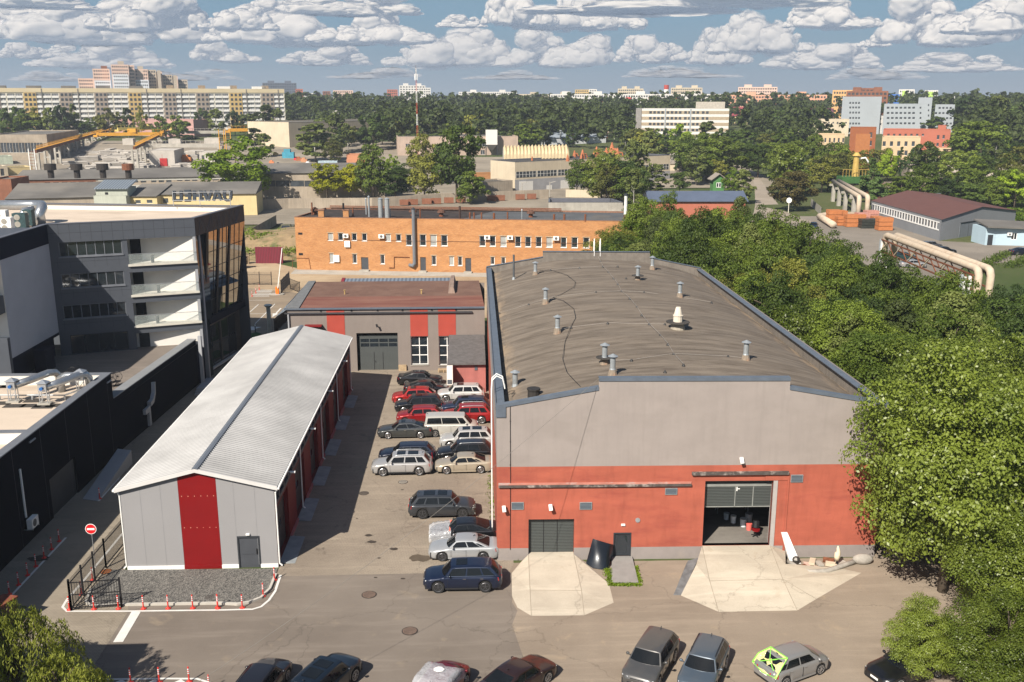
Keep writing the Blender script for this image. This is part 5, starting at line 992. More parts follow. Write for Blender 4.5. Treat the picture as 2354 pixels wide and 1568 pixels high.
# profiles along the car, x from nose (0) to tail (1); z in metres for a 4.7 m car
KIND={
'sedan':dict(L=4.85,W_=1.84,hood=[(0,.62),(.02,.70),(.10,.80),(.22,.88),(.30,.93)],belt=.94,deck=[(.84,1.00),(.93,1.02),(.985,.98),(1,.72)],A=(.27,.395),C=(.66,.86),roof=1.44,gc=.20,rear=1.0,wheel=.335,fx=.195,rx=.775,clr=.20),
'suv':dict(L=4.85,W_=1.92,hood=[(0,.72),(.02,.88),(.10,.98),(.22,1.05),(.28,1.08)],belt=1.10,deck=[(.93,1.10),(.97,1.08),(.99,1.0),(1,.75)],A=(.255,.36),C=(.86,.955),roof=1.70,gc=.20,rear=1.1,wheel=.385,fx=.19,rx=.785,clr=.26),
'wagon':dict(L=4.80,W_=1.84,hood=[(0,.62),(.02,.72),(.10,.82),(.22,.90),(.30,.94)],belt=.95,deck=[(.93,.98),(.97,.98),(.99,.92),(1,.70)],A=(.27,.385),C=(.86,.955),roof=1.50,gc=.19,rear=1.0,wheel=.335,fx=.19,rx=.78,clr=.20),
'hatch':dict(L=4.20,W_=1.76,hood=[(0,.65),(.02,.76),(.08,.88),(.16,.96),(.20,1.0)],belt=1.0,deck=[(.92,1.02),(.97,1.02),(.99,.96),(1,.72)],A=(.17,.34),C=(.80,.95),roof=1.52,gc=.20,rear=1.0,wheel=.32,fx=.19,rx=.80,clr=.20),
'cross':dict(L=4.45,W_=1.84,hood=[(0,.70),(.02,.84),(.10,.94),(.22,1.01),(.28,1.04)],belt=1.06,deck=[(.93,1.10),(.97,1.08),(.99,1.0),(1,.75)],A=(.255,.37),C=(.82,.955),roof=1.60,gc=.21,rear=1.1,wheel=.36,fx=.19,rx=.785,clr=.24),
'van':dict(L=5.00,W_=1.90,hood=[(0,.70),(.02,.95),(.06,1.08),(.12,1.16),(.17,1.20)],belt=1.20,deck=[(.97,1.20),(.985,1.2),(.995,1.1),(1,.7)],A=(.135,.265),C=(.955,.985),roof=1.96,gc=.12,rear=1.2,wheel=.34,fx=.17,rx=.79,clr=.20),
}
def interp(pts,x):
 if x<=pts[0][0]:return pts[0][1]
 for(a,b),(c,d)in zip(pts,pts[1:]):
  if x<=c:return b+(d-b)*(x-a)/(c-a)
 return pts[-1][1]
def make_car(label,kind,col,loc,heading,name='parked_car',L=None,rim=None,roofrail=False,sunroof=0,roofcol=None,group='cars parked in the yard',metal=.35,glass=None,chrome=False,damaged=False,cat='car',simple=False,plate=True):
 K=KIND[kind];L=L or K['L'];hw=K['W_']/2;cp=paint('paint_%02x%02x%02x'%tuple(int(min(1,c)**.45*255)for c in col),col,metal)
 t=thing(name,label,cat,(0,0,0),0,group);gm=glass or DARKGLASS
 wr=K['wheel'];fx,rx=K['fx']*L,K['rx']*L;clr=K['clr'];arch=wr*1.16
 top=K['hood']+[(K['A'][0]+.02,K['belt']+.0),(K['C'][1]-.02,K['rear'])]+K['deck'];top=sorted(set(top))
 xs=sorted(set([i/44 for i in range(45)]+[.006,.012,.988,.994]+[(c+s*k*arch/5)/L for c in(fx,rx)for k in range(6)for s in(-1,1)]));xs=[x for x in xs if 0<=x<=1]
 def half(x):
  e=min(x,1-x)*L;k=1-max(0,(.62-e)/.62)**2.6*(.30 if x<.5 else .22);return hw*k*(1-.02*math.cos((x-.5)*6))
 rows=[]
 for x in xs:
  X=x*L;w_=half(x);zt=interp(top,x);zb=clr+(.12 if x<.02 or x>.98 else 0)+max(0,.10-min(x,1-x))*.6
  for c in(fx,rx):
   if abs(X-c)<arch:zb=max(zb,wr+math.sqrt(arch*arch-(X-c)**2)*.98)
  zb=min(zb,zt-.12);crown=.035 if x<.3 else .02;sh=zt-.09;mid=zb+(sh-zb)*.45
  half_=[(0,zt+crown),(w_*.45,zt+crown*.8),(w_*.80,zt),(w_*.93,zt-.035),(w_*.985,sh),(w_,sh-.10),(w_*1.0,mid),(w_*.985,zb+.04),(w_*.95,zb)]
  if sh-.10<mid:half_[5]=(w_,(sh+mid)/2)
  r_=[(X,-y,z)for y,z in half_[::-1]]+[(X,y,z)for y,z in half_[1:]];rows.append(r_)
 b=MB();b.grid(rows);b.face(rows[0]);b.face(rows[-1][::-1]);body=b.build('body',cp,t,smooth=True)
 b=MB();b.box(.12,L-.12,-hw*.9,hw*.9,clr-.02,.62);b.build('underbody',PLAST,t)
 # bumpers lower dark trim
 b=MB();b.box(-.01,.12,-hw*.55,hw*.55,clr+.13,clr+.32);gr=b.build('grille',PLAST,t)
 b=MB();b.box(.005,.10,-hw*.38,hw*.38,interp(K['hood'],.02)-.22,interp(K['hood'],.02)-.08);b.build('grille',PLAST,t)
 if plate:b=MB();b.box(-.02,0.0,-.26,.26,clr+.22,clr+.33);b.build('number_plate',PLATE,t);b=MB();b.box(L,L+.02,-.26,.26,.62,.73);b.build('number_plate',PLATE,t)
 # cabin shell
 A0,A1=K['A'][0]*L,K['A'][1]*L;C0,C1=K['C'][0]*L,K['C'][1]*L;zb=K['belt']-.03;zr=K['roof'];wb=hw*.93;wt=hw*(.93-K['gc'])
 zrb=K['rear']-.01
 def belt(u): # u 0..1 front to rear, lower edge of the side glass
  return(A0+.10+(C1-A0-.1)*u,wb,zb+(zrb-zb)*u)
 def top_(u):
  X=A1+(C0-A1)*u;z=zr-.06*(1-u)**3-.05*u**3-.045;return(X,wt,z)
 b=MB();NU,NV=12,4
 def side(u,q,s=1,off=0.):
  p,r_=belt(u),top_(u);y=p[1]+(r_[1]-p[1])*(q**1.12);return(p[0]+(r_[0]-p[0])*q,s*(y+off),p[2]+(r_[2]-p[2])*q)
 for s in(1,-1):b.grid([[side(i/NU,j/NV,s)for j in range(NV+1)]for i in range(NU+1)][::s])
 def roofp(u,q):p=top_(u);return(p[0]+(.06*(1-abs(q))if u==1 else(-.05*(1-q*q)if u==0 else 0)),p[1]*q,p[2]+.045*(1-q**4)**.5+.0)
 b.grid([[roofp(i/10,-1+2*j/12)for j in range(13)]for i in range(11)][::-1])
 def front(u,q):p,r_=belt(0),roofp(0,q);x0=A0+.10-.22*(1-q*q);return(x0+(r_[0]-x0)*u,(wb+(wt-wb)*u)*q,zb+(r_[2]-zb)*u)
 def back(u,q):p,r_=belt(1),roofp(1,q);x0=p[0]+.07*(1-q*q);return(x0+(r_[0]-x0)*u,(wb*.97+(wt-wb*.97)*u)*q,zrb+(r_[2]-zrb)*u)
 b.grid([[front(j/5,-1+2*i/10)for j in range(6)]for i in range(11)]);b.grid([[back(j/5,1-2*i/10)for j in range(6)]for i in range(11)])
 b.build('cabin',roofcol or cp,t,smooth=True)
 def lift(p,n,d=.012):return tuple(p[i]+n[i]*d for i in range(3))
 def patch(fn,u0,u1,q0,q1,n,nu=6,nq=8):
  b=MB();b.grid([[lift(fn(u0+(u1-u0)*i/nu,q0+(q1-q0)*j/nq),n)for j in range(nq+1)]for i in range(nu+1)]);return b
 patch(front,.06,.93,-.92,.92,(-.5,0,.85)).build('windshield',gm,t,smooth=True)
 patch(back,.14 if kind!='sedan' else .05,.90,-.86,.86,(.6,0,.6)).build('rear_window',gm,t,smooth=True)
 segs={'sedan':[(.05,.46),(.49,.80),(.82,.93)],'van':[(.05,.20),(.22,.60),(.615,.95)],'suv':[(.05,.38),(.41,.70),(.73,.93)],'wagon':[(.05,.38),(.41,.70),(.73,.93)],'hatch':[(.12,.46),(.49,.82),(.84,.94)],'cross':[(.05,.42),(.45,.78),(.80,.92)]}[kind]
 for s in(1,-1):
  for i,(u0,u1)in enumerate(segs):
   q0,q1=.10,.86
   if i==len(segs)-1 and kind in('sedan','cross','hatch'):q0,q1=.14,.66
   b=MB();b.grid([[side(u0+(u1-u0)*k/4,q0+(q1-q0)*j/4,s,.008)for j in range(5)]for k in range(5)]);b.build('side_window',gm,t,smooth=True)
  if chrome:b=MB();b.tube([side(.03+.92*k/12,.06,s,.012)for k in range(13)]+[side(.90,.8,s,.012)]+[side(.9-.8*k/8,.92,s,.012)for k in range(9)],.014,5);b.build('window_trim',CHROME,t)
  # mirror, handles, seams, sill
  p=side(.07,.10,s);b=MB();b.ball((p[0]+.02,s*(hw+.10),p[2]+.07),.12,8,6,(.7,.9,.72));b.bar((p[0],s*(wb),p[2]+.02),(p[0],s*(hw+.08),p[2]+.05),.05);b.build('mirror',cp,t,smooth=True)
  dx=[belt(.30)[0],belt(.62)[0]];zz=K['belt']-.17
  for x_ in dx:b=MB();b.box(x_+.12,x_+.32,s*hw*.99-.015,s*hw*.99+.03,zz,zz+.035);b.build('door_handle',CHROME if chrome else cp,t)
  b=MB()
  for x_ in(belt(.05)[0],belt(.42)[0],min(belt(.75)[0],rx-wr*.7)):
   b.box(x_,x_+.014,s*hw-.03 if s>0 else s*hw-.004,s*hw+.004 if s>0 else s*hw+.03,clr+.12,K['belt']-.13)
  b.build('door_seams',PLAST,t)
  b=MB();b.box(fx+arch,rx-arch,s*(hw-.04)-.03,s*(hw-.04)+.03,clr-.02,clr+.09);b.build('sill',PLAST if kind in('suv','cross')else cp,t)
  # lamps
  zl=interp(K['hood'],.05)-.13;b=MB();b.hexa([(.06,s*hw*.50,zl-.08),(.42,s*hw*.90,zl-.06),(.44,s*hw*.965,zl-.04),(.16,s*hw*.86,zl-.09),(.03,s*hw*.50,zl+.05),(.46,s*hw*.88,zl+.10),(.48,s*hw*.965,zl+.08),(.14,s*hw*.87,zl+.04)]);b.build('headlight',HEAD,t)
  zt_=K['rear']-.20;hh=.30 if kind in('van','wagon')else .11
  b=MB();b.hexa([(L-.30,s*hw*.90,zt_-hh),(L-.02,s*hw*.50,zt_-hh),(L+.004,s*hw*.55,zt_-hh),(L-.22,s*hw*.99,zt_-hh),(L-.34,s*hw*.90,zt_+.12),(L-.02,s*hw*.50,zt_+.10),(L+.0,s*hw*.55,zt_+.10),(L-.26,s*hw*.985,zt_+.12)]);b.build('tail_lamp',TAIL,t)
  # wheels
  for x_ in(fx,rx):
   w=MB();w.cyl((x_,s*(hw-.23),wr),(x_,s*(hw-.015),wr),wr,wr,22);wo=w.build('wheel',TYRE,t)
   w=MB();R_=wr*.70;yo=s*(hw-.012);w.cyl((x_,yo-s*.06,wr),(x_,yo-s*.03,wr),R_,R_,18)
   w.build('wheel_disc',PLAST,wo);w=MB()
   for k in range(5 if rim is RIMD else 8):
    a=k*2*math.pi/(5 if rim is RIMD else 8)+.3;w.hexa([(x_+.04*math.sin(a)*q[0],yo+q[1],wr+.04*math.cos(a)*q[0])for q in()])if False else w.bar((x_,yo-s*.01,wr),(x_+R_*math.cos(a),yo-s*.01,wr+R_*math.sin(a)),.05,.02)
   w.tube([(x_+R_*math.cos(k*math.pi/10),yo-s*.01,wr+R_*math.sin(k*math.pi/10))for k in range(21)],.022,5);w.build('rim',rim or RIMM,wo)
  if roofrail:b=MB();b.tube([(top_(u)[0],s*(wt-.04),top_(u)[2]+.09-(.05 if u in(.08,.95)else 0))for u in(.08,.14,.5,.9,.95)],.02,5);b.build('roof_rail',GALV if roofrail!='black' else PLAST,t)
 if sunroof:
  b=patch(roofp,.12,.40,-.62,.62,(0,0,1));b.build('sunroof',gm,t,smooth=True)
  if sunroof>1:b=patch(roofp,.48,.82,-.62,.62,(0,0,1));b.build('sunroof',gm,t,smooth=True)
 b=MB();b.bar((C0-.15,0,zr-.03),(C0-.02,0,zr+.08),.04);b.build('antenna',PLAST,t)
 b=MB();b.bar((A0-.02,-hw*.5,zb+.03),(A0+.12,-.05,zb+.06),.02);b.bar((A0-.02,.05,zb+.03),(A0+.12,hw*.7,zb+.06),.02);b.build('wiper',PLAST,t)
 # origin is the nose at y=0: shift so that the empty sits in the middle
 for c in kids(t):
  c.location=(-L/2,0,0)
 t.location=(loc[0],loc[1],loc[2]if len(loc)>2 else .02);t.rotation_euler=(0,0,heading)
 t['len']=L;return t
 # heading: direction the tail points to, seen from the middle (the nose lies at -x)
def car_roof(label,kind,col,w,rc,face,dh=0.,**kw):
 x,y=g(w,rc[0],rc[1],KIND[kind]['roof']-.02);L=kw.get('L')or KIND[kind]['L']
 sh={'sedan':.02,'van':-.06}.get(kind,.10)*L*.5;a=(0 if face=='L' else math.pi)+dh
 return make_car(label,kind,col,(x-math.cos(a)*sh,y-math.sin(a)*sh,.02),a,**kw)
SILV=(.50,.50,.50);BLK=(.010,.011,.014);NAVY=(.010,.016,.035)
car_roof('silver SUV with two glass roof panels, front left of the big parked group','suv',(.46,.46,.46),'H',(690,1135),'L',.01,sunroof=2,roofrail=True,L=5.0)
car_roof('beige gold sedan parked behind the silver SUV at the workshop wall','sedan',(.46,.41,.32),'H',(1440,1150),'L',.02)
car_roof('navy black estate car next to the silver SUV with tall red tail lamps','wagon',NAVY,'H',(750,1015),'L',.0,chrome=True)
car_roof('black SUV with silver roof rails between beige sedan and white SUV','suv',BLK,'H',(1480,985),'L',.02,roofrail=True)
car_roof('silver white SUV with sunroof beside the white van','suv',(.55,.55,.54),'H',(1500,825),'L',.01,sunroof=2)
car_roof('dark grey sedan with pale alloy wheels at the shadow edge','sedan',(.055,.06,.06),'H',(700,735),'L',.01,L=5.05,chrome=True,sunroof=1)
van=car_roof('white passenger van with dark side windows in the right parking row','van',(.66,.65,.60),'H',(1290,645),'R',.0,name='parked_van',cat='van')
car_roof('red crossover with black wheels left of the white van','cross',(.32,.008,.012),'H',(905,550),'L',.02,rim=RIMD)
car_roof('red SUV with silver rails tucked behind the white van','suv',(.36,.010,.012),'H',(1500,528),'L',.0,roofrail=True)
car_roof('black SUV between the two red cars of the left row','suv',BLK,'H',(900,408),'L',.02,sunroof=1)
car_roof('dark blue SUV between the white SUV and the red SUV','suv',(.018,.03,.065),'H',(1480,432),'L',.0,sunroof=1)
car_roof('bright red crossover with dark sunroof at the far end of the left row','cross',(.42,.010,.010),'H',(830,315),'L',.02,sunroof=1)
car_roof('white SUV with brown panoramic roof in front of the pink shed','suv',(.68,.68,.66),'H',(1420,272),'L',.0,sunroof=1)
car_roof('black sedan nearest the pallets facing the pink shed','sedan',BLK,'H',(870,112),'R',-.05)
car_roof('black coupe with bright chrome window arc behind the red crossover','sedan',BLK,'H',(950,228),'R',-.02,chrome=True,L=4.7)
bmw=car_roof('dark grey SUV with crumpled front corner and missing bumper','suv',(.045,.05,.058),'I',(1010,205),'R',.0,sunroof=2,rim=RIMD,L=4.95)
def at_car(t,x,y,z):a=t.rotation_euler[2];return(t.location.x+x*math.cos(a)-y*math.sin(a),t.location.y+x*math.sin(a)+y*math.cos(a),z+t.location.z)
b=MB();rr=random.Random(5)
for k in range(26):p=at_car(bmw,rr.uniform(-2.52,-2.2),rr.uniform(.3,.97),rr.uniform(.3,.85));q=at_car(bmw,rr.uniform(-2.5,-1.9),rr.uniform(.5,.99),rr.uniform(.3,.9));b.bar(p,q,rr.uniform(.03,.09))
b.build('torn_bumper_parts',M('torn_metal',(.14,.14,.13),.5,.5,6,metal=.3),bmw)
fs=car_roof('black sedan with bonnet wrapped in clear plastic film','sedan',BLK,'I',(1315,515),'L',.02)
FILM=mat_film('plastic_film',(.62,.64,.68),.42)
def film(t,x0,x1,prof,w_,lab,seed=1):
 rr=random.Random(seed);b=MB();rows=[];n=16
 for i in range(n+1):
  x=x0+(x1-x0)*i/n;z=interp(prof,x);r_=[]
  for j in range(15):
   q=-1+2*j/14;y=w_*max(-1,min(1,q*1.35))*(1+.02*rr.uniform(-1,1));dz=-max(0,abs(q)-.74)/.26*.55
   r_.append(at_car(t,x+rr.uniform(-.02,.02),y*(1.03 if abs(q)>.8 else 1),z+dz+.05+rr.uniform(-.03,.04)))
  rows.append(r_)
 b.grid(rows);o=b.build('plastic_sheet',FILM,None,smooth=True);tag(o,lab,'plastic sheet');return o
film(fs,-2.5,-.95,[(-2.5,.68),(-2.2,.85),(-1.3,.93),(-.95,1.0)],.95,'clear plastic film wrapped over the bonnet of the black sedan')
b=MB();b.bar(at_car(fs,-1.05,-.9,1.02),at_car(fs,-.95,.9,1.02),.10,.05);b.bar(at_car(fs,-1.05,.9,1.02),at_car(fs,-.8,.97,.7),.08,.05);tag(b.build('orange_tape',M('orange_tape',(.62,.16,.10),.5)),'orange tape holding the plastic film on the black sedan','tape')
car_roof('silver sedan with dark wheels between the wrapped sedan and the navy SUV','sedan',(.44,.46,.48),'I',(1310,700),'L',-.03,L=4.75,rim=RIMD)
car_roof('glossy navy SUV with dark star wheels at the asphalt edge','suv',(.008,.016,.045),'I',(1330,990),'L',-.01,L=4.95,sunroof=1,rim=RIMD,chrome=True)
# front row, cut by the lower picture edge: nose direction from two roof points
def car_dir(label,kind,col,w,fr,re,mid=None,**kw):
 z=KIND[kind]['roof']-.02;a=g(w,*fr,z);c=g(w,*re,z);hd=math.atan2(c[1]-a[1],c[0]-a[0]);L=kw.get('L')or KIND[kind]['L']
 K=KIND[kind];xc=(K['A'][1]+K['C'][0])/2-.5;m=((a[0]+c[0])/2,(a[1]+c[1])/2)
 return make_car(label,kind,col,(m[0]-math.cos(hd)*xc*L,m[1]-math.sin(hd)*xc*L,.03),hd,group='cars parked in the front row',**kw)
car_dir('black estate car with roof rails at the bottom left of the front row','wagon',(.014,.014,.020),'K',(350,392),(190,600),L=4.6,roofrail='black')
car_dir('black SUV with blue sheen and large glass roof in the front row','suv',(.006,.012,.022),'K',(790,355),(560,560),sunroof=2)
rc=car_dir('red hatchback half covered with clear plastic sheet','hatch',(.16,.005,.012),'K',(1530,400),(1400,560),roofcol=None)
film(rc,-.95,2.1,[(-.95,1.1),(-.5,1.45),(-.1,1.55),(1.2,1.55),(1.9,1.1),(2.1,.75)],.96,'crumpled clear plastic sheet over the roof of the red hatchback',3)
b=MB();p=at_car(rc,.2,0,1.66);b.ball(p,.3,7,4,(1,.8,.25));tag(b.build('cloth_scrap',WHITE),'small white scrap lying on the plastic sheet of the red hatchback','cloth')
car_dir('dark brown black sedan next to the old asphalt patch','sedan',(.035,.016,.014),'K',(2060,372),(1870,490))
car_dir('grey SUV with stickers on its windshield facing the camera','suv',(.10,.10,.10),'L',(335,372),(455,190),L=4.7)
car_dir('blue grey crossover with pale seats facing the camera','suv',(.095,.125,.16),'L',(738,405),(810,255),L=4.5,roofrail='black')
hc=car_dir('silver hatchback with rear window taped over with green edged film','hatch',(.30,.30,.30),'L',(1455,335),(1285,395),L=4.1)
b=MB();pts=[at_car(hc,1.0,-.62,1.52),at_car(hc,1.0,.62,1.52),at_car(hc,2.0,.9,.78),at_car(hc,2.15,0,.72),at_car(hc,2.0,-.9,.78)]
rows=[[Vector(pts[0]).lerp(Vector(pts[1]),i/8)for i in range(9)],[Vector(at_car(hc,1.65,-.85+1.7*i/8,1.22+.04*math.sin(i*2)))for i in range(9)],[Vector(at_car(hc,2.12-.12*abs(i-4)/4,-.9+1.8*i/8,.75))for i in range(9)]];b.grid(rows)
t_=b.build('taped_film',mat_film('yellow_film',(.72,.66,.30),.75),None,smooth=True);tag(t_,'yellowish film taped over the rear of the silver hatchback','plastic sheet')
b=MB();GTP=M('green_tape',(.20,.52,.07),.5)
for q in([pts[0],pts[1],tuple(rows[1][8]),pts[2],pts[3],pts[4],tuple(rows[1][0]),pts[0]],[pts[0],tuple(rows[1][4]),pts[2]],[pts[1],tuple(rows[1][4]),pts[4]]):b.tube([tuple(Vector(p)+Vector((0,0,.03)))for p in q],.028,4)
b.build('green_tape',GTP,t_)
car_dir('black old car parked under the poplar branches at the right','sedan',BLK,'L',(2180,395),(2330,350),L=4.7)
# lot beside the grey hall
for lab,kind,col,rc_,face,dh,kw in[('grey estate car beside the grey hall wall','wagon',(.10,.10,.11),(1165,482),'R',.25,{}),('black sedan in the middle of the side yard','sedan',BLK,(1290,530),'R',.1,{}),('silver sedan seen through the pipe bridge','sedan',(.42,.42,.42),(1010,648),'R',.0,{}),('dark teal car parked under the pipe bridge','sedan',(.02,.06,.06),(930,580),'R',-.1,{}),
('blue black car at the right picture edge by the pale blue house','sedan',NAVY,(1990,540),'R',0,{}),('dark blue saloon on the lane by the orange stacks','sedan',(.015,.03,.06),(125,312),'L',1.2,{})]:
 car_roof(lab,kind,col,'g',rc_,face,dh,group='cars in the side yard',**kw)
 # military style truck beside the brick building
x,y=g('F',570,392);t=thing('army_truck','olive green canvas truck parked beside the brick building','truck',(x,y,0));OL=M('olive_paint',(.10,.095,.06),.7,.2,2)
b=MB();b.box(x-1.2,x+1.2,y,y+.9,.9,1.6);b.build('bonnet',OL,t,bevel=.1);b=MB();b.hexa([(x-1.2,y+.9,.8),(x+1.2,y+.9,.8),(x+1.2,y+2.4,.8),(x-1.2,y+2.4,.8),(x-1.05,y+1.2,2.7),(x+1.05,y+1.2,2.7),(x+1.05,y+2.4,2.7),(x-1.05,y+2.4,2.7)]);b.build('cab',OL,t)
b=MB();b.face([(x-.95,y+.98,1.75),(x+.95,y+.98,1.75),(x+.88,y+1.15,2.5),(x-.88,y+1.15,2.5)]);b.build('windshield',GLASS,t)
b=MB();b.box(x-1.25,x+1.25,y+2.6,y+7,1.0,2.0);b.build('load_bed',OL,t);b=MB()
for sx in(-1,1):
 for yy in(.5,4.2,5.6):b=MB();b.cyl((x+sx*.85,y+yy,.5),(x+sx*1.2,y+yy,.5),.5,.5,14);b.build('wheel',TYRE,t)
b=MB();b.box(x-1.25,x+1.25,y-.15,y,.6,.85);b.build('bumper',OL,t)
for sx in(-.9,.9):b=MB();b.cyl((x+sx,y-.05,1.2),(x+sx,y,1.2),.16,.16,10);b.build('headlight',HEAD,t)
# loose car bonnet leaning on the workshop wall
s0=bw_.px(*v('J',690,740));P=[jg(612,785,.03),jg(720,802,.03),jg(768,765,.1),(*bw_.pt(bw_.px(*v('J',745,680))[0],0,.35)[:2],1.35),(*bw_.pt(bw_.px(*v('J',655,672))[0],0,.35)[:2],1.6)]
b=MB();rows=[]
A4=[Vector(jg(610,785,.02)),Vector(jg(735,803,.02)),Vector((*bw_.pt(bw_.px(*v('J',765,720))[0],0,.15)[:2],1.15)),Vector((*bw_.pt(bw_.px(*v('J',650,690))[0],0,.15)[:2],1.6))]
for i in range(9):
 u=i/8;rows.append([])
 for j in range(9):
  w_=j/8;p=A4[0].lerp(A4[1],u).lerp(A4[3].lerp(A4[2],u),w_);bul=.38*math.sin(math.pi*u)**.6*(.5+.5*math.sin(math.pi*w_));rows[-1].append((p.x-.0,p.y-bul,p.z+bul*.35))
b.grid(rows);b.grid([[(p[0],p[1]+.04,p[2]-.03)for p in r_]for r_ in rows]);t=b.build('car_bonnet',paint('bonnet_black',(.012,.016,.022),.3,.3),None,smooth=True);tag(t,'black car bonnet leaning against the workshop wall by the glass door','car part')
# pieces of scrap by the wall on the right of the open gate
def item(name,lab,cat,b,mat,smooth=False):return tag(b.build(name,mat,None,smooth),lab,cat)
x,y=g('J',1770,770);b=MB();b.hexa([(x-.35,y-.2,0.1),(x+.35,y-.2,.1),(x+.35,y+.2,.1),(x-.35,y+.2,.1),(x-.85,y+.5,2.0),(x-.45,y+.5,2.0),(x-.45,y+.65,2.0),(x-.85,y+.65,2.0)]);item('white_post','white metal strut with dark base leaning on the wall by the open gate','metal part',b,WHITE)
x,y=g('J',1775,772);b=MB();b.ball((x,y,.3),.3,8,5);item('gearbox','dark oily engine part at the foot of the white strut','metal part',b,M('oily_metal',(.06,.055,.05),.4,.4,5,metal=.4))
b=MB();pts=[(1735,770),(1780,800),(1850,828),(1950,822),(2040,790),(2120,765)];b.tube([(*g('J',*p),.16)for p in pts],.17,8);item('rolled_sheet','long grey rolled tarpaulin lying along the ramp edge','tarpaulin',b,M('tarp_grey',(.30,.28,.25),.8,.2,3),True)
x,y=g('J',2145,768);b=MB();b.ball((x,y,.32),.62,12,8,(1.15,.6,.6));item('sack','fat pale grey sack at the end of the rolled tarpaulin','sack',b,MATS['tarp_grey'],True)
x,y=g('J',2002,790);t=thing('statue','small cream stone bird-like figure on a dark stand by the wall','statue',(x,y,0));b=MB();b.bar((x-.12,y,0),(x,y,.5),.07);b.bar((x+.12,y,0),(x,y,.5),.07);b.bar((x,y,.1),(x,y,.6),.06);b.build('stand',BLACK,t)
b=MB();b.tube([(x,y,.5),(x-.03,y,.75),(x,y,1.0),(x+.05,y,1.15),(x,y,1.35),(x-.02,y,1.55)],[.10,.19,.2,.13,.11,.03],10);b.build('figure',M('cream_stone',(.6,.52,.38),.8,.15),t,smooth=True)
rr=random.Random(12);SCR=[M('pink_foam',(.50,.36,.30),.9,.2),M('beige_board',(.48,.40,.30),.9,.2),CONC,RUST]
for k,(u,w_,lab)in enumerate([(1835,778,'beige board scrap nearest the white strut'),(1868,765,'pinkish lump among the scrap'),(1905,775,'flat plank of scrap in the middle of the pile'),(1945,760,'grey block against the wall plinth'),(1890,800,'beige sheet lying in front of the scrap pile'),(1975,785,'broken slab beside the stone figure'),(2030,775,'pale board right of the stone figure'),(1820,800,'rusty bar at the left of the scrap pile')]):
 x,y=g('J',u,w_);Mx=Matrix.Translation((x,y,.12))@Matrix.Rotation(rr.uniform(0,3),4,'Z')@Matrix.Rotation(rr.uniform(-.25,.25),4,'X');b=MB();b.box(-rr.uniform(.3,.55),rr.uniform(.2,.4),-.2,.18,-.06,rr.uniform(.02,.16),Mx);tag(b.build('scrap_piece',SCR[k%4]),lab,'scrap','scrap pieces by the wall')
 # ---------------------------------------------------------------- bollards, fence, gate, sign, barrier, manholes
BOLR=M('bollard_red',(.55,.035,.025),.5,.08);BOLW=M('bollard_white',(.75,.75,.75),.4,.05)
proto=thing('flex_bollard','x','bollard',(0,0,0),0,'red flexible bollards')
b=MB();b.cyl((0,0,0),(0,0,.03),.16,.16,14);b.cyl((0,0,.03),(0,0,.10),.13,.06,12);b.build('foot',BOLR,proto)
b=MB();b.cyl((0,0,.10),(0,0,.86),.042,.040,10);b.ball((0,0,.87),.045,8,4);b.build('post',BOLR,proto)
for z in(.50,.62,.74):b=MB();b.cyl((0,0,z),(0,0,z+.055),.0445,.0445,10);b.build('reflective_band',BOLW,proto)
first=True
def bol(w,u,vv,lab):
 global first
 x,y=g(w,u,vv)
 if first:proto.location=(x,y,.02);proto['label']=lab;first=False
 else:copy_tree(proto,(x,y,.02),label=lab)
for i,(u,vv)in enumerate([(100,470),(196,370),(290,270),(377,177),(463,88),(541,1303-1303+0),(620,-80)][:5]):bol('Q',u,vv,'red bollard %s along the dark annex wall'%['nearest the brick wall','second from the front','in the middle','next to the oil stain','beyond the oil stain'][i])
for i,(u,vv)in enumerate([(541,1305),(620,1220)]):bol('O',u,vv,['last but one red bollard of the row along the annex wall','farthest red bollard of the row along the annex wall'][i])
bol('O',1043,775,'lone red bollard beside the concrete loading ramp')
for i,(u,vv)in enumerate([(727,630),(985,625),(1240,620),(1502,620),(1760,616),(2018,614),(2280,616)]):bol('Q',u,vv,['red bollard under the fence corner post','red bollard behind the open gate leaf, left one','red bollard behind the free end of the gate leaf','first red bollard right of the gate leaf','second red bollard right of the gate leaf','red bollard left of the rusty drain cover','red bollard in front of the rusty drain cover'][i])
for i,p in enumerate([(500,1397),(557,1398),(605,1371),(631,1334)]):bol('P',*p,['red bollard left of the kerb bend','red bollard where the kerb starts to bend','red bollard in the kerb bend','last red bollard at the hangar corner'][i])
for i,(u,vv)in enumerate([(968,320),(853,470)]):bol('Q',u,vv,['red bollard behind the fence beside the gravel','red bollard behind the fence near its corner'][i])
for i,(u,vv)in enumerate([(1368,1395),(1668,1390),(1980,1385),(2190,1470)]):bol('Q',u,vv,'red bollard of the hatched island at the bottom, %s from the willow'%['first','second','third','fourth'][i])
for i,(u,vv)in enumerate([(311,855),(340,830),(367,805)]):bol('F',u,vv,'red bollard by the far zebra crossing, %s'%['nearest','middle one','farthest'][i])
FB=M('fence_black',(.012,.012,.014),.5)
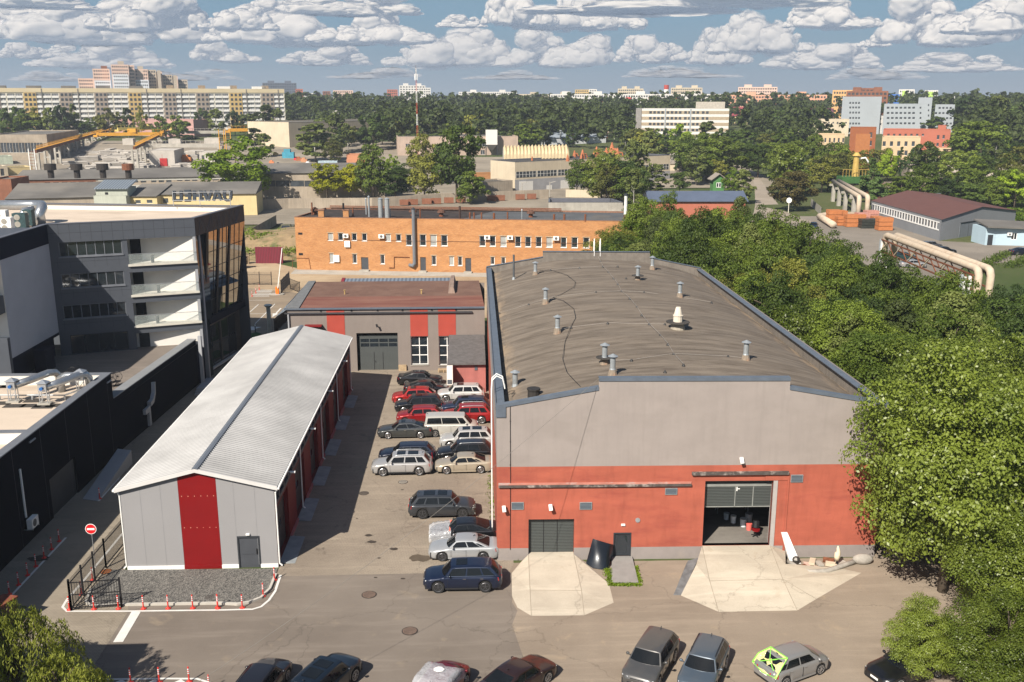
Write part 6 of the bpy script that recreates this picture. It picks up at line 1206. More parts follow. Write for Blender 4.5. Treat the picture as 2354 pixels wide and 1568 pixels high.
def fence(P0,P1,lab,hgt=2.0,npost=2,dx=.14,name='metal_fence',cat='fence',rails=(.18,1.75),base=0,diag=False):
 wl=W(P0,P1);t=thing(name,lab,cat,(P0[0],P0[1],base));b=MB();n=max(2,int(wl.L/dx))
 for k in range(n+1):s=wl.L*k/n;b.bar(wl.pt(s,base+.08),wl.pt(s,base+hgt),.022)
 b.build('pickets',FB,t)
 for z in rails:b=MB();b.bar(wl.pt(0,base+z),wl.pt(wl.L,base+z),.05);b.build('rail',FB,t)
 if diag:b=MB();b.bar(wl.pt(0,base+rails[0]),wl.pt(wl.L,base+rails[-1]),.04);b.build('brace',FB,t)
 for k in range(npost):b=MB();s=wl.L*k/max(1,npost-1);b.bar(wl.pt(s,base),wl.pt(s,base+hgt+.08),.1);b.build('post',FB,t)
 return t
p0=g('Q',748,638);p1=g('Q',1110,188);p2=g('O',1318,1225);pm=g('Q',878,475)
fence(p0,p1,'black metal picket fence beside the gravel strip and hangar',2.0,4);fence(p1,(p2[0]+.2,p2[1]+6),'black metal picket fence running on behind the hangar corner',2.0,4)
fence(p0,g('Q',1275,600),'open black gate leaf standing across the gravel bed corner',1.9,2,.16,'gate_leaf','gate',(.2,1.05,1.85),diag=True)
pa=g('F',185,765);pb=g('F',465,768);pc=g('F',605,765);fence(pa,pb,'black picket fence across the sandy strip left of the barrier',2.2,4);fence(g('F',540,835),pc,'black fence right of the orange barrier post',2.2,4)
fence(g('F',610,800),g('F',685,830),'low black fence panel beside the lane building',1.8,2)
fence(g('F',490,1150),g('F',612,1020),'dark solid fence along the car park behind the hangar',2.0,4,.08)
# no entry sign
x,y=g('Q',1120,178);x-=.75;t=thing('no_entry_sign','round red and white no entry sign on a grey pole behind the fence','road sign',(x,y,0));zc=2.75;yf=y-.05
b=MB();b.cyl((x,y,0),(x,y,3.0),.03,.03,8);b.build('pole',GALV,t);b=MB();b.cyl((x,yf,zc),(x,yf-.02,zc),.36,.36,28);pl=b.build('plate',WHITE,t)
b=MB();b.cyl((x,yf-.02,zc),(x,yf-.026,zc),.325,.325,28);b.build('red_disc',M('sign_red',(.62,.01,.015),.4,.02),t);b=MB();b.box(x-.24,x+.24,yf-.034,yf-.026,zc-.065,zc+.065);b.build('white_bar',WHITE,t)
# orange barrier with raised arm
x,y=g('F',510,842);t=thing('parking_barrier','orange parking barrier with its white arm raised','barrier',(x,y,0));b=MB();b.box(x-.25,x+.25,y-.2,y+.2,.1,1.25);b.build('cabinet',M('barrier_orange',(.75,.17,.02),.5,.05),t,bevel=.03)
b=MB();p=g('F',545,475);q=atY(*v('F',545,475),y-.3);b.bar((x+.15,y-.3,1.1),(q[0],y-.3,q[1]),.11,.06);b.build('arm',WHITE,t);b=MB();b.prism([(x-1+.9+1.2*math.cos(k*.524),y+.7*math.sin(k*.524))for k in range(12)],.03,.15);b.build('island',CONC,t)
for lab,u,vv,ht,w_ in[('tall thin grey lamp post left of the barrier',262,768,335,'F')]:
 x,y=g(w_,u,vv);X_,zt=atY(*v(w_,u-12,ht),y);t=thing('lamp_post',lab,'lamp post',(x,y,0));b=MB();b.cyl((x,y,0),(x,y,zt),.09,.05,8);b.build('pole',GALV,t);b=MB();b.bar((x,y,zt),(x-.8,y,zt+.1),.12,.06);b.build('lamp_head',GALV,t)
x,y=g('F',450,1150);t=thing('vent_chimney','cream mushroom topped vent pipe behind the hangar roof','vent pipe',(x,y,0));b=MB();b.cyl((x,y,0),(x,y,3.6),.27,.27,12);b.build('pipe',M('cream_pipe',(.62,.6,.5),.6),t);b=MB();b.cyl((x,y,3.6),(x,y,3.85),.3,.58,14);b.cyl((x,y,3.85),(x,y,3.95),.58,.45,14);b.build('cap',MATS['cream_pipe'],t)
x,y=g('F',265,1230);t=thing('info_board','dark square info board on a post in the small lawn','sign',(x,y,0));b=MB();b.cyl((x,y,0),(x,y,3.9),.04,.04,8);b.build('post',DARKMET,t);b=MB();b.box(x-.55,x+.55,y-.06,y-.02,3.2,4.25);b.build('board',DARKMET,t)
for i,(u,vv)in enumerate([(280,1200),(337,1140),(157,1270),(32,1370)]):
 x,y=g('F',u,vv);t=thing('garden_lamp',['short garden lamp in the middle of the lawn','short garden lamp at the far tip of the lawn','short garden lamp at the lawn edge by the office','short garden lamp nearest the office steps'][i],'garden lamp',(x,y,0),group='garden lamps');b=MB();b.cyl((x,y,0),(x,y,.9),.07,.07,8);b.build('post',DARKMET,t);b=MB();b.cyl((x,y,.9),(x,y,1.1),.08,.08,8);b.build('lamp_head',WHITE,t)
def cover(w,u,vv,r_,lab,mat_,group='manhole covers'):
 x,y=g(w,u,vv);t=thing('manhole_cover',lab,'manhole cover',(x,y,0),group=group);b=MB();b.cyl((x,y,0.01),(x,y,.032),r_*1.18,r_*1.18,24);b.build('ring',M('cover_ring',(.05,.04,.035),.9,.2),t);b=MB();b.cyl((x,y,.02),(x,y,.045),r_,r_,24)
 b.build('lid',mat_,t);b=MB()
 for k in range(-3,4):hw_=math.sqrt(max(0,r_*r_-(k*r_/4)**2))*.9;b.box(x-hw_,x+hw_,y+k*r_/4-.015,y+k*r_/4+.015,.045,.052)
 b.build('lid_pattern',MATS['cover_ring'],t)
CVM=M('cover_iron',(.16,.11,.085),.8,.2,5)
cover('I',218,1370,.40,'round iron manhole cover on the asphalt left of the navy SUV',CVM);cover('K',1281,204,.40,'round iron manhole cover near the bottom of the yard',CVM);cover('I',605,84,.33,'pale concrete manhole cover behind the silver SUV',CONC);cover('I',158,212,.33,'round drain cover near the shadow edge',M('cover_grey',(.10,.085,.07),.9))
cover('Q',2195,502,.34,'rusty orange drain cover in the gravel',M('rusty_cover',(.38,.12,.03),.9,.2,5));cover('Q',1110,230,.32,'rusty brown drain cover under the fence',MATS['rusty_cover'])
OIL=M('oil_stain',(.05,.04,.032),.7,.3,3)
def stain(w,u,vv,r_,sx=1.6,mat_=OIL):
 x,y=g(w,u,vv);rr=random.Random(int(u));b=MB();b.face([(x+r_*sx*rr.uniform(.7,1.1)*math.cos(k*.45),y+r_*rr.uniform(.65,1.15)*math.sin(k*.45),.0345)for k in range(14)]);structure('oil_stain',b,mat_)
for a in[(215,693,.2),(250,768,.22),(503,848,.2),(595,173,.08),(330,953,.08),(290,1175,.08),(600,1188,.1),(80,503,.06)]:stain('I',*a)
stain('I',800,955,.55,1.7,M('damp_stain',(.09,.07,.05),.8));stain('O',400,1405,.5,1.5)
# overhead wire crossing the yard
b=MB();a=Vector((*bw_.pt(bw_.px(*v('R',735,818))[0],0,0)[:2],12.7));x,y=g('P',410,1530,5.5);c=Vector((x,y,5.5));c2=a+(c-a)*1.5
b.tube([tuple(a.lerp(c2,k/24)-Vector((0,0,1.6*math.sin(math.pi*k/24))))for k in range(25)],.011,5);tag(b.build('overhead_wire',M('wire_pale',(.2,.185,.165),.6)),'thin overhead wire running from the workshop gable over the yard','wire')
# low brick wall at the left edge and pale kerb ramp
q=[(-30.1,47.4),(-29.3,47.2),(-27.0,53.0),(-27.8,53.3)];b=MB();b.prism(q,0,1.5);wl_=b.build('brick_wall',mat_brick('brown_brick',(.09,.05,.035),(.14,.08,.055),(.16,.13,.11)));tag(wl_,'low dark brick wall with red brown cap behind the willow','wall');b=MB();b.prism([(-30.2,47.3),(-29.2,47.1),(-26.9,53.1),(-27.9,53.4)],1.5,1.6);b.build('wall_cap',M('cap_redbrown',(.20,.06,.035),.8,.2),wl_)
t=thing('unseen_block','plain block left of the picture whose shadow falls on the asphalt','building',(-27,37,0));block(t,[(-31,33),(-24.2,33),(-24.2,41.5),(-31,41.5)],0,9,WPL,BEI)  # unseen block, added so that its shadow falls on the asphalt
# ---------------------------------------------------------------- trees
FOL=dict(maple=mat_foliage('maple_leaves',(.040,.072,.009),(.118,.158,.020)),dark=mat_foliage('dark_leaves',(.026,.050,.010),(.070,.105,.018)),poplar=mat_foliage('poplar_leaves',(.060,.092,.010),(.160,.200,.030),.28,.42),
birch=mat_foliage('birch_leaves',(.054,.078,.019),(.130,.155,.040)),gold=mat_foliage('golden_leaves',(.20,.22,.006),(.42,.41,.012),.3),bright=mat_foliage('bright_leaves',(.095,.165,.010),(.22,.30,.02),.3),wood=mat_foliage('wood_leaves',(.055,.080,.020),(.135,.165,.045)),
fir=mat_foliage('fir_needles',(.024,.050,.013),(.065,.105,.024),.1),olive=mat_foliage('olive_leaves',(.082,.092,.015),(.18,.185,.03)),willow=mat_foliage('willow_leaves',(.09,.12,.014),(.24,.26,.045),.3),brown=mat_foliage('brown_leaves',(.065,.056,.016),(.14,.118,.035)))
BARK=M('bark',(.10,.08,.06),.95,.3,3,grain=.3);BARKW=M('birch_bark',(.45,.43,.40),.9,.3,4,grain=.4)
nr=np.random.default_rng(11)
def leaf_mesh(name,C,N,S,mat,asp=.62,hang=False):
 """rhombic leaves: centres C, normals N, sizes S"""
 n=len(C);r=nr.normal(size=(n,3))
 if hang:r=r*.35+np.array([0,0,-1.]);N=N-r*(N*r).sum(1)[:,None]/(r*r).sum(1)[:,None];N/=np.linalg.norm(N,axis=1)[:,None]+1e-9;r=np.cross(r,N)
 a=np.cross(N,r);a/=np.linalg.norm(a,axis=1)[:,None]+1e-9;b=np.cross(N,a);b/=np.linalg.norm(b,axis=1)[:,None]+1e-9
 S=S[:,None];V=np.empty((n,4,3),dtype=np.float32);V[:,0]=C-a*S;V[:,1]=C-b*S*asp;V[:,2]=C+a*S;V[:,3]=C+b*S*asp
 V[:,1]+=N*S*.18;V[:,3]+=N*S*.18
 me=bpy.data.meshes.new(name);me.vertices.add(n*4);me.vertices.foreach_set('co',V.reshape(-1));me.loops.add(n*4);me.loops.foreach_set('vertex_index',np.arange(n*4,dtype=np.int32))
 me.polygons.add(n);me.polygons.foreach_set('loop_start',np.arange(0,n*4,4,dtype=np.int32));me.polygons.foreach_set('loop_total',np.full(n,4,dtype=np.int32));me.update(calc_edges=True);me.materials.append(mat);return me
def crown_points(shape,n,h,r,leaf,nclump):
 """clumps of leaves on the outside of a crown; returns centres, normals, sizes and the clump centres"""
 cc=[]
 for k in range(nclump):
  while True:
   d=nr.normal(size=3);d/=np.linalg.norm(d)
   if d[2]>-.9:break
  if shape=='cone':
   t=nr.random()**.75;z=h*(.12+.86*t);rr_=r*(1-t)*nr.uniform(.75,1.05)+.1;a=nr.uniform(0,6.283);cc.append((rr_*math.cos(a),rr_*math.sin(a),z,max(.28,r*.30*(1.1-t))))
  elif shape=='tall':
   t=nr.random();z=h*(.15+.83*t);w_=math.sin(math.pi*min(1,.12+.86*t))**.7;a=nr.uniform(0,6.283);q=nr.uniform(.35,1.)*w_*r;cc.append((q*math.cos(a),q*math.sin(a),z,r*nr.uniform(.2,.34)))
  else:
   q=nr.uniform(.5,1.06);z0=h*.53;hz=h*.47;lump=1+.30*math.sin(d[0]*5+k%3)*math.cos(d[1]*4+d[2]*3)
   cc.append((d[0]*r*q*lump,d[1]*r*q*lump,z0+d[2]*hz*q*(1.0 if d[2]>0 else .85),r*nr.uniform(.17,.32)))
 cc=np.array(cc);w=cc[:,3]**2;idx=nr.choice(len(cc),n,p=w/w.sum());d=nr.normal(size=(n,3));d/=np.linalg.norm(d,axis=1)[:,None]
 d[:,2]=np.where(nr.random(n)<.68,np.abs(d[:,2]),d[:,2]);rad=nr.uniform(.35,1.05,n)**.6
 C=cc[idx,:3]+d*(cc[idx,3]*rad)[:,None]*np.array([1,1,.72]);out=C-np.array([0,0,h*.5]);out/=np.linalg.norm(out,axis=1)[:,None]+1e-6
 N=d*.6+out*.3+nr.normal(size=(n,3))*.55+np.array([0,0,.35]);N/=np.linalg.norm(N,axis=1)[:,None]
 return C,N,leaf*nr.uniform(.6,1.25,n),cc
PROTO={}
def proto_tree(kind,lod,var):
 key=(kind,lod,var)
 if key in PROTO:return PROTO[key]
 n,leaf,ncl={0:(72000,.082,190),1:(27000,.125,120),2:(7000,.25,66),3:(2200,.5,38)}[lod]
 shape={'fir':'cone','birch':'tall','dark':'round'}.get(kind,'round');h,r=10.,4.
 if kind in('fir','birch'):r=2.6
 if kind in('poplar',)and var%2:shape='round'
 if kind=='birch':n=int(n*.6);ncl=int(ncl*.8)
 if kind=='olive':n=int(n*.7)
 C,N,S,cc=crown_points(shape,n,h,r,leaf,ncl);me=leaf_mesh('crown',C,N,S,FOL[kind])
 b=MB();tr=.24 if kind not in('birch',)else .13;b.tube([(0,0,-.3),(.05,0,h*.25),(-.05,.05,h*.5),(0,0,h*.82)],[tr,tr*.8,tr*.5,tr*.12],8)
 for k in range(0,len(cc),max(1,len(cc)//(16 if lod<2 else 7))):
  c=cc[k];z0=min(h*.7,max(h*.2,c[2]-1.6));b.tube([(0,0,z0),(c[0]*.5,c[1]*.5,(z0+c[2])/2+.2),(c[0]*.95,c[1]*.95,c[2])],[tr*.42,tr*.22,.02],5)
 i=len(b.v);o=b.build('trunk',BARKW if kind=='birch' else BARK,None,True);tm=o.data;bpy.data.objects.remove(o)
 PROTO[key]=(tm,me,h,r);return PROTO[key]
NT=[0]
def tree_at(kind,lod,x,y,z,h,r,label,group,name=None,tilt=0.):
 tm,me,h0,r0=proto_tree(kind,lod,NT[0]%(3 if lod<2 else 2));NT[0]+=1
 nm=name or{'fir':'fir_tree','birch':'birch_tree','poplar':'poplar_tree','willow':'willow_tree'}.get(kind,'broadleaf_tree')
 t=thing(nm,label,'tree' if h>2.5 else 'bush',(x,y,z),rnd.uniform(0,6.28),group);t.scale=(r/r0,r/r0*rnd.uniform(.92,1.08),h/h0)
 for n_,m in(('trunk',tm),('crown',me)):o=bpy.data.objects.new(n_,m);COL.objects.link(o);o.parent=t
 return t
AT='trees in front of the yellow apartment block'
def ptree(kind,cx,ytop,ybase,wpx,label,group=None,lod=None):
 ybase+=3;x,y,z=GT(cx,ybase)
 if group==AT and math.hypot(x,y)>600:r_=ray(cx,228);q=rnd.uniform(560,615)/math.hypot(r_[0],r_[1]);x,y=r_[0]*q,r_[1]*q;z=terrain(x,y)
 X_,zt=atY(cx,ytop,y-wpx*y/FPX*.1);h=max(1.5,zt-z);r=wpx/2*math.hypot(x,y)/FPX*1.13;h*=1.05
 if lod is None:lod=1 if y<250 else(2 if y<420 else 3)
 return tree_at(kind,lod,x,y,z,h*1.0,r,label,group)
def V(w,*a):return v(w,*a)
# foreground right: big poplars and the belt beside the workshop
GR='trees of the belt beside the workshop'
NEAR=[('poplar',29.3,54.2,15.4,5.5,'light green poplar overhanging the right corner of the workshop front'),('poplar',36.8,50.0,14.5,5.4,'large light green poplar right of the workshop front wall'),('poplar',32.6,62.5,13.6,4.9,'light green poplar just behind the front right roof corner'),
('poplar',42.0,57.0,15.0,5.6,'tall light green poplar at the right picture edge, upper one'),('poplar',30.2,46.6,8.4,3.4,'light green poplar with a branch reaching over the asphalt'),('poplar',35.0,43.0,10.2,4.6,'light green poplar at the bottom right above the black old car'),('poplar',41.0,46.5,12.0,5.0,'light green poplar at the right picture edge, middle one'),
('poplar',38.5,69.0,13.0,5.0,'tall light green poplar right of the middle of the felt roof'),('maple',33.0,74.0,12.0,4.6,'mid green tree beside the middle of the felt roof'),('poplar',49.5,67.0,14.0,5.6,'poplar at the far right of the belt'),('poplar',28.6,39.6,6.0,3.0,'low leafy poplar shoot at the bottom right edge'),('poplar',33.6,38.0,7.5,3.8,'poplar crown cut by the bottom right picture corner'),('poplar',23.6,44.9,4.6,1.7,'small poplar crown with a branch reaching out over the asphalt'),('poplar',31.6,50.2,6.5,3.2,'low poplar crown under the large ones'),('poplar',26.9,42.9,5.6,2.7,'leafy poplar crown hiding the rear of the black old car'),('maple',33.5,83,12.2,4.4,'green tree beside the roof, third from the front')]
for k,x,y,h,r,lab in NEAR:tree_at(k,0,x,y,0,h,r,lab,GR)
poly=[(30.5,80),(30.5,112),(28,117),(23,121),(20,127),(20,136),(21.5,150),(24,166),(34,172),(46,166),(47,141),(53,122),(60,108),(66,96),(60,78)]
def inside_poly(p,P):
 c=False
 for i in range(len(P)):
  a,b=P[i],P[i-1]
  if(a[1]>p[1])!=(b[1]>p[1])and p[0]<(b[0]-a[0])*(p[1]-a[1])/(b[1]-a[1])+a[0]:c=not c
 return c
pts=[]
tries=0
while tries<6000 and len(pts)<74:
 tries+=1;p=(rnd.uniform(8,70),rnd.uniform(76,166))
 if inside_poly(p,poly)and all(math.hypot(p[0]-q[0],p[1]-q[1])>5.1 for q in pts):pts.append(p)
pts.sort()
ZN=lambda x,y:'behind the far workshop parapet' if y>119 and x<30 else('along the right side of the workshop roof' if x<40 and y<119 else('bordering the side yard' if x>40 and y>105 else('at the far end of the belt' if y>119 else 'by the right picture edge')))
for i,p in enumerate(pts):
 k='maple' if p[1]>92 else('poplar' if rnd.random()<.45 else 'maple')
 if rnd.random()<.16:k='dark'
 if rnd.random()<.10:k='olive'
 if rnd.random()<.06:k='birch'
 h=rnd.uniform(9.2,13.2)*(1.10 if p[1]>140 else(1.08 if p[1]>119 else 1))*(.9 if p[0]>52 else 1)
 if p[1]>116 and p[0]<20:h=rnd.uniform(10.4,11.8)
 if p[0]<26 and p[1]>119:h=rnd.uniform(8.6,9.8)
 tree_at(k,1,p[0],p[1],0,h,rnd.uniform(3.1,4.9)*(.8 if k=='birch' else 1),'%s%s tree %s'%(['squat ','','taller '][0 if h<10.6 else(1 if h<11.7 else 2)],{'maple':'mid green maple like','poplar':'light green','dark':'very dark green','olive':'olive tinted','birch':'thin greyish'}[k],ZN(*p)),GR)
 # far edge of the belt: orange red leaf tree left
ptree('maple',1478,478,600,110,'bushy green tree at the right end of the brick building roof',GR);ptree('bright',1445,520,640,70,'lighter green tree touching the brick building wall',GR)
# willow in the lower left corner
def willow(x,y,h,r,lab):
 t=thing('willow_tree',lab,'tree',(x,y,0));Cs,Ns,Ss=[],[],[];b=MB()
 b.tube([(x,y,-.2),(x+.1,y,h*.3),(x,y+.1,h*.6)],[.3,.24,.14],8)
 for k in range(int(62*r)):
  a=nr.uniform(0,6.283);q=r*nr.random()**.55;zt=h*(1-.38*(q/r)**2)*nr.uniform(.82,1.02);L=nr.uniform(1.2,3.4);cx,cy=x+q*math.cos(a),y+q*math.sin(a)
  if k%4==0:b.tube([(x,y,h*nr.uniform(.3,.55)),((x+cx)/2,(y+cy)/2,zt*.9),(cx,cy,zt)],[.07,.04,.012],5)
  m=int(L*30);s=np.linspace(0,1,m);px_=cx+.5*math.cos(a)*np.sin(s*1.6)+nr.normal(size=m)*.09;py_=cy+.5*math.sin(a)*np.sin(s*1.6)+nr.normal(size=m)*.09;pz=zt+.25*np.sin(s*3)-L*s**1.3+nr.normal(size=m)*.04
  Cs.append(np.stack([px_,py_,pz],1));nv=nr.normal(size=(m,3));nv[:,2]+=.3;Ns.append(nv/np.linalg.norm(nv,axis=1)[:,None]);Ss.append(nr.uniform(.07,.13,m))
 C=np.concatenate(Cs);C-=np.array([x,y,0]);me=leaf_mesh('crown',C,np.concatenate(Ns),np.concatenate(Ss),FOL['willow'],.26,True);b.build('trunk',BARK,t,True);o=bpy.data.objects.new('crown',me);COL.objects.link(o);o.parent=t
willow(-22.4,42.6,6.6,3.0,'yellow green willow with hanging twigs in the lower left corner');willow(-19.6,41.4,4.6,2.0,'smaller willow crown right of the big one in the lower left corner')
willow(-25.6,44.6,6.0,2.2,'willow crown cut by the left picture edge beside the brick wall')
# row of trees behind the brick building and in the works yards
ptree('bright',548,326,462,116,'bright green tree standing alone behind the rooftop sign');ptree('gold',752,380,457,68,'golden leaved tree, left one of two');ptree('gold',806,380,456,50,'golden leaved tree, right one of two')
ptree('maple',859,344,458,62,'dark dense tree right of the golden trees');ptree('maple',909,391,458,70,'lower mid green tree right of the dark dense tree');ptree('olive',976,356,460,78,'sparse yellowish tree with visible trunk');ptree('maple',1050,290,465,96,'tallest green tree behind the brick building')
ptree('olive',972,312,425,60,'thin yellowish crown left of the tallest tree');ptree('bright',897,362,430,40,'small light green tree peeping over the lower one');ptree('maple',1080,400,468,60,'low green tree at the foot of the tallest one');ptree('dark',930,380,440,60,'dark tree filling the gap behind the sparse one')
WT='trees in the works yards';AT='trees in front of the yellow apartment block'
for k,cx,yt,yb,w_,lab in[('birch',775,265,352,44,'slim hanging birch before the long cream works hall'),('birch',725,290,370,78,'wide hanging birch left of the orange shed'),('dark',858,264,342,62,'dark tree in front of the cream works hall'),('birch',800,288,345,30,'thin birch between the two dark crowns'),('olive',773,322,374,42,'small olive tree beside the orange shed'),
('dark',1167,304,343,42,'compact dark tree by the white silo'),('maple',1214,287,338,62,'green tree between the silo and the grey roofed hall'),('maple',1205,300,345,40,'small green tree left of the grey roofed hall')]:ptree(k,cx,yt,yb,w_,lab,WT)
CT='trees in the middle ground beyond the embankment'
for k,u,t_,bs,w_,lab in[('maple',240,900,1190,190,'bushy dark tree at the left end of the scrub before the cream works'),('olive',360,870,1185,110,'narrow olive tree in the scrub before the cream works'),('birch',480,830,1180,130,'upright birch in the scrub before the cream works'),('maple',580,880,1190,170,'round green tree in the scrub below the rusty machines'),('birch',735,722,1190,170,'tallest birch with pale branch before the cream works'),('birch',830,780,1180,120,'second tall birch right of the pale branch'),
('dark',790,960,1290,160,'dark tree standing forward of the scrub'),('birch',950,925,1170,190,'feathery tree at the right corner of the cream works'),('dark',1160,985,1170,150,'dark round tree left of the green hut'),('maple',450,960,1190,170,'green tree low in the scrub'),('maple',660,940,1195,150,'green tree low in the scrub, right part'),
('dark',705,600,725,85,'round dark tree under the white pipe bridge'),('maple',940,600,800,150,'green tree below the left end of the white office block'),('bright',1150,570,760,170,'light green tree in front of the white office block'),('birch',1400,540,760,150,'feathery tree in front of the white office block'),('dark',1550,600,800,110,'dark tree at the right end of the white office block'),
('maple',1250,690,990,200,'green tree beside the grey gabled shed'),('maple',1370,640,960,240,'big green tree behind the grey gabled shed'),('poplar',1560,700,1020,330,'broad sunlit tree above the green hut'),('maple',1400,820,1060,230,'round green tree left of the green hut'),('dark',1715,720,1000,190,'dark tree at the far end of the lane'),('maple',1860,740,1030,240,'dark green tree over the far end of the lane'),
('poplar',2120,780,1200,300,'large sunlit tree right of the lane'),('brown',2140,990,1320,300,'brownish tree beside the round road sign'),('birch',1720,980,1260,170,'feathery tree left of the lane'),('bright',1620,970,1200,130,'light green bush tree right of the green hut'),('dark',1830,530,720,120,'pointed dark tree under the purple roofs'),('fir',1950,640,800,90,'blue grey fir in the middle distance'),
('fir',2060,420,640,110,'tall dark fir in the middle distance'),('dark',1700,610,780,190,'dark tree left of the pointed one'),('maple',2100,600,800,190,'round green tree before the cream low building'),('fir',2185,510,700,70,'fir beside the cream low building'),('maple',1040,690,830,200,'green tree by the white pipe bridge'),('maple',1960,720,900,200,'green tree behind the lane end')]:
 a=v('C',u,t_);c=v('C',u,bs);ptree(k,a[0],a[1],c[1],w_*.2565,lab,CT)
DT='trees on the right beyond the grey hall'
for k,u,t_,bs,w_,lab in[('poplar',170,740,1080,330,'broad sunlit tree left of the terracotta tower'),('maple',370,650,1040,190,'dark green tree left of the cream wing'),('maple',590,770,1050,200,'green tree at the foot of the terracotta tower'),('fir',850,870,1260,220,'big dark fir beside the green platform'),('bright',1010,810,1060,140,'light green conical tree before the cream wing'),('fir',1120,770,1040,110,'pointed fir before the cream wing'),
('fir',1225,770,1010,130,'broad fir before the cream wing'),('maple',1340,850,1000,130,'green bush before the cream wing'),('dark',1450,790,960,120,'dark tree before the low cream wing'),('dark',1570,810,950,110,'dark small tree before the low cream wing'),('maple',1830,570,950,430,'largest round tree on the right, beyond the shed roof'),('fir',2010,700,980,150,'dark fir right of the largest round tree'),
('fir',2120,730,980,170,'second dark fir near the right picture edge'),('dark',2210,720,980,130,'dark tree at the right picture edge beyond the shed'),('birch',2100,620,760,70,'slim birch near the blue roofed house'),('maple',1130,1020,1230,260,'round green bush tree beside the grey hall roof'),('birch',1450,1020,1240,150,'pale birch behind the grey hall'),('dark',1600,1040,1290,230,'dark tree behind the grey hall'),('dark',1760,1090,1310,220,'dark bush tree behind the right part of the grey hall'),
('birch',1880,1040,1250,150,'feathery tree behind the shed remains'),('maple',2000,1000,1290,230,'green tree at the overgrown plot'),('bright',2150,990,1300,230,'sunlit green tree at the right picture edge'),('dark',1760,310,640,260,'dark tall tree right of the grey hospital block'),('birch',1980,325,640,200,'greyish tall tree right of the dark one'),('dark',2140,360,640,230,'dark tree at the horizon by the right edge'),
('maple',1430,500,640,150,'round tree before the grey hospital block'),('dark',490,420,560,110,'dark tree in front of the purple roof'),('dark',20,290,470,110,'dark tree before the pink flats'),('dark',150,290,470,150,'dark pair of crowns before the pink flats'),('dark',360,300,440,90,'dark tree in front of the pink flats, right'),('fir',175,510,640,60,'little fir before the dark red strip'),('maple',280,570,660,70,'small tree before the dark red strip'),('maple',620,560,640,90,'small bush tree before the grey hospital block'),('dark',40,420,640,160,'dark tree left of the purple roofs')]:
 a=v('D',u,t_);c=v('D',u,bs);ptree(k,a[0],a[1],c[1],w_*.2565,lab,DT)
AT='trees in front of the yellow apartment block'
for k,u,t_,bs,w_,lab in[('dark',30,440,560,120,'dark tree before the left end of the apartment block'),('dark',130,440,560,120,'dark tree, second before the apartment block'),('olive',245,440,560,130,'olive tree before the left part of the apartment block'),('birch',350,450,560,80,'slim tree before the left part of the apartment block'),('dark',455,420,560,120,'taller dark tree before the apartment block'),('birch',540,425,570,70,'thin tree above the pink low building'),
('olive',800,445,600,150,'broad olive tree between the pink low buildings'),('birch',945,450,590,90,'pale thin tree over the pink low building'),('olive',1042,430,570,60,'slim tree in front of the yellow panel'),('maple',1190,505,600,90,'small tree before the pink low building, left'),('maple',1330,500,610,120,'green tree before the right part of the pink low building'),('dark',1520,450,610,80,'slim dark tree left of the street lamp'),('birch',1615,455,610,100,'birch by the street lamp'),
('dark',1755,465,610,80,'dark tree left of the second crane'),('birch',1850,490,620,130,'pale tree behind the second crane'),('birch',1985,430,620,150,'tall pale tree behind the second crane'),('birch',2080,450,620,90,'pale tree at the right end of the apartment block'),('maple',480,500,590,240,'broad green bush mass beside the flat hall roof'),('maple',640,520,600,150,'green bush beyond the flat hall roof'),('maple',60,500,570,160,'green bush mass at the left picture edge'),('maple',210,490,570,190,'green bush mass before the apartment block'),
('birch',1920,600,740,130,'pale tree below the second crane'),('birch',2000,640,800,110,'pale tree right of the bright green one'),('dark',1390,640,690,150,'dark bush under the crane beam')]:
 a=v('A',u,t_);c=v('A',u,bs);ptree(k,a[0],a[1],c[1],w_*.305,lab,AT)
FILL=[(1360,1930,250,470,120,'right'),(700,1330,430,560,46,'centre'),(1960,2400,300,560,44,'far right')]
KEEP=[(1030,1200,430,520),(1225,1420,380,480),(1450,1690,470,560),(1690,1800,150,345),(1905,2215,390,700),(1900,2360,230,300),(660,1180,330,470),(1560,1740,230,300),(1440,1560,310,400),(1690,1900,225,450),(1500,1640,250,345)]
nf=0
for(u0,u1,d0,d1,n,nm)in FILL:
 for _ in range(n):
  u,D_=rnd.uniform(u0,u1),rnd.uniform(d0,d1)
  if any(a<u<b and c<D_<d for a,b,c,d in KEEP):continue
  r_=ray(u,228);q=D_/math.hypot(r_[0],r_[1]);x,y=r_[0]*q,r_[1]*q;k=rnd.choice(['maple','maple','dark','poplar','birch','olive','fir']);h=rnd.uniform(8,14)
  tree_at(k,2 if D_<400 else 3,x,y,terrain(x,y),h,h*rnd.uniform(.36,.5)*(.65 if k in('birch','fir')else 1),'%s%s among the trees of the %s middle distance'%({0:'lower ',1:'',2:'higher '}[int((h-8)/2.01)],{'maple':'mid green tree','dark':'dark green tree','poplar':'sunlit light green tree','birch':'slim greyish birch','olive':'olive tinted tree','fir':'dark fir'}[k],nm),'trees of the %s middle distance'%nm)
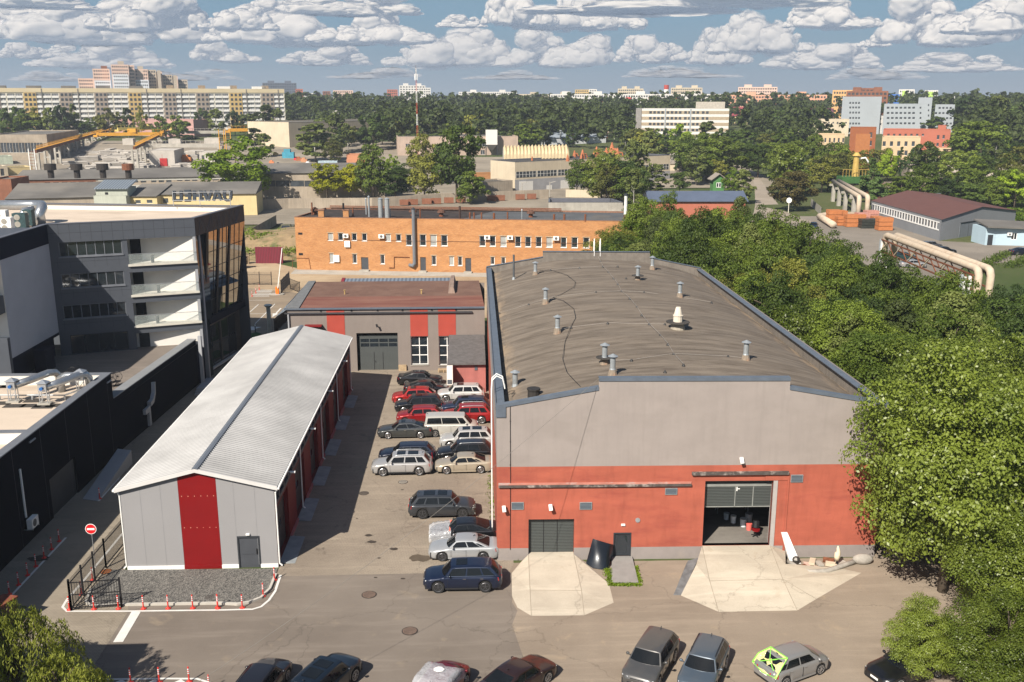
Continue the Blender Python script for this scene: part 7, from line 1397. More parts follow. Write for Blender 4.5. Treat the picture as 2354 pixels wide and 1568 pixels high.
  # the far wood: one mass of crowns up to the horizon
Cs,Ns,Ss=[],[],[]
def wood(x,y,h,r,nf,lf):
 z=terrain(x,y);C,N,S,_=crown_points('round' if nr.random()<.8 else 'tall',nf,h,r,lf,14);Cs.append(C+np.array([x,y,z]));Ns.append(N);Ss.append(S)
for k in range(1900):
 u=nr.uniform(640,2950);D_=470+900*nr.random()**1.25;r_=ray(u,228);q=D_/math.hypot(r_[0],r_[1]);x,y=r_[0]*q,r_[1]*q
 if u<720 and D_<700:continue
 if D_<560 and not(880<u<1450 or 1700<u<1900 or u>2200):continue
 if D_<640 and 1450<u<1700:continue
 if D_<700 and 1900<u<2230:continue
 wood(x,y,nr.uniform(13,21),nr.uniform(5,8.5),260 if D_<750 else 150,1.15 if D_<750 else 1.7)
for k in range(260): # scrub along the far side of the yards on the left
 u=nr.uniform(-700,640);D_=nr.uniform(700,900);r_=ray(u,228);q=D_/math.hypot(r_[0],r_[1]);wood(r_[0]*q,r_[1]*q,nr.uniform(8,13),7,110,1.5)
C=np.concatenate(Cs);me=leaf_mesh('far_wood',C,np.concatenate(Ns),np.concatenate(Ss),FOL['wood']);o=bpy.data.objects.new('far_wood',me);COL.objects.link(o);tag(o,'dark green wood reaching the horizon behind the works','wood',kind='stuff')
# weeds and grass tufts
def tufts(name,pts,hh,lf,mat,lab,n=40):
 C=[];
 for x,y,z in pts:C.append(np.array([x,y,z])+nr.normal(size=(n,3))*np.array([hh*.9,hh*.6,0])+np.array([0,0,1])*nr.uniform(0,hh,(n,1)))
 C=np.concatenate(C);N=nr.normal(size=C.shape);N[:,2]+=.6;N/=np.linalg.norm(N,axis=1)[:,None];me=leaf_mesh(name,C,N,lf*nr.uniform(.6,1.3,len(C)),mat);o=bpy.data.objects.new(name,me);COL.objects.link(o);tag(o,lab,'weeds',kind='stuff')
tufts('weeds',[jg(730+k*2.5,800+k*9,0)for k in range(10)]+[jg(755+k*14,890,0)for k in range(12)]+[jg(885+k*3,790+k*10,0)for k in range(9)],.13,.06,FOL['bright'],'green weeds around the grey entrance slab',60)
tufts('weeds',[(1.4,61+k*.9,0)for k in range(24)]+[jg(225,740,0)]*2,.22,.08,FOL['maple'],'weeds along the left foot of the workshop wall',22)
eb=[]
for k in range(420):x=nr.uniform(-60,33);y=nr.choice([nr.uniform(199,212),nr.uniform(188,196)]);eb.append((x,y,2.2 if y>198 else .8))
tufts('embankment_weeds',eb,.8,.22,FOL['maple'],'green weeds covering the embankment behind the brick building',40)
tufts('verge_weeds',[GT(v('D',u,w_)[0],v('D',u,w_)[1])for u in range(1880,2330,26)for w_ in(1260,1300,1340,1380,1420)],1.0,.35,FOL['bright'],'tall weeds on the overgrown plot right of the grey hall',50)
tufts('verge_weeds',[(g('g',u,w_)[0],g('g',u,w_)[1],0)for u,w_ in[(1620+30*k,720-14*(k%9))for k in range(30)]],.9,.2,FOL['maple'],'green scrub at the right edge of the side yard',120)
# ---------------------------------------------------------------- works, sheds, flats and offices of the middle ground and the distance
FELT2=M('works_roof_felt',(.125,.118,.108),.9,.25,.12,dirt=(.2,.18,.15),dirtamt=.5);FELT3=M('dark_roof_felt',(.055,.055,.055),.9,.25,.15)
CREAM=M('cream_panel',(.50,.43,.32),.9,.10,.2,streak=.25,grain=.05);OLDC=M('old_concrete_wall',(.33,.28,.22),.9,.18,.25,streak=.45,grain=.1);PINKW=M('pink_wall',(.42,.25,.23),.9,.12,.2,streak=.3)
WHT=M('far_white',(.58,.57,.54),.85,.06,.1,streak=.15);GREYW=M('hospital_grey',(.29,.32,.345),.85,.06,.08,streak=.1);PEACH=M('peach_wall',(.55,.30,.20),.85,.06,.1);TERRA=M('terracotta',(.25,.085,.035),.85,.1,.12,dirt=(.18,.05,.028),dirtamt=.5)
YEL=M('pale_yellow_wall',(.55,.45,.24),.85,.08,.3,streak=.2);OCH=M('ochre_panel',(.46,.33,.14),.85,.08,.3);TAUPE=M('taupe_panel',(.28,.235,.195),.85,.08,.3);BRO=M('brown_brick_plain',(.20,.085,.05),.9,.2,.4,streak=.3);BLUR=M('blue_roof_sheet',(.10,.125,.18),.5,.1,.3,metal=.2)
FG=M('far_glass',(.045,.052,.06),.25,.5,.6,spec=.7);GRB=M('orange_red_wall',(.36,.12,.078),.85,.08,.1)
def holes_grid(s0,s1,n,zs,w_,h_):return[(s0+(s1-s0)*(k+.5)/n-w_/2,s0+(s1-s0)*(k+.5)/n+w_/2,z,z+h_)for z in zs for k in range(n)]
def panes(wl,hs,root,depth=.12,gm=None,limit=100,name='window',fr=True):
 hs=sorted(hs,key=lambda h:-(h[1]-h[0]));rest=MB()
 for i,h in enumerate(hs):
  b=MB()if i<limit-1 or len(hs)<=limit else rest
  b.cur=0;wl.box(b,h[0],h[1],h[2],h[3],-depth-.1,-depth)
  if fr:
   b.cur=1;n=max(1,round((h[1]-h[0])/1.1));f_w=.07
   for k in range(1,n):s=h[0]+(h[1]-h[0])*k/n;wl.box(b,s-f_w/2,s+f_w/2,h[2],h[3],-depth,-depth+.04)
   wl.box(b,h[0],h[1],h[2],h[2]+f_w,-depth,-depth+.05);b.cur=0
  if b is not rest:b.build(name,[gm or FG,WHITE],root)
 if rest.v:rest.build(name,[gm or FG,WHITE],root)['kind']='stuff'
def qb(name,label,cat,w,bl,br,vt,depth,wm,rm,wins=(),par=.4,capm=None,extra=None,group=None,face=None,fr=True,z1=None,shed=0):
 """building from the photo positions of its two front base corners and the height of its front left top edge; wins = rects in the same picture window"""
 A=GT(*v(w,*bl));B=GT(*v(w,*br))
 if face or(face is None and name in FACING): # the front stands square to the line of sight
  r_=ray(v(w,*br)[0],228);q=math.hypot(A[0],A[1])/math.hypot(r_[0],r_[1]);B=(r_[0]*q,r_[1]*q,A[2])
 wl=W(A,B);zt=z1 or wl.px(v(w,bl[0],vt)[0],v(w,bl[0],vt)[1])[1];zb=min(A[2],B[2])-.3
 n=-wl.n;P=[tuple(wl.A),tuple(wl.B),tuple(wl.B+n*depth),tuple(wl.A+n*depth)];t=thing(name,label,cat,(A[0],A[1],A[2]),0,group)
 hs=[wl.rect(w,*r_)for r_ in wins];hs=[h for h in hs if h[0]>=0 and h[1]<=wl.L and h[3]<zt and h[2]>zb]
 ws,wo=block(t,P,zb,zt,wm,rm,par,{0:hs},.15,capm=capm);panes(wl,hs,t,fr=fr)
 if shed:
  m=MB();a,b_,c,d=P;m.hexa([(*a,zt),(*b_,zt),(*c,zt),(*d,zt),(a[0]-wl.n.x*-.3,a[1]-.5,zt+.15),(b_[0],b_[1]-.5,zt+.15),(*c,zt+shed),(*d,zt+shed)]);m.build('sloping_roof',rm,t)
 return t,wl,zb,zt,P
FACING=('office_block','hospital_block','hospital_entrance','terracotta_tower','cream_wing','pink_red_block','cream_low_building','purple_roof_house')
def gable_roof(t,P,z,rise,mat,ov=.4,axis=0,name='roof'):
 a,b,c,d=[Vector((*p[:2],z))for p in P]
 if axis:a,b,c,d=b,c,d,a
 m1=(a+d)/2+Vector((0,0,rise));m2=(b+c)/2+Vector((0,0,rise));u=(b-a).normalized()*ov;w_=(d-a).normalized()*ov;dz=Vector((0,0,rise*ov*2/(d-a).length))
 m=MB();T=Vector((0,0,.12));m.face([a-u-w_-dz+T,b+u-w_-dz+T,m2+u+T,m1-u+T]);m.face([c+u+w_-dz+T,d-u+w_-dz+T,m1-u+T,m2+u+T]);m.face([a-u-w_-dz,m1-u,d-u+w_-dz]);m.face([b+u-w_-dz,c+u+w_-dz,m2+u]);m.face([a-u-w_-dz,b+u-w_-dz,b+u-w_-dz+T,a-u-w_-dz+T]);m.build(name,mat,t)
 g_=MB();g_.face([a,d,m1]);g_.face([b,m2,c]);return g_
 # long yellow and white apartment block
def dist_pt(px_,D_):r_=ray(px_,228);k=D_/math.hypot(r_[0],r_[1]);return(r_[0]*k,r_[1]*k)
t=thing('apartment_block','very long nine storey apartment block with yellow and brown panels','apartment block',(-180,640,10));A_,B_=dist_pt(-40,648),dist_pt(654,652);wl=W(A_,B_);zt=35.9;mb=MB();hs=[];smal=[];pan=[]
u2s=lambda u:wl.px(u*.2806,250)[0]
for c,kind in[(-40,0),(255,1),(550,0),(835,0),(1112,1),(1395,0),(1665,0),(1935,1),(2195,0)]:
 s0,s1=u2s(c-52),u2s(c+52);pan.append((s0,s1,kind))
for k in range(9):
 z=zt-4.1-k*2.75
 for s0,s1,kind in pan:smal+=[(s0+(s1-s0)*q-.65,s0+(s1-s0)*q+.65,z,z+1.45)for q in(.2,.52,.84)]
 for i in range(len(pan)):
  e0=pan[i][1];e1=pan[i+1][0]if i+1<len(pan)else wl.L
  w_=e1-e0;segs=[(e0+.4,e0+w_*.24),(e0+w_*.31,e0+w_*.63),(e0+w_*.67,e1-.5)]if w_>9 else[(e0+.4,(e0+e1)/2-.4),((e0+e1)/2+.4,e1-.6)]
  for a,c in segs:
   if c-a>1.4 and c<wl.L:hs.append((a,c,z,z+1.35))
W(A_,B_).wall(mb,0,wl.L,8,zt,[h for h in hs],.3);wn=-wl.n;P=[tuple(wl.A),tuple(wl.B),tuple(wl.B+wn*14),tuple(wl.A+wn*14)]
for i in range(1,4):q_=W(P[i],P[(i+1)%4]);q_.wall(mb,0,q_.L,8,zt)
mb.face([(*p,zt-.02)for p in P]);mb.build('wall',M('apartment_cream',(.56,.53,.45),.85,.06,.1,streak=.2),t);panes(wl,hs,t,.25,M('balcony_glass',(.17,.175,.185),.3,.7,1.3),60)
for s0,s1,kind in pan:b=MB();wl.box(b,s0,s1,8,zt-2.2,-.1,.35);b.build('panel',OCH if kind else TAUPE,t)
panes(W(wl.pt(0,0,.4)[:2],wl.pt(wl.L,0,.4)[:2]),smal,t,-.08,FG,40,fr=False)
b=MB();b2=MB()
for k in range(9):z=zt-4.1-k*2.75;[wl.box(b,h[0]-.1,h[1]+.1,z-1.15,z-.02,0,.25)for h in hs if abs(h[2]-z)<.1]
o=b.build('balcony_parapet',M('parapet_white',(.66,.65,.62),.8,.08,.5),t);o['kind']='stuff'
b=MB();wl.box(b,0,wl.L,zt-2.1,zt+.3,-.2,.3);b.build('attic_band',M('attic_cream',(.52,.44,.29),.85,.08,.1),t)
for u in(355,652,1212,1492,2025,2285):b=MB();s=u2s(u);wl.box(b,s-.25,s+.25,8,zt,.0,.45);b.build('section_joint',M('section_seam_dark',(.16,.15,.14),.9),t)  # dark vertical strips along the section joints
for u in(0,290,575,860,1130):s=u2s(u);b=MB();wl.box(b,s-4,s+4,zt,zt+1.7,-8,-4);b.build('lift_house',FELT2,t)
for u in(1410,1670,1930,2190):s=u2s(u);b=MB();wl.box(b,s-2,s+2,zt,zt+2.3,-8,-4);b.build('lift_house',M('lift_brown',(.25,.19,.13),.9),t)
for u in(1860,2145):s=u2s(u);b=MB();wl.box(b,s-4.5,s+4,zt,zt+1.8,-8,-4);b.build('lift_house',WHT,t)
# blocks at the horizon: x range, top (photo pixels), distance, material, storeys, window columns
def hblock(name,label,x0,x1,yt,D_,wm,rows=0,cols=0,cat='apartment block',depth=14,t=None,top=0,group=None,gm=None,rm=None,base=None):
 A,B=dist_pt(x0,D_),dist_pt(x1,D_);wl=W(A,B);zt=H_CAM+(HZ-yt)*D_/FPX*.972;zb=base or terrain(*A)-1;own=t is None
 if own:t=thing(name,label,cat,(A[0],A[1],zb+1),0,group)
 n=-wl.n;P=[tuple(wl.A),tuple(wl.B),tuple(wl.B+n*depth),tuple(wl.A+n*depth)];hs=[]
 if rows:
  zs=[zt-2.2-3.0*k for k in range(rows)];hs=holes_grid(.6,wl.L-.6,cols,[z-.5 for z in zs if z>zb+3],(wl.L-1.2)/cols*.62,1.5)
 mb=MB();wl.wall(mb,0,wl.L,zb,zt,hs,.3)
 for i in range(1,4):q_=W(P[i],P[(i+1)%4]);q_.wall(mb,0,q_.L,zb,zt)
 mb.build('wall',wm,t);b=MB();b.face([(*p,zt)for p in P]);b.build('roof',rm or FELT2,t)
 if hs:panes(wl,hs,t,.25,gm,12,fr=False)
 for k in range(top):s=wl.L*(k+.5)/top;b=MB();wl.box(b,s-min(4,wl.L*.1),s+min(4,wl.L*.1),zt,zt+2.6,-9,-3);b.build('lift_house',wm,t)
 return t
PK=M('pale_pink_tower',(.60,.43,.35),.85,.05,.1);PW=M('pale_white_tower',(.60,.62,.66),.85,.05,.1);BG=M('beige_tower',(.40,.34,.27),.85,.1,.1)
t=thing('tower_complex','stepped pink and white high rise complex above the long apartment block','apartment block',(-430,1000,16))
for x0,x1,yt,m,d_ in[(184,219,186,PK,1010),(219,231,180,PK,1006),(219,258,166,PK,1000),(262,302,157,PK,990),(302,315,158,PK,994),(315,345,166,PK,1000),(345,364,167,BG,1006),(364,377,171,PK,1010),(377,400,177,BG,1016),(400,412,180,PK,1018),(412,434,187,BG,1024)]:
 hblock('','',x0,x1,yt,d_,m,14,max(3,int((x1-x0)/5)),t=t,top=0)
for x0,x1,yt,d_ in[(221,258,190,998.5),(264,300,177,988.5),(300,345,188,997.5)]:hblock('','',x0,x1,yt,d_,PW,8,max(3,int((x1-x0)/5)),t=t,depth=1.2)
for x0,x1,yt in[(239,253,160),(278,292,150),(322,335,160),(366,374,168),(402,410,178)]:hblock('','',x0,x1,yt,1000,BRO if x0%2 else BG,0,0,t=t,depth=8)
for a in[('slate_tower','dark slate grey high rise right of the long apartment block',605,683,193,1300,M('slate_wall',(.10,.12,.16),.8,.1,.1),10,14),('red_brick_flats','small red brick block at the horizon right of the slate high rise',680,697,206,1250,GRB,3,4),('pale_flats','small pale block at the horizon beside the red brick one',697,722,215,1250,WHT,2,5),('brick_church','brown red round roofed building at the horizon',742,760,211,1200,BRO,2,3),
('pale_flats','pale stepped flats under a tower crane at the horizon',766,812,209,1250,PK,3,9),('red_brick_flats','orange red block left of the grey white towers',890,914,207,1250,GRB,3,5),('grey_towers','grey white twin towers left of the radio mast',918,978,198,1300,WHT,8,9),('grey_towers','lower grey white tower right of the radio mast',962,990,203,1280,WHT,7,5),('white_flats','long white flats at the horizon right of the mast',1054,1188,212,1300,WHT,4,26),
('white_flats','low cream flats at the horizon in the middle',1190,1330,217,1290,CREAM,3,24),('yellow_hotel','yellow block with pale right part at the horizon',1321,1353,207,1240,OCH,5,6),('white_flats','white tower beside the yellow block at the horizon',1353,1371,206,1235,WHT,5,3),('cream_hostel','cream nine storey block left of the striped chimney',1419,1478,205,1150,CREAM,4,12),('cream_hostel','cream nine storey block right of the striped chimney',1541,1613,203,1150,CREAM,4,14),
('cream_hostel','pinkish cream block above the pink flats',1695,1785,202,1100,PK,5,16),('white_panel_flats','long white panel flats with red balconies',1407,1666,217,900,WHT,5,44),('white_panel_flats','low white wing left of the long panel flats',1264,1410,217,960,WHT,3,26),('pink_flats','long pink orange flats behind the dark trees',1668,1900,219,880,PEACH,5,34),
('orange_flats','orange yellow stepped block left of the brown brick block',1912,1958,209,760,M('orange_yellow',(.55,.34,.15),.85),4,7),('brown_block','brown brick block with flat roofs above the grey hospital',1944,2040,211,740,BRO,3,10),('brown_block','upper part of the brown block on the horizon',1958,2008,205,748,BRO,1,5),('blue_block','small bright blue building at the horizon',2041,2066,218,900,M('bright_blue',(.04,.14,.45),.6),0,0),('white_green_tower','white high rise with green stripe, left one',2064,2100,208,1000,WHT,7,7),
('white_green_tower','white high rise with green stripe, right one',2123,2154,210,1000,WHT,7,6),('white_tower','farthest small white high rise on the right horizon',2174,2199,222,1050,WHT,4,5),('white_tower','pale tower group at the right picture edge',2318,2353,228,1000,PK,4,6),('grey_flats','small pale block in the trees near the right edge',2256,2285,238,800,WHT,3,5)]:
 tt=hblock(*a,top=2 if a[3]-a[2]>50 else 0)
 if 'green stripe' in a[1]:hblock('','',a[2]+8,a[2]+20,a[4]+3,a[5]-1.5,M('lime_green',(.36,.52,.12),.7),0,0,t=tt,depth=1)
 if 'red balconies' in a[1]:
  for k in range(4):x_=(1383+[0,55,107,163][k]);[hblock('','',x_,x_+13,224+7.5*j,898,M('balcony_red',(.5,.05,.05),.7),0,0,t=tt,depth=1,base=H_CAM+(HZ-224-7.5*j)*898/FPX*.972-1.4)for j in range(4)]
A=dist_pt(1030,1000);r_=3.0
def striped(name,lab,px_,yt,D_,r0,r1,n,lattice=False,base=None):
 A=dist_pt(px_,D_);zt=H_CAM+(HZ-yt)*D_/FPX;zb=base or terrain(*A);t=thing(name,lab,'chimney' if not lattice else 'mast',(A[0],A[1],zb))
 for k in range(n):
  a,c=k/n,(k+1)/n;ra,rc=r0+(r1-r0)*a,r0+(r1-r0)*c;b=MB();z0,z1=zb+(zt-zb)*a,zb+(zt-zb)*c
  if lattice:
   for q in range(3):an=q*2.09;bn=an+2.09;p=[(A[0]+ra*math.cos(x),A[1]+ra*math.sin(x),z0)for x in(an,bn)];o_=[(A[0]+rc*math.cos(x),A[1]+rc*math.sin(x),z1)for x in(an,bn)];b.bar(p[0],o_[0],.07);zz=3;[b.bar(Vector(p[j%2]).lerp(Vector(o_[j%2]),j/zz),Vector(p[(j+1)%2]).lerp(Vector(o_[(j+1)%2]),(j+1)/zz),.05)for j in range(zz)]
  else:b.cyl((A[0],A[1],z0),(A[0],A[1],z1),ra,rc,14)
  b.build('section',M('mast_red',(.40,.05,.03),.6)if k%2 else WHITE,t)
 return t,A,zt
striped('striped_chimney','red and white striped chimney at the horizon',1530.5,198,1200,3.2,2.9,6)
t,A,zt=striped('radio_mast','red and white lattice radio mast standing over the works',957,162,395,.40,.2,9,True)
for q in range(3):b=MB();b.box(A[0]-.6+q*.5,A[0]-.4+q*.5,A[1]-.4-.2*(q%2),A[1]-.1,zt-4.5,zt-2.2);b.build('antenna_panel',WHITE,t)
b=MB();b.cyl((A[0],A[1],zt-2),(A[0],A[1],zt+1.2),.12,.03,6);b.build('spike',RUST,t)
def tsheet(name,x0,x1,y0,y1,mat,dz=.22):
 b=MB();nx,ny=max(2,int((x1-x0)/20)),max(2,int((y1-y0)/15));b.grid([[(x0+(x1-x0)*i/nx,y0+(y1-y0)*j/ny,terrain(x0+(x1-x0)*i/nx,y0+(y1-y0)*j/ny)+dz)for i in range(nx+1)]for j in range(ny+1)]);structure(name,b,mat,True)
WY=mat_asphalt('works_yard_ground',(.19,.165,.13),(.30,.26,.205),(.10,.12,.05),.05)
tsheet('works_yard',-260,-14,240,520,WY);tsheet('works_yard',-14,60,262,440,WY,.24);tsheet('works_yard',60,110,330,420,WY,.23)
# --- left works: rows of halls and the casting yard
def rects(u0,u1,n,v0,v1,fill=.7,slope=0.):st=(u1-u0)/n;return[(u0+k*st+st*(1-fill)/2,v0+slope*k,u0+(k+1)*st-st*(1-fill)/2,v1+slope*k)for k in range(n)]
qb('flat_hall','large grey brown hall with glazed side and roof lanterns at the left','hall','A',(-60,835),(372,835),640,60,OLDC,FELT2,rects(-40,370,9,700,775,.93),group='halls of the concrete works')
for k in range(4):u=(-20,60,245,320)[k];q=G(*v('A',u,610-k*18),14.2);t=thing('roof_lantern','ribbed roof lantern %s on the large grey hall'%['first from the left','second from the left','third from the left','farthest right'][k],'roof lantern',(q[0],q[1],12));b=MB();b.box(q[0]-5,q[0]+5,q[1],q[1]+4,11,14.3);b.build('housing',metal_ribs('lantern_ribs%d'%k,0,.5,(.28,.25,.21),(.12,.10,.09),.7,.2),t);b=MB();b.box(q[0]-5.2,q[0]+5.2,q[1]-.2,q[1]+4.2,14.3,14.6);b.build('roof',RUST,t)
t,wl,zb,zt,P=qb('long_hall','long works hall with brick and white clerestory and dark vents on its roof','hall','A',(105,1100),(1960,1064),985,16,OLDC,FELT2,rects(325,712,6,990,1016,.66,-2)+rects(930,1110,3,976,1000,.7)+rects(1130,1300,3,974,998,.7)+rects(1325,1495,3,963,988,.7)+rects(1515,1660,2,960,984,.66),group='halls of the concrete works',fr=False,shed=2.2)
for a_,c_,z_,m_ in((0,.325,2.6,MATS['brown_brick_plain']),(.335,1.,9,M('works_white',(.42,.42,.385),.9,.1,.3,streak=.3))):
 b=MB();zq=zt-2.15;wl.box(b,wl.L*a_,wl.L*c_,zt-.75,zt-.03,0,.06);wl.box(b,wl.L*a_,wl.L*c_,max(zb,zq-z_),zq,0,.06);b.build('painted_front',m_,t)
qb('right_long_hall','long concrete hall with broken dark glazing behind the golden trees','hall','A',(1955,1130),(2900,1118),935,16,OLDC,FELT2,rects(1965,2840,8,985,1030,.97),group='halls of the concrete works',fr=False,shed=2.2)
for i,u in enumerate((382,580,775,967)):
 q=G(*v('A',u,925),8.6);t=thing('roof_vent','squat %s vent drum on the long hall roof, %s'%('rusty' if i==3 else 'black',['leftmost','second','third','rightmost'][i]),'roof vent',(q[0],q[1],8));b=MB();b.cyl((q[0],q[1],7),(q[0],q[1],9.4),.9,.9,12);b.build('neck',M('tar2',(.03,.025,.022),.8),t);b=MB();b.cyl((q[0],q[1],9.4),(q[0],q[1],11.2),1.7,1.7,14);b.build('drum',RUST if i==3 else MATS['tar2'],t)
qb('low_annex','low tan walled annex with sloping grey roof before the long hall','annex','A',(58,1290),(725,1270),1128,18,OLDC,FELT2,shed=2.6)
t,wl,zb,zt,P=qb('stair_block','pale green grey block with small ribbed blue grey roof','building','A',(722,1280),(965,1280),1100,10,M('pale_green',(.40,.42,.36),.9,.1,.3,streak=.2),FELT2)
q0=wl.A;b=MB();x,y=q0;b.box(x+.3,x+8.2,y+1,y+8,zt-1,zt+1.8);b.build('tower',MATS['pale_green'],t);b=MB();b.hexa([(x,y+.4,zt+1.6),(x+8.6,y+.4,zt+1.6),(x+8.6,y+8.6,zt+3.2),(x,y+8.6,zt+3.2),(x,y+.4,zt+1.8),(x+8.6,y+.4,zt+1.8),(x+8.6,y+8.6,zt+3.4),(x,y+8.6,zt+3.4)]);b.build('tower_roof',metal_ribs('ribbed_tower_roof',0,.7,(.28,.32,.36),(.10,.12,.14),.4,.3),t);b=MB();b.box(x+2.6,x+3.4,y+.97,y+1,zt+.2,zt+.8);b.build('hatch',BLACK,t)
qb('yellow_annex','pale yellow annex with two barred windows below the sign','annex','A',(962,1270),(1195,1270),1108,12,YEL,FELT2,[(1020,1132,1060,1158),(1106,1130,1148,1156)],shed=2.4)
qb('yellow_annex','yellow annex with dark door directly behind the rooftop sign','annex','A',(1192,1260),(1940,1250),1095,12,YEL,FELT2,[(1228,1118,1268,1155),(1500,1110,1540,1140)],shed=2.4)
qb('brick_corner','dark red brick building at the left picture edge','building','A',(-60,1170),(105,1170),975,12,BRO,FELT2)
qb('yellow_shed','small yellow shed with grey roof at the left of the crane track','shed','A',(68,950),(250,940),888,10,YEL,FELT2);qb('green_shed','pale green low shed at the left picture edge','shed','A',(-30,870),(100,865),805,10,M('mint',(.42,.47,.38),.9),FELT2);qb('small_hut','small hut with blue door at the left picture edge','shed','A',(-30,960),(65,955),880,8,CREAM,FELT2,[(5,895,32,950)])
qb('pink_low_building','long low pink building with dark windows before the apartment block','building','A',(865,640),(1465,660),520,14,PINKW,FELT2,[(880,552,905,576),(938,552,962,580),(1000,552,1024,568),(1040,552,1062,574),(1235,545,1262,570),(1405,545,1428,572)]);qb('pink_low_building','short pink building half hidden by bushes before the apartment block','building','A',(565,600),(722,600),482,12,PINKW,FELT2,[(686,502,706,526)])
qb('long_cream_hall','long cream works hall behind the works trees','hall','B',(112,740),(1505,640),545,30,CREAM,FELT2,rects(170,640,6,590,606,.9)+rects(520,800,3,600,690,.9),fr=False,group='halls of the machine works')
qb('flat_works','flat roofed works with glazed corner and rusty vents','hall','B',(925,800),(1830,790),655,40,M('tan_wall',(.40,.31,.25),.9,.15,.2,streak=.3),FELT2,[(985,708,1016,735),(1500,695,1600,730),(1550,755,1580,790)],group='halls of the machine works')
for i,(u,w_)in enumerate(((985,625),(1028,608),(1158,625),(1612,630),(1604,606))):q=G(*v('B',u,w_),9.4);b=MB();b.cyl((q[0],q[1],8.5),(q[0],q[1],11),.45,.45,10);b.cyl((q[0],q[1],11),(q[0],q[1],11.7),.9,.7,10);tag(b.build('roof_vent',RUST),'rusty vent on the flat roofed works, %s'%['first from the left','second from the left','beside the tall tree','near the white silo','farthest back'][i],'roof vent','vents on the flat roofed works')
t,wl,zb,zt,P=qb('orange_shed','orange brown shed with pale sheet roof among the works trees','shed','B',(540,860),(708,860),790,9,M('orange_shed_wall',(.45,.20,.11),.9,.1),GALV);qb('pale_container','pale blue container in the scrap yard','container','B',(325,868),(470,868),838,2.6,M('pale_blue',(.33,.42,.48),.7),GALV,par=.05)
x,y,z=GT(*v('B',1632,800));t=thing('silo','white dust silo on dark legs beside the flat works','silo',(x,y,z));b=MB();b.box(x-2.6,x+2.6,y,y+4,z+5,z+11.5);b.build('bin',WHT,t);b=MB();b.hexa([(x-.6,y+1.4,z+2.5),(x+.6,y+1.4,z+2.5),(x+.6,y+2.6,z+2.5),(x-.6,y+2.6,z+2.5),(x-2.6,y,z+5),(x+2.6,y,z+5),(x+2.6,y+4,z+5),(x-2.6,y+4,z+5)]);b.build('hopper',FELT2,t)
for dx in(-2.5,2.5):
 for dy in(.1,3.9):b=MB();b.bar((x+dx,y+dy,z),(x+dx,y+dy,z+5),.3);b.build('leg',DARKMET,t)
qb('brick_store','dark store with orange brick gable beside the cream works','building','B',(1500,1110),(1790,1090),1000,9,OLDC,FELT3);qb('brick_store','orange brick upper part of the dark store','building','B',(1490,1040),(1735,1030),935,6,MATS['orange_brick'],FELT3)
# cream works with glazed strip and pleated barrel roof
t,wl,zb,zt,P=qb('cream_works','two storey cream works with long glazed strip and grey ground floor','works','T',(470,862),(2290,700),498,14,CREAM,FELT3,[],.35,CAPG,group='halls of the machine works')
sL=wl.L;zg0=wl.px(*v('T',700,672))[1];zg1=wl.px(*v('T',700,602))[1]
for k in range(8):s0=.4+k*(sL-.6)/8;h=(s0,s0+(sL-.6)/8-.5,zg0,zg1);b=MB();wl.box(b,*h,.0,.04);fo=b.build('glazed_strip',FG,t);b=MB();[wl.box(b,h[0]+(h[1]-h[0])*j/6-.06,h[0]+(h[1]-h[0])*j/6+.06,h[2],h[3],.04,.09)for j in range(7)];wl.box(b,h[0],h[1],(h[2]+h[3])/2-.05,(h[2]+h[3])/2+.05,.04,.085);b.build('mullions',WHT,fo)
b=MB();wl.box(b,0,sL,zb,zg0-.6,0,.05);b.build('grey_base',M('grey_brick_base',(.27,.27,.28),.9,.1,.4),t)
for r_ in((520,722,598,850),(600,722,682,850),(1008,710,1110,830),(842,770,905,840)):h=wl.rect('T',*r_);b=MB();wl.box(b,h[0],h[1],max(zb+.3,h[2]),h[3],.05,.12);b.build('gate',WHT,t)
a=G(*v('T',340,445),zt+.3);c=G(*v('T',1110,432),zt+.3);t=thing('pleated_roof','cream pleated barrel vault on the roof of the cream works','roof',(a[0],a[1],zt));PLE=M('pleat_cream',(.52,.42,.26),.7,.12,.4,streak=.2);rows=[];n=19;dp=13
for i in range(2*n+1):
 f=i/(2*n);bx=a[0]+(c[0]-a[0])*f;by=a[1]+(c[1]-a[1])*f;pk=.55 if i%2 else 0.;rows.append([(bx,by+dp*(1-math.cos(q*math.pi/10))/2,zt-.4+(3.9+pk)*math.sin(q*math.pi/10)**.8+(pk*.5))for q in range(11)])
b=MB();b.grid(rows);b.build('vault',PLE,t);b=MB();b.face([(p[0],p[1],p[2])for p in rows[0]]);b.build('end_wall',M('end_grey',(.42,.41,.37),.9),t)
rr=random.Random(8)
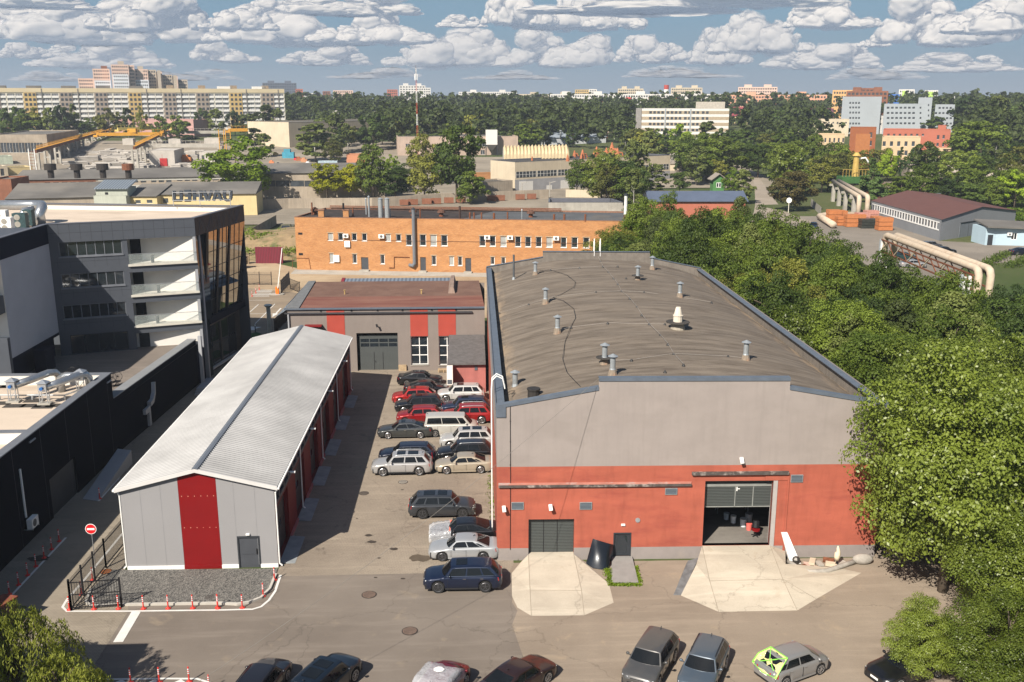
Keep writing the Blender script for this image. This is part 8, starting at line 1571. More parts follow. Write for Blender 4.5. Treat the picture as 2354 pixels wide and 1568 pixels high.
for i,(u,w_,s)in enumerate([(1170,430,1.1),(1265,455,1.6),(1430,420,1.7),(1545,430,1.6),(1610,430,2.6),(1675,440,1.7),(1090,478,1.0),(470,450,.6),(672,470,.6)]):
 q=G(*v('T',u,w_),zt);t=thing('rusty_machine',['small rusty fan wheel','cone shaped rusty machine with blue part','bell shaped orange machine','orange machine with legs','tallest orange cone machine','orange machine right of the tallest','low rusty pump on the roof edge','thin rusty roof vent by the ladder','thin rusty roof vent in the middle'][i]+' on the cream works roof','machine',(q[0],q[1],zt),0,'rusty machines on the cream works roof');OR=M('orange_rust',(.36,.13,.06),.85,.35,2)
 b=MB();b.cyl((q[0],q[1],zt-.3),(q[0],q[1],zt+.5*s),.9*s*.7,.8*s*.7,9);b.build('base',OR,t);b=MB();b.cyl((q[0],q[1],zt+.5*s),(q[0],q[1],zt+1.9*s),.75*s*.7,.15,9);b.build('cone',OR,t)
 for k in range(3 if s>1 else 0):an=rr.uniform(0,6.28);b=MB();b.tube([(q[0],q[1],zt+s),(q[0]+s*math.cos(an),q[1]+s*math.sin(an),zt+.9*s),(q[0]+1.3*s*math.cos(an),q[1]+1.3*s*math.sin(an),zt)],.16*s,6);b.build('pipe',OR,t)
t,wl,zb,zt,P=qb('grey_roofed_hall','white walled hall with pale blue grey roof in the middle distance','hall','T',(815,300),(1540,270),212,26,M('pale_hall',(.48,.50,.52),.8),M('pale_blue_roof',(.33,.38,.43),.5,.05,metal=.2),[(1245,232,1308,250),(1060,234,1110,246)]);gable_roof(t,P,zt,2.2,MATS['pale_blue_roof']).build('gable',MATS['pale_hall'],t)
for i,(u,w_)in enumerate(((857,120),(1003,120),(1080,110),(1225,118),(1193,180),(1007,195))):q=G(*v('T',u,w_),zt+.6);b=MB();b.cyl((q[0],q[1],zt),(q[0],q[1],zt+3.2),.5,.5,10);b.cyl((q[0],q[1],zt+3.2),(q[0],q[1],zt+3.7),.9,.3,10);tag(b.build('roof_vent',GALV2),'silver vent on the pale blue hall roof, %s'%['far left','second on the ridge','third on the ridge','rightmost on the ridge','low in the middle','over the front wall'][i],'roof vent','vents on the pale blue hall roof')
t,wl,zb,zt,P=qb('gabled_shed','grey corrugated gabled shed beside the cream works','shed','C',(1075,975),(1200,975),900,22,CREAM,FELT2);gable_roof(t,P,zt,3.0,M('slate_corrugated',(.28,.25,.22),.9,.15,.5),axis=1).build('gable',CREAM,t)
# white office block, hospital, terracotta tower and wings
t,wl,zb,zt,P=qb('office_block','white five storey office block with banded windows','office building','C',(815,690),(1612,640),415,15,WHT,FELT2,[],.4);fh=(zt-zb-1.2)/5
for k in range(5):
 z=zb+1.6+k*fh;b=MB();wl.box(b,.0,wl.L,z-.1,z+fh*.5,0,.06);b.build('tan_band',M('tan_band',(.33,.27,.19),.85),t);hs=[(4+2.15*i+(i//4)*.7,5.4+2.15*i+(i//4)*.7,z+.05,z+fh*.45)for i in range(int((wl.L-12)/2.35))];b=MB()
 for h in hs[:22]:b=MB();wl.box(b,*h,.06,.1);b.build('window',FG,t)
b=MB();wl.box(b,wl.L*.62,wl.L*.95,zt,zt+3.6,-9,-3);b.build('roof_house',M('beige_box',(.38,.35,.30),.85),t);b=MB();wl.box(b,-3.2,-.2,zb,zt+.2,-10,-.5);b.build('stair_tower',M('fluted_grey',(.22,.21,.2),.8),t);b=MB();wl.box(b,wl.L*.265,wl.L*.28,zb,zt,.06,.3);wl.box(b,wl.L*.555,wl.L*.57,zb,zt,.06,.3);b.build('downpipe',GREYW,t)
hb=[]
def rowsD(u0,u1,n,vs,hh=16,fill=.6):return[r_ for v_ in vs for r_ in rects(u0,u1,n,v_,v_+hh,fill)]
qb('hospital_block','grey blue hospital block, tall left wing','hospital','D',(590,640),(965,640),308,18,GREYW,FELT2,rowsD(670,775,4,(355,396,442,490,540),20));qb('hospital_block','grey blue hospital block, long middle wing with air conditioners','hospital','D',(965,645),(1420,655),372,18,GREYW,FELT2,rowsD(965,1270,8,(398,445,490,538),20)+rowsD(1300,1325,1,(398,445,490,538),20)+rowsD(1375,1395,1,(375,422,468),20));qb('hospital_block','grey blue hospital block, projecting stair tower','hospital','D',(1265,640),(1420,640),315,14,GREYW,FELT2)
qb('hospital_block','grey blue hospital block, stepped right wing','hospital','D',(1420,650),(1628,655),378,18,GREYW,FELT2,rowsD(1435,1600,5,(400,446,492,540),20));qb('hospital_entrance','pale entrance block with green sign before the hospital','building','D',(838,640),(1092,640),478,12,M('pale_entrance',(.45,.44,.42),.85),FELT2,rowsD(930,1085,4,(498,545),20)+[(845,505,874,530)])
TW,tl,zb,zt,P=qb('terracotta_tower','terracotta four storey tower with white windows','tower block','D',(655,960),(942,940),585,14,TERRA,FELT2,[(855,628,880,676),(852,702,876,748),(848,790,872,836),(844,878,868,905)]);h=tl.rect('D',725,640,855,905);b=MB();tl.box(b,h[0],h[1],max(zb,h[2]),h[3],0,.05);b.build('orange_field',M('orange_field',(.32,.125,.045),.85,.1),TW)
CB=M('cream_brick',(.50,.38,.24),.9,.08,.4,streak=.1);qb('cream_wing','cream three storey wing left of the terracotta tower','building','D',(380,900),(660,940),645,14,CB,FELT2,rowsD(440,640,5,(678,),40,.4));qb('cream_wing','cream wing right of the terracotta tower with white windows','building','D',(948,935),(1350,925),668,14,CB,FELT2,rowsD(955,1345,6,(708,790),44,.42));qb('cream_wing','low cream wing at the right end of the group','building','D',(1352,935),(1640,930),775,12,CB,FELT2)
qb('pink_red_block','pinkish red block behind the cream wing','building','D',(955,890),(1615,860),600,14,GRB,FELT2,[(1460,652,1482,690),(1510,652,1530,686),(1455,722,1476,752),(1505,722,1526,756)]+rowsD(1000,1360,7,(640,),20,.4));qb('pink_red_block','small raised corner of the pinkish red block','building','D',(1440,870),(1570,868),566,8,GRB,FELT2)
t,wl,zb,zt,P=qb('purple_roof_house','long house with purple red hipped roof','building','D',(150,560),(540,560),500,20,CB,FELT2);gable_roof(t,P,zt,6.5,M('purple_roof',(.105,.03,.055),.6,.1)).build('gable',CB,t);t,wl,zb,zt,P=qb('purple_roof_house','smaller house with red roof before the pink flats','building','C',(1630,560),(1780,560),480,16,YEL,FELT2);gable_roof(t,P,zt,6,M('dark_red_roof',(.22,.05,.06),.6,.1)).build('gable',YEL,t)
qb('cream_low_building','cream low building with dark red strip before the hospital','building','D',(85,660),(690,655),508,14,CREAM,FELT2,rects(320,665,9,534,550,.35));
t,wl,zb,zt,P=qb('blue_roof_shed','house with dark blue grey roof at the right picture edge','shed','D',(2120,760),(2300,760),710,16,CREAM,BLUR);gable_roof(t,P,zt,2.5,BLUR).build('gable',CREAM,t)
# long corrugated shed with brick chimney, ruined roofs
t,wl,zb,zt,P=qb('asbestos_shed','long shed with pale corrugated roof and brick chimney','shed','D',(1250,1110),(2500,1110),1040,18,OLDC,FELT2);gable_roof(t,P,zt,4.2,M('asbestos_sheet',(.32,.28,.235),.9,.15,.3,streak=.1)).build('gable',OLDC,t)
q=G(*v('D',1715,1030),zt+.5);b=MB();b.box(q[0]-.6,q[0]+.6,q[1],q[1]+1.2,zt,zt+5.2);tag(b.build('chimney',MATS['orange_brick']),'orange brick chimney on the long corrugated shed','chimney')
t,wl,zb,zt,P=qb('ruined_shed','old shed with sagging brown roof behind the grey hall','shed','D',(950,1230),(1400,1230),1170,16,BRO,FELT2);gable_roof(t,P,zt,2.6,M('old_tin_roof',(.16,.13,.115),.9,.3,.3,dirt=(.2,.08,.05),dirtamt=.6)).build('gable',BRO,t)
# grey hall with brown roof
h0,h1,h2=g('D',860,1402),g('D',1480,1600),g('D',2150,1490);t=thing('grey_hall','grey hall with brown roof, long window band and grey double gate','hall',(h1[0],h1[1],0));GH=M('grey_hall_wall',(.195,.205,.22),.9,.05,.4,streak=.08)
w1_,w2_=W(h0,h1),W(h1,h2);z0_=w1_.px(*v('D',865,1235))[1];ze=z0_;hs=[w1_.rect('D',885,1262,1465,1400)];zb1=ze-2.3;zb2=ze-.9;L_=w1_.L;hs=[(1.2+k*(L_-3)/24,1.2+(k+.72)*(L_-3)/24,zb1,zb2)for k in range(24)]
mb=MB();w1_.wall(mb,0,w1_.L,0,ze,hs,.15);mb.face([w2_.pt(0,0),w2_.pt(w2_.L,0),w2_.pt(w2_.L,ze-.4),w2_.pt(w2_.L*.5,ze+1.6),w2_.pt(0,ze)]);back=tuple(Vector(h0)+(Vector(h2)-Vector(h1)));W(h2,back).wall(mb,0,L_,0,ze-.4);W(back,h0).wall(mb,0,w2_.L,0,ze);mb.build('wall',GH,t)
for h in hs:b=MB();w1_.box(b,*h,-.2,-.12);b.build('window',FG,t)
b=MB();w1_.box(b,.8,L_-.8,zb1-.28,zb1,0,.07);w1_.box(b,.8,L_-.8,zb2,zb2+.22,0,.07);[w1_.box(b,1.2+k*(L_-3)/24-(L_-3)/24*.28,1.2+k*(L_-3)/24,zb1,zb2,0,.06)for k in range(1,25)];b.build('window_band',WHITE,t)
mid=w2_.pt(w2_.L*.5,ze+1.62,.3);md=Vector(h0)-Vector(h1);e=w2_.pt(-.35,ze-.04,.3);f=w2_.pt(w2_.L+.3,ze-.42,.3);mv=lambda p:(p[0]+md.x*1.02,p[1]+md.y*1.02,p[2]);b=MB();b.face([e,mid,mv(mid),mv(e)]);b.face([mid,f,mv(f),mv(mid)]);b.build('roof',M('brown_sheet_roof',(.115,.052,.042),.7,.08,.5),t)
h=w2_.rect('D',1662,1432,1810,1580);b=MB();w2_.box(b,h[0],h[1],0,h[3],0,.08);gt=b.build('gate',M('gate_grey',(.15,.17,.19),.8,.06,1),t);b=MB();[w2_.box(b,s-.03,s+.03,.1,h[3]-.1,.08,.11)for s in(h[0]+.1,(h[0]+h[1])/2,h[1]-.1)];w2_.box(b,h[0],h[1],h[3],h[3]+.15,0,.2);b.build('gate_frame',DARKMET,gt)
x,y=g('g',1960,525);pb0,pb1=g('g',1745,518),g('g',2200,530);wl=W(pb0,pb1);t=thing('blue_house','small pale blue house with grey roof beside the grey hall','house',(pb0[0],pb0[1],0));zt=wl.px(*v('g',1760,368))[1];PB=M('pale_blue_wall',(.36,.47,.54),.85,.05,.5);hw_=[wl.rect('g',1892,408,1945,470)];block(t,[pb0,pb1,(pb1[0]+1,pb1[1]+6),(pb0[0]+1,pb0[1]+6)],0,zt,PB,FELT2,.1,{0:hw_},.1,parapet=False);window(wl,hw_[0],t,WHITE,GLASS,2,1,.1,.1)
b=MB();b.hexa([(pb0[0]-2.6,pb0[1]-1.2,zt+.3),(pb1[0]+1,pb1[1]-.6,zt-.1),(pb1[0]+1,pb1[1]+7,zt+.5),(pb0[0]-1.5,pb0[1]+7,zt+.9),(pb0[0]-2.6,pb0[1]-1.2,zt+.6),(pb1[0]+1,pb1[1]-.6,zt+.2),(pb1[0]+1,pb1[1]+7,zt+.8),(pb0[0]-1.5,pb0[1]+7,zt+1.2)]);b.build('roof',FELT2,t);b=MB();b.box(pb0[0]-2.2,pb0[0]+.1,pb0[1],pb0[1]+5.8,0,zt+.2);b.build('porch',PB,t);b=MB();b.box(pb0[0]-1.7,pb0[0]-.6,pb0[1]-.05,pb0[1],0,2.2);b.build('door',DARKMET,t);acu('g',1875,418,'air conditioner beside the window of the pale blue house',wl,sz=.45)
# pipe bridges
PIP=M('insulated_pipe',(.46,.38,.29),.8,.12,1.2,dirt=(.3,.18,.1),dirtamt=.4);
t=thing('pipe_bridge','twin beige heating pipes on a rusty truss bending down among the trees','pipe bridge',(60,150,0))
za=8.0;a=(*g('g',770,425,za),za);c=(*g('g',1600,735,za),za)
for d in(0,1.6):
 n_=Vector((c[1]-a[1],-(c[0]-a[0]),0)).normalized()*-d;a1=Vector(a)+n_;c1=Vector(c)+n_;dr=(c1-a1).normalized();b=MB();b.tube([tuple(a1-Vector((0,0,4))),tuple(a1-Vector((0,0,.7))),tuple(a1+dr*.3-Vector((0,0,.2))),tuple(a1+dr*.9),tuple(c1-dr*.7),tuple(c1+Vector((0,0,-.2))-dr*.1),tuple(c1+dr*.25-Vector((0,0,.8))),tuple(c1+dr*.25-Vector((0,0,7.5)))],.5,14);b.build('pipe',PIP,t,True)
for side_ in(-.6,2.2):
 n_=Vector((c[1]-a[1],-(c[0]-a[0]),0)).normalized()*-side_;a1=Vector(a)+n_-Vector((0,0,.8));c1=Vector(c)+n_-Vector((0,0,.8));n=12
 for dz,nm in((0,'top_chord'),(-1.9,'bottom_chord')):b=MB();b.bar(a1+Vector((0,0,dz)),c1+Vector((0,0,dz)),.2);b.build(nm,RUST,t)
 for k in range(n):p,q=a1.lerp(c1,k/n),a1.lerp(c1,(k+1)/n);b=MB();b.bar(p if k%2 else p-Vector((0,0,1.9)),q-Vector((0,0,1.9))if k%2 else q,.13);b.build('diagonal',[CREAM,RUST][k%2],t)
for p in(Vector(a)+Vector((0,0,-1)),Vector(c)+Vector((-1.2,0,-1))):
 for d in((-.8,0),(.8,.6),(0,1.8)):b=MB();b.bar((p.x+d[0],p.y+d[1],0),(p.x+d[0]*.6,p.y+d[1],p.z),.3);b.build('support_leg',[WHITE,GREYW,RUST][int(abs(d[1]))],t)
t=thing('pipe_bridge','twin beige pipes on concrete posts dropping beside the orange stacks','pipe bridge',(80,240,0));zz=6.0;pts=[(*g('D',530,1065,zz),zz),(*g('D',765,1205,zz),zz)]
for d in(0,1):a1=Vector(pts[0])+Vector((d*2.2,1.5*d,0));c1=Vector(pts[1])+Vector((d*2.4,.5*d,0));dr=(c1-a1).normalized();b=MB();b.tube([tuple(a1),tuple(c1-dr*.8),tuple(c1-Vector((0,0,.25))),tuple(c1+dr*.3-Vector((0,0,1))),tuple(c1+dr*.3-Vector((0,0,5.6)))],.6,14);b.build('pipe',PIP,t,True)
for f_q in(0.05,.3,.55,.85):p=Vector(pts[0]).lerp(Vector(pts[1]),f_q);b=MB();b.bar((p.x,p.y,0),(p.x,p.y,p.z-.8),.9);b.bar((p.x-1.2,p.y,p.z-.9),(p.x+3.4,p.y+1,p.z-.9),.6);b.build('concrete_post',CONC,t)
e0=c1;b=MB();q0=g('D',405,1412);q1=g('D',530,1490);q2=g('D',830,1400);b.tube([(*q2,1.0),(*g('D',470,1405),1.0),(*q0,.9),(*q1,.9)],.8,10);tag(b.build('ground_pipe',PIP,None,True),'thick beige pipe lying on the ground by the orange stacks','pipe')
# orange stacks of bricks or crates
OS=M('orange_stack',(.42,.155,.055),.7,.15,1.5,grain=.2)
for i,(u,w_,wd,ht,m,lab)in enumerate([(545,1450,3.2,3.4,0,'tallest orange stack, left end of the row'),(600,1448,3.0,3.2,0,'second orange stack from the left'),(632,1466,3.4,2.2,0,'low round orange stack'),(735,1478,4.6,3.0,0,'wide orange stack in the middle'),(800,1472,3.0,3.2,1,'pinkish wrapped stack right of the wide orange one'),(865,1490,4.4,2.2,2,'dark wrapped stack'),(880,1440,3.2,3.0,1,'pinkish wrapped stack behind the dark one'),(935,1470,2.6,2.3,0,'small orange stack right of the dark one'),(1000,1510,3.4,3.0,0,'orange stack at the right end of the row')]):
 x,y=g('D',u,w_);t=thing('material_stack',lab+' beside the grey hall','stack',(x,y,0),0,'orange stacks beside the grey hall');m_=[OS,M('pink_stack',(.42,.20,.16),.6,.2,2),M('dark_wrap',(.03,.035,.03),.4,.3)][m]
 for k in range(3):b=MB();d_=.06*(k%2);b.box(x-wd/2+d_,x+wd/2-d_,y+d_,y+2.4-d_,.1+k*ht/3,(k+1)*ht/3);b.build('layer',m_,t)
 # green platform with yellow column, hut, blue roofed red house, railway wagons, fence walls
x,y,z=GT(*v('D',692,1220));z1=W((x-5,y),(x+5,y)).px(*v('D',692,1045))[1];t=thing('water_column','yellow column on a green railed platform above the trees','platform',(x,y,z));b=MB();b.box(x-4,x+4,y-2,y+3,z1-1.2,z1+.8);b.build('platform',M('platform_green',(.04,.11,.03),.7),t);b=MB();b.cyl((x,y,0),(x,y,z1-1.2),.5,.5,8);b.build('post',CONC,t);YC=M('column_yellow',(.42,.29,.08),.6,.1);b=MB();b.cyl((x+.6,y,z1+.8),(x+.6,y,z1+7),1.1,.8,10);b.cyl((x+.6,y,z1+7),(x+.6,y,z1+8),1.3,.5,10);b.build('column',YC,t);b=MB();b.tube([(x+.6,y,z1+6),(x+3.4,y,z1+6.4),(x+4.6,y,z1+4.8)],.28,6);b.build('spout',WHITE,t);b=MB();[b.bar((x-4+k,y-2,z1+.8),(x-4+k,y-2,z1+3),.1)for k in range(9)];b.bar((x-4,y-2,z1+3),(x+4,y-2,z1+3),.12);b.build('railing',YC,t)
x,y,z=GT(*v('C',1507,1180));zt=W((x-5,y),(x+5,y)).px(*v('C',1507,1050))[1];hw_=50*.2565*y/FPX;t=thing('green_hut','green wooden hut on stilts with grey gable roof','hut',(x,y,z));GHM=M('hut_green',(.07,.19,.06),.8,.1,1,streak=.2);zc=z+(zt-z)*.15;b=MB();b.box(x-hw_,x+hw_,y,y+4,zc,zt);b.face([(x-hw_,y,zt),(x+hw_,y,zt),(x,y,zt+hw_*.8)]);b.build('wall',GHM,t);b=MB();wq=hw_*.42;b.box(x-wq,x+wq,y-.06,y,zc+(zt-zc)*.35,zc+(zt-zc)*.75);fo=b.build('window',WHITE,t);b=MB();[b.box(x-wq+.12+k*wq,x-.1+k*wq,y-.08,y-.06,zc+(zt-zc)*.4,zc+(zt-zc)*.71)for k in(0,1)];b.build('pane',GLASS,fo)
b=MB();[b.hexa([(x,y-.8,zt+hw_*.95),(x+s*hw_*1.45,y-.8,zt-.25),(x+s*hw_*1.45,y+4.8,zt-.25),(x,y+4.8,zt+hw_*.95),(x,y-.8,zt+hw_*.95+.25),(x+s*hw_*1.45,y-.8,zt),(x+s*hw_*1.45,y+4.8,zt),(x,y+4.8,zt+hw_*.95+.25)])for s in(1,-1)];b.build('roof',M('hut_roof',(.24,.21,.18),.9,.1),t)
for dx in(-hw_+.2,hw_-.2):b=MB();b.bar((x+dx,y+.2,z),(x+dx,y+.2,zc),.25);b.build('stilt',BARK,t)
t,wl,zb,zt,P=qb('red_house','red walled house with long blue grey roof behind the belt','house','C',(895,1400),(1745,1400),1290,11,GRB,BLUR,z1=4.6);gable_roof(t,P,zt,1.9,BLUR,.6).build('gable',GRB,t)
for i,(a,c,lab)in enumerate([(610,730,'short yellow works wagon behind the wall'),(975,1135,'yellow works wagon with faded patch'),(1138,1290,'yellow works wagon with small windows, right one'),(900,970,'rusty brown tank at the left of the yellow wagons')]):qb('works_wagon',lab,'wagon','C',(a,1215+(15 if i==0 else 0)),(c,1215+(15 if i==0 else 0)),1160+(22 if i==0 else 0),3,M('wagon_yellow',(.38,.28,.05),.8,.2,.6)if i<3 else RUST,MATS['wagon_yellow']if i<3 else RUST,rects(1150,1280,4,1166,1180,.4)if i==2 else[],.1,group='works wagons')
def wallfence(lab,w,pts,hh,mat,name='concrete_wall',cat='wall'):
 b=MB();q=[GT(*v(w,*p))for p in pts]
 for p0,p1 in zip(q,q[1:]):b.hexa([(p0[0],p0[1],p0[2]-.3),(p1[0],p1[1],p1[2]-.3),(p1[0]+.05,p1[1]+.3,p1[2]-.3),(p0[0]+.05,p0[1]+.3,p0[2]-.3),(p0[0],p0[1],p0[2]+hh),(p1[0],p1[1],p1[2]+hh),(p1[0]+.05,p1[1]+.3,p1[2]+hh),(p0[0]+.05,p0[1]+.3,p0[2]+hh)])
 return tag(b.build(name,mat),lab,cat)
wallfence('long concrete panel wall along the embankment','B',[(-100,1210),(104,1200),(735,1195),(1250,1160),(1500,1150),(2060,1125)],3.0,OLDC)
w0,w1q=GT(*v('B',830,1185)),GT(*v('B',2000,1128))
for i in range(12):f=i/11;p=Vector(w0).lerp(Vector(w1q),f);
for i,(u,w_)in enumerate([(960,1140),(1030,1138),(1128,1135),(1198,1132),(1290,1130),(1380,1128),(1615,1118),(1680,1115),(1836,1112),(1927,1112)]):
 X_,Y_,Z_=Vector(w0).lerp(Vector(w1q),(u-830)/1170);b=MB();b.box(X_-1.4,X_+1.4,Y_-1.0,Y_-.5,Z_+.4,Z_+2.0);tag(b.build('brick_infill',BRO),'red brick infill panel in the embankment wall','brick panel','brick infill panels')
wallfence('pale curved wall behind the panel roofed block','C',[(140,1215),(600,1225),(790,1290)],2.6,CREAM);wallfence('stepped stone block wall running up beside the army truck','F',[(205,470),(500,295)],2.4,M('stone_block',(.26,.22,.18),.9,.25,.5));wallfence('pale panel wall beside the lawn','D',[(330,1290),(420,1372)],2.2,CONC)
wallfence('maroon corrugated gate of the side yard','F',[(340,597),(552,597)],3.1,metal_ribs('maroon_sheet',0,.3,(.17,.012,.03),(.08,.008,.015),.6,0),'corrugated_gate','gate')
b=MB();b.face([(*g('F',370,505),.03),(*g('F',560,500),.03),(*g('F',600,430),.03),(*g('F',480,430),.03)]);structure('concrete_pad',b,MATS['ramp_concrete'])
for i,(u,w_,n)in enumerate(((265,600,7),(225,605,5))):x,y=g('F',u,w_);pallet_stack(x,y,n+4,.1,['tall pallet stack behind the office corner','pallet stack beside the black rubbish bin'][i])
x,y=g('F',222,640);t=thing('rubbish_bin','black wheeled rubbish bin by the pallets','bin',(x,y,0));b=MB();b.hexa([(x-.8,y,.15),(x+.8,y,.15),(x+.8,y+1,.15),(x-.8,y+1,.15),(x-.9,y-.1,1.9),(x+.9,y-.1,1.9),(x+.9,y+1.1,1.9),(x-.9,y+1.1,1.9)]);b.build('body',PLAST,t);b=MB();b.box(x-1,x+1,y-.15,y+1.2,1.9,2.05);b.build('lid',PLAST,t)
x,y,z=GT(*v('D',128,1350));t=thing('round_road_sign','round white road sign on a post by the lane','road sign',(x,y,z));zc=z+3.4;b=MB();b.cyl((x,y,z),(x,y,zc),.1,.1,6);b.build('post',MATS['cream_pipe'],t);b=MB();b.cyl((x,y,zc),(x,y-.05,zc),.75,.75,16);b.build('plate',WHITE,t)
# casting yard: crane track, gantries, precast stacks
GY=M('crane_yellow',(.55,.28,.03),.6,.15,.5);GYL=M('crane_pale_yellow',(.62,.50,.16),.6,.1,.5)
def at3(w,u,vv,z):return(*g(w,u,vv,z),z)
def track(lab,a,c,zt,n,w='A'):
 A,B=Vector(at3(w,*a,zt)),Vector(at3(w,*c,zt));t=thing('crane_track',lab,'crane track',(A.x,A.y,0),0,'crane tracks of the casting yard');zb=0
 b=MB();b.bar(A,B,.9,1.2);b.build('beam',RUST,t);b=MB();m=int((B-A).length/2.2)
 for k in range(m+1):p=A.lerp(B,k/m);b.bar(p+Vector((.6,0,.6)),p+Vector((.6,0,2.0)),.12)
 b.bar(A+Vector((.6,0,2.0)),B+Vector((.6,0,2.0)),.16);b.bar(A+Vector((.6,0,1.3)),B+Vector((.6,0,1.3)),.12);b.bar(A+Vector((.3,0,.7)),B+Vector((.3,0,.7)),1.0,.12);b.build('walkway',GY,t)
 for k in range(n+1):
  p=A.lerp(B,k/n);b=MB();z_=terrain(p.x,p.y)
  for dx in(-.9,.9):b.bar((p.x+dx,p.y,z_-.5),(p.x+dx,p.y,zt-.6),.75)
  for q in range(3):zz_=z_+(zt-z_)*(q+1)/3.3;b.bar((p.x-.9,p.y,zz_),(p.x+.9,p.y,zz_),.5,.6)
  b.build('pillar',CONC,t)
track('left crane track on concrete pillars with yellow walkway',(265,765),(850,600),12.0,11);track('middle crane track slanting behind the precast stacks',(1010,740),(1290,600),12.0,7);track('short crane track beside the long cream hall',(2175,630),(2095,600),13.5,3)
def gantry(lab,a,c,z,m,trol=True,w='A'):
 A,B=Vector(at3(w,*a,z)),Vector(at3(w,*c,z));t=thing('gantry_crane',lab,'gantry crane',(A.x,A.y,z),0,'gantry cranes');
 for dy in(0,2.2):b=MB();b.bar(A+Vector((0,dy,0)),B+Vector((0,dy,0)),.7,1.5);b.build('girder',m,t)
 b=MB();n=int((B-A).length/2);[b.bar(A.lerp(B,k/n)+Vector((0,0,.7)),A.lerp(B,k/n)+Vector((0,0,2.0)),.1)for k in range(n+1)];b.bar(A+Vector((0,0,2)),B+Vector((0,0,2)),.12);b.build('railing',m,t)
 for p in(A,B):b=MB();b.box(p.x-1,p.x+1,p.y-1.5,p.y+3.5,z-1.2,z-.2);b.build('end_carriage',m,t)
 if trol:p=A.lerp(B,.55);b=MB();b.box(p.x-2,p.x+2,p.y-.3,p.y+2.6,z+.8,z+2.6);b.build('trolley',m,t)
gantry('orange yellow gantry crane over the left of the casting yard',(725,638),(1210,632),13.2,GY);gantry('pale yellow gantry crane behind the orange one',(885,598),(1290,588),14.5,GYL);gantry('orange gantry crane before the apartment block right end',(1720,605),(2105,600),14.5,GY);gantry('grey concrete gantry beam in the middle of the casting yard',(1030,722),(1660,722),11.0,CONC,False);gantry('grey gantry beam behind the middle one',(1240,622),(1690,620),12.5,CONC,False)
for lab,u,v0,v1 in(('yellow ladder tower at the right of the middle track',1683,740,600),('yellow leaning crane leg left of the second crane',1730,700,590),('pale ladder tower at the front end of the left track',262,925,745)):
 x,y,z=GT(*v('A',u,v0+60 if v0>900 else v0+130));zt=W((x-5,y),(x+5,y)).px(*v('A',u,v1))[1];t=thing('ladder_tower',lab,'ladder tower',(x,y,z));b=MB();[b.bar((x+d,y,z),(x+d,y,zt),.25)for d in(-1,1)];b.build('rails',GY if 'yellow' in lab else MATS['white_paint'],t);b=MB();n=int((zt-z)/1.0);[b.bar((x-1,y,z+k),(x+1,y,z+k),.14)for k in range(n)];b.build('rungs',RUST,t)
PRE=M('precast',(.44,.41,.37),.9,.12,.4,grain=.1);PRE2=M('precast_dark',(.28,.26,.235),.9,.12,.4);rr=random.Random(31)
for i in range(150):
 u=rr.uniform(560,1110)if i<95 else rr.uniform(1300,1640);w_=rr.uniform(770,930)if i<95 else rr.uniform(760,920)
 if u<560+(930-w_)*.9-60:u+=200
 x,y,z=GT(*v('A',u,w_));Mx=Matrix.Translation((x,y,z))@Matrix.Rotation(rr.choice([0,.1,-.15,1.57,.4]),4,'Z');b=MB();lx,ly,n=rr.uniform(1.2,4.5),rr.uniform(.7,2.),rr.randint(1,4)
 for k in range(n):b.box(-lx+rr.uniform(-.3,.3),lx,-ly,ly,k*.55,k*.55+.38,Mx)
 tag(b.build('precast_stack',PRE if i%4 else PRE2),'%s %s stack of precast %s, %s'%('pale' if i%4 else 'darker grey',['low','two high','three high','tall'][n-1],'slabs' if lx>2.6 else 'blocks',('in the casting yard' if i<95 else 'beside the precast cabin')+(', near the long hall' if w_>870 else(', far side' if w_<815 else ''))),'concrete stack','precast stacks in the casting yard')
for a,c,vt,vb,dp,lab in((1130,1320,760,880,22,'largest grey precast box with slanted top in the casting yard'),(1508,1640,770,880,10,'pale precast cabin with dark doorway'),(925,1005,670,720,6,'grey precast box behind the stacks'),(1270,1360,672,712,6,'small pale precast box under the grey beam'),(1540,1650,665,712,6,'white precast box below the grey beam')):
 qb('precast_box',lab,'concrete box','A',(a,vb),(c,vb),vt,dp,PRE,PRE,[(1520,795,1540,840)]if a==1508 else[],.05,group='large precast boxes')
for i,(u,w_,col,s)in enumerate([(2045,862,(.5,.18,.08),2),(2095,870,(.05,.05,.06),1.5),(2170,820,(.05,.25,.35),5),(2225,835,(.55,.03,.04),1.4),(2250,840,(.3,.1,.05),2.4),(2290,850,(.45,.22,.12),2.6),(2320,870,(.5,.52,.55),2),(2075,800,(.5,.35,.1),2.2),(2335,800,(.6,.6,.58),2.6),(1400,850,(.5,.18,.06),4),(1205,880,(.35,.02,.02),6)]):
 x,y,z=GT(*v('A',u,w_));b=MB();b.box(x-s/2,x+s/2,y,y+s*.6,z,z+s*.55);b.box(x-s*.35,x+s*.2,y+.1,y+s*.5,z+s*.55,z+s*.8);tag(b.build('yard_junk',M('junk%d'%i,col,.7,.2,1)),'%s pile of goods in the works yard'%['orange','black','long turquoise','bright red','brown','tan','pale grey','ochre','white','low orange','wide dark red'][i],'yard goods','goods in the works yard')
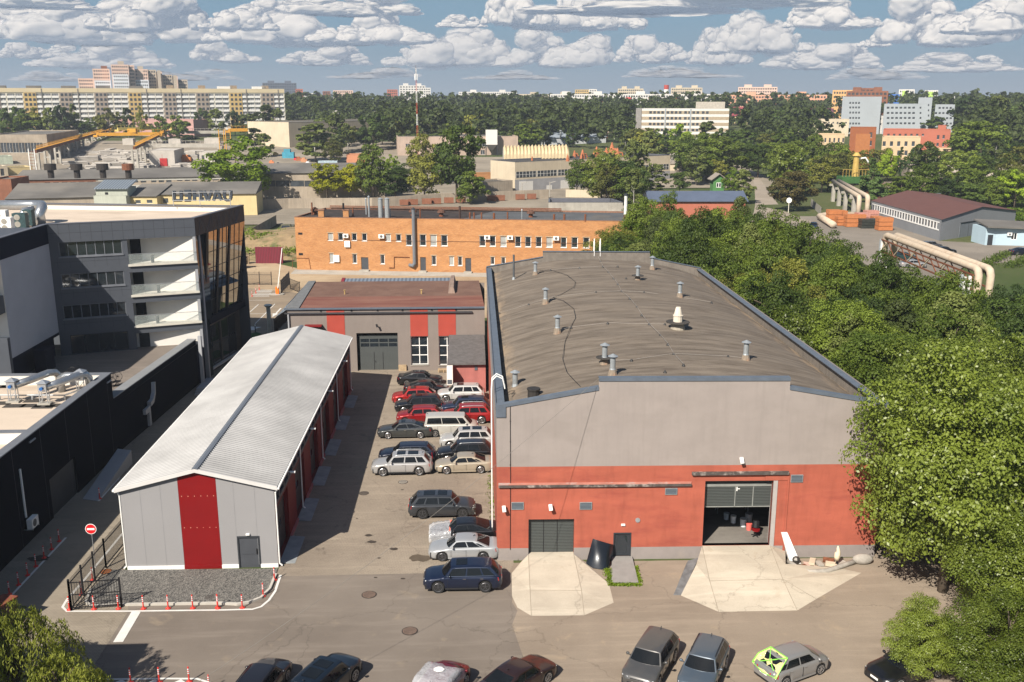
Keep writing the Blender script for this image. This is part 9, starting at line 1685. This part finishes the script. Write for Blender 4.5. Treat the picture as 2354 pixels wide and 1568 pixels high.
for i,(w,u,vb,vt)in enumerate([('A',1615,640,520),('C',625,640,470),('C',25,640,480),('C',577,690,545),('D',283,560,455),('T',880,920,740),('T',552,880,745)]):
 x,y,z=GT(*v(w,u,vb));zt=W((x-5,y),(x+5,y)).px(*v(w,u,vt))[1];t=thing('street_lamp',['two armed street lamp beyond the crane track','street lamp left of the white office block','thin street lamp before the far wood','short street lamp by the pipe bridge','street lamp before the purple roof','wooden pole before the grey ground floor','thin pole by the white gate of the works'][i],'lamp post',(x,y,z));b=MB();b.cyl((x,y,z),(x,y,zt),.22 if w!='T' else .14,.12,6);b.build('pole',CONC,t);b=MB();b.bar((x,y,zt),(x+(1.8 if i!=2 else-1.8),y,zt+.4),.15);b.bar((x,y,zt),(x-(1.8 if i==0 else .2),y,zt+.3),.15);b.build('arm',CONC,t)
t=thing('pipe_bridge','white pipe bridge before the white office block','pipe bridge',(0,0,0));a=GT(*v('C',510,700));zz=W((a[0]-5,a[1]),(a[0]+5,a[1])).px(*v('C',510,615))[1];c=at3('C',935,612,zz);t.location=(a[0],a[1],0)
b=MB();b.tube([(a[0],a[1],zz),c],1.3,10);b.build('pipe',PIP,t,True);[(lambda b:(b.bar((p.x,p.y,5),(p.x,p.y,zz-1),.6),b.build('post',RUST,t)))(MB())for p in(Vector((a[0],a[1],zz)).lerp(Vector(c),q)for q in(0,.5,.95))]
for i,(a_,b_,vt,vb,lab)in enumerate([(440,535,478,560,'white gabled house at the wood edge, left'),(690,760,484,560,'white gable end in the far wood'),(1100,1300,478,560,'long white house with grey roof at the wood edge'),(100,300,398,460,'long pale roofed houses deep in the wood'),(1530,1600,440,500,'pale house among the far trees'),(400,520,395,455,'pale roofed house deep in the wood')]):
 t,wl,zb,zt,P=qb('village_house',lab,'house','B',(a_,vb),(b_,vb),vt+22,10,WHT,FELT2,rects(a_+8,b_-8,3,vt+28,vt+40,.4),group='houses at the edge of the wood');gable_roof(t,P,zt,4,M('grey_tile',(.27,.25,.23),.9,.1)).build('gable',WHT,t)
 # ---------------------------------------------------------------- summer haze: one box of thin air round the whole place
b=MB();b.box(-1500,1500,-80,2600,-1.5,95);o=b.build('haze',None);o.data.materials.clear();o['kind']='stuff'
m=bpy.data.materials.new('haze_air');m.use_nodes=True;nt=m.node_tree;nt.nodes.clear();pv=nn(nt,'ShaderNodeVolumePrincipled');pv.inputs['Color'].default_value=(.80,.88,1,1);pv.inputs['Density'].default_value=.00021;pv.inputs['Anisotropy'].default_value=.2
ou=nn(nt,'ShaderNodeOutputMaterial');nt.links.new(pv.outputs[0],ou.inputs['Volume']);o.data.materials.append(m)
# labels: look-alikes that still share a label are told apart by their order in the picture
ORD=['leftmost','second from the left','third from the left','fourth from the left','fifth from the left','sixth from the left','seventh from the left','eighth from the left','ninth from the left','tenth from the left','eleventh from the left','twelfth from the left']
same={}
for o in COL.objects:
 if o.parent is None and 'label' in o:same.setdefault(o['label'],[]).append(o)
for lab,os_ in same.items():
 if 1<len(os_)<=12:
  os_.sort(key=lambda o:math.atan2(o.location.x if o.type=='EMPTY' else sum(v_.co.x for v_ in o.data.vertices)/len(o.data.vertices),o.location.y if o.type=='EMPTY' else sum(v_.co.y for v_ in o.data.vertices)/len(o.data.vertices)))
  for i,o in enumerate(os_):
   l='%s, %s'%(lab.replace('among the trees of the','in the').replace('mid green maple like','mid green'),ORD[i]if len(os_)>2 else['left one','right one'][i]);o['label']=' '.join(l.split()[:16])
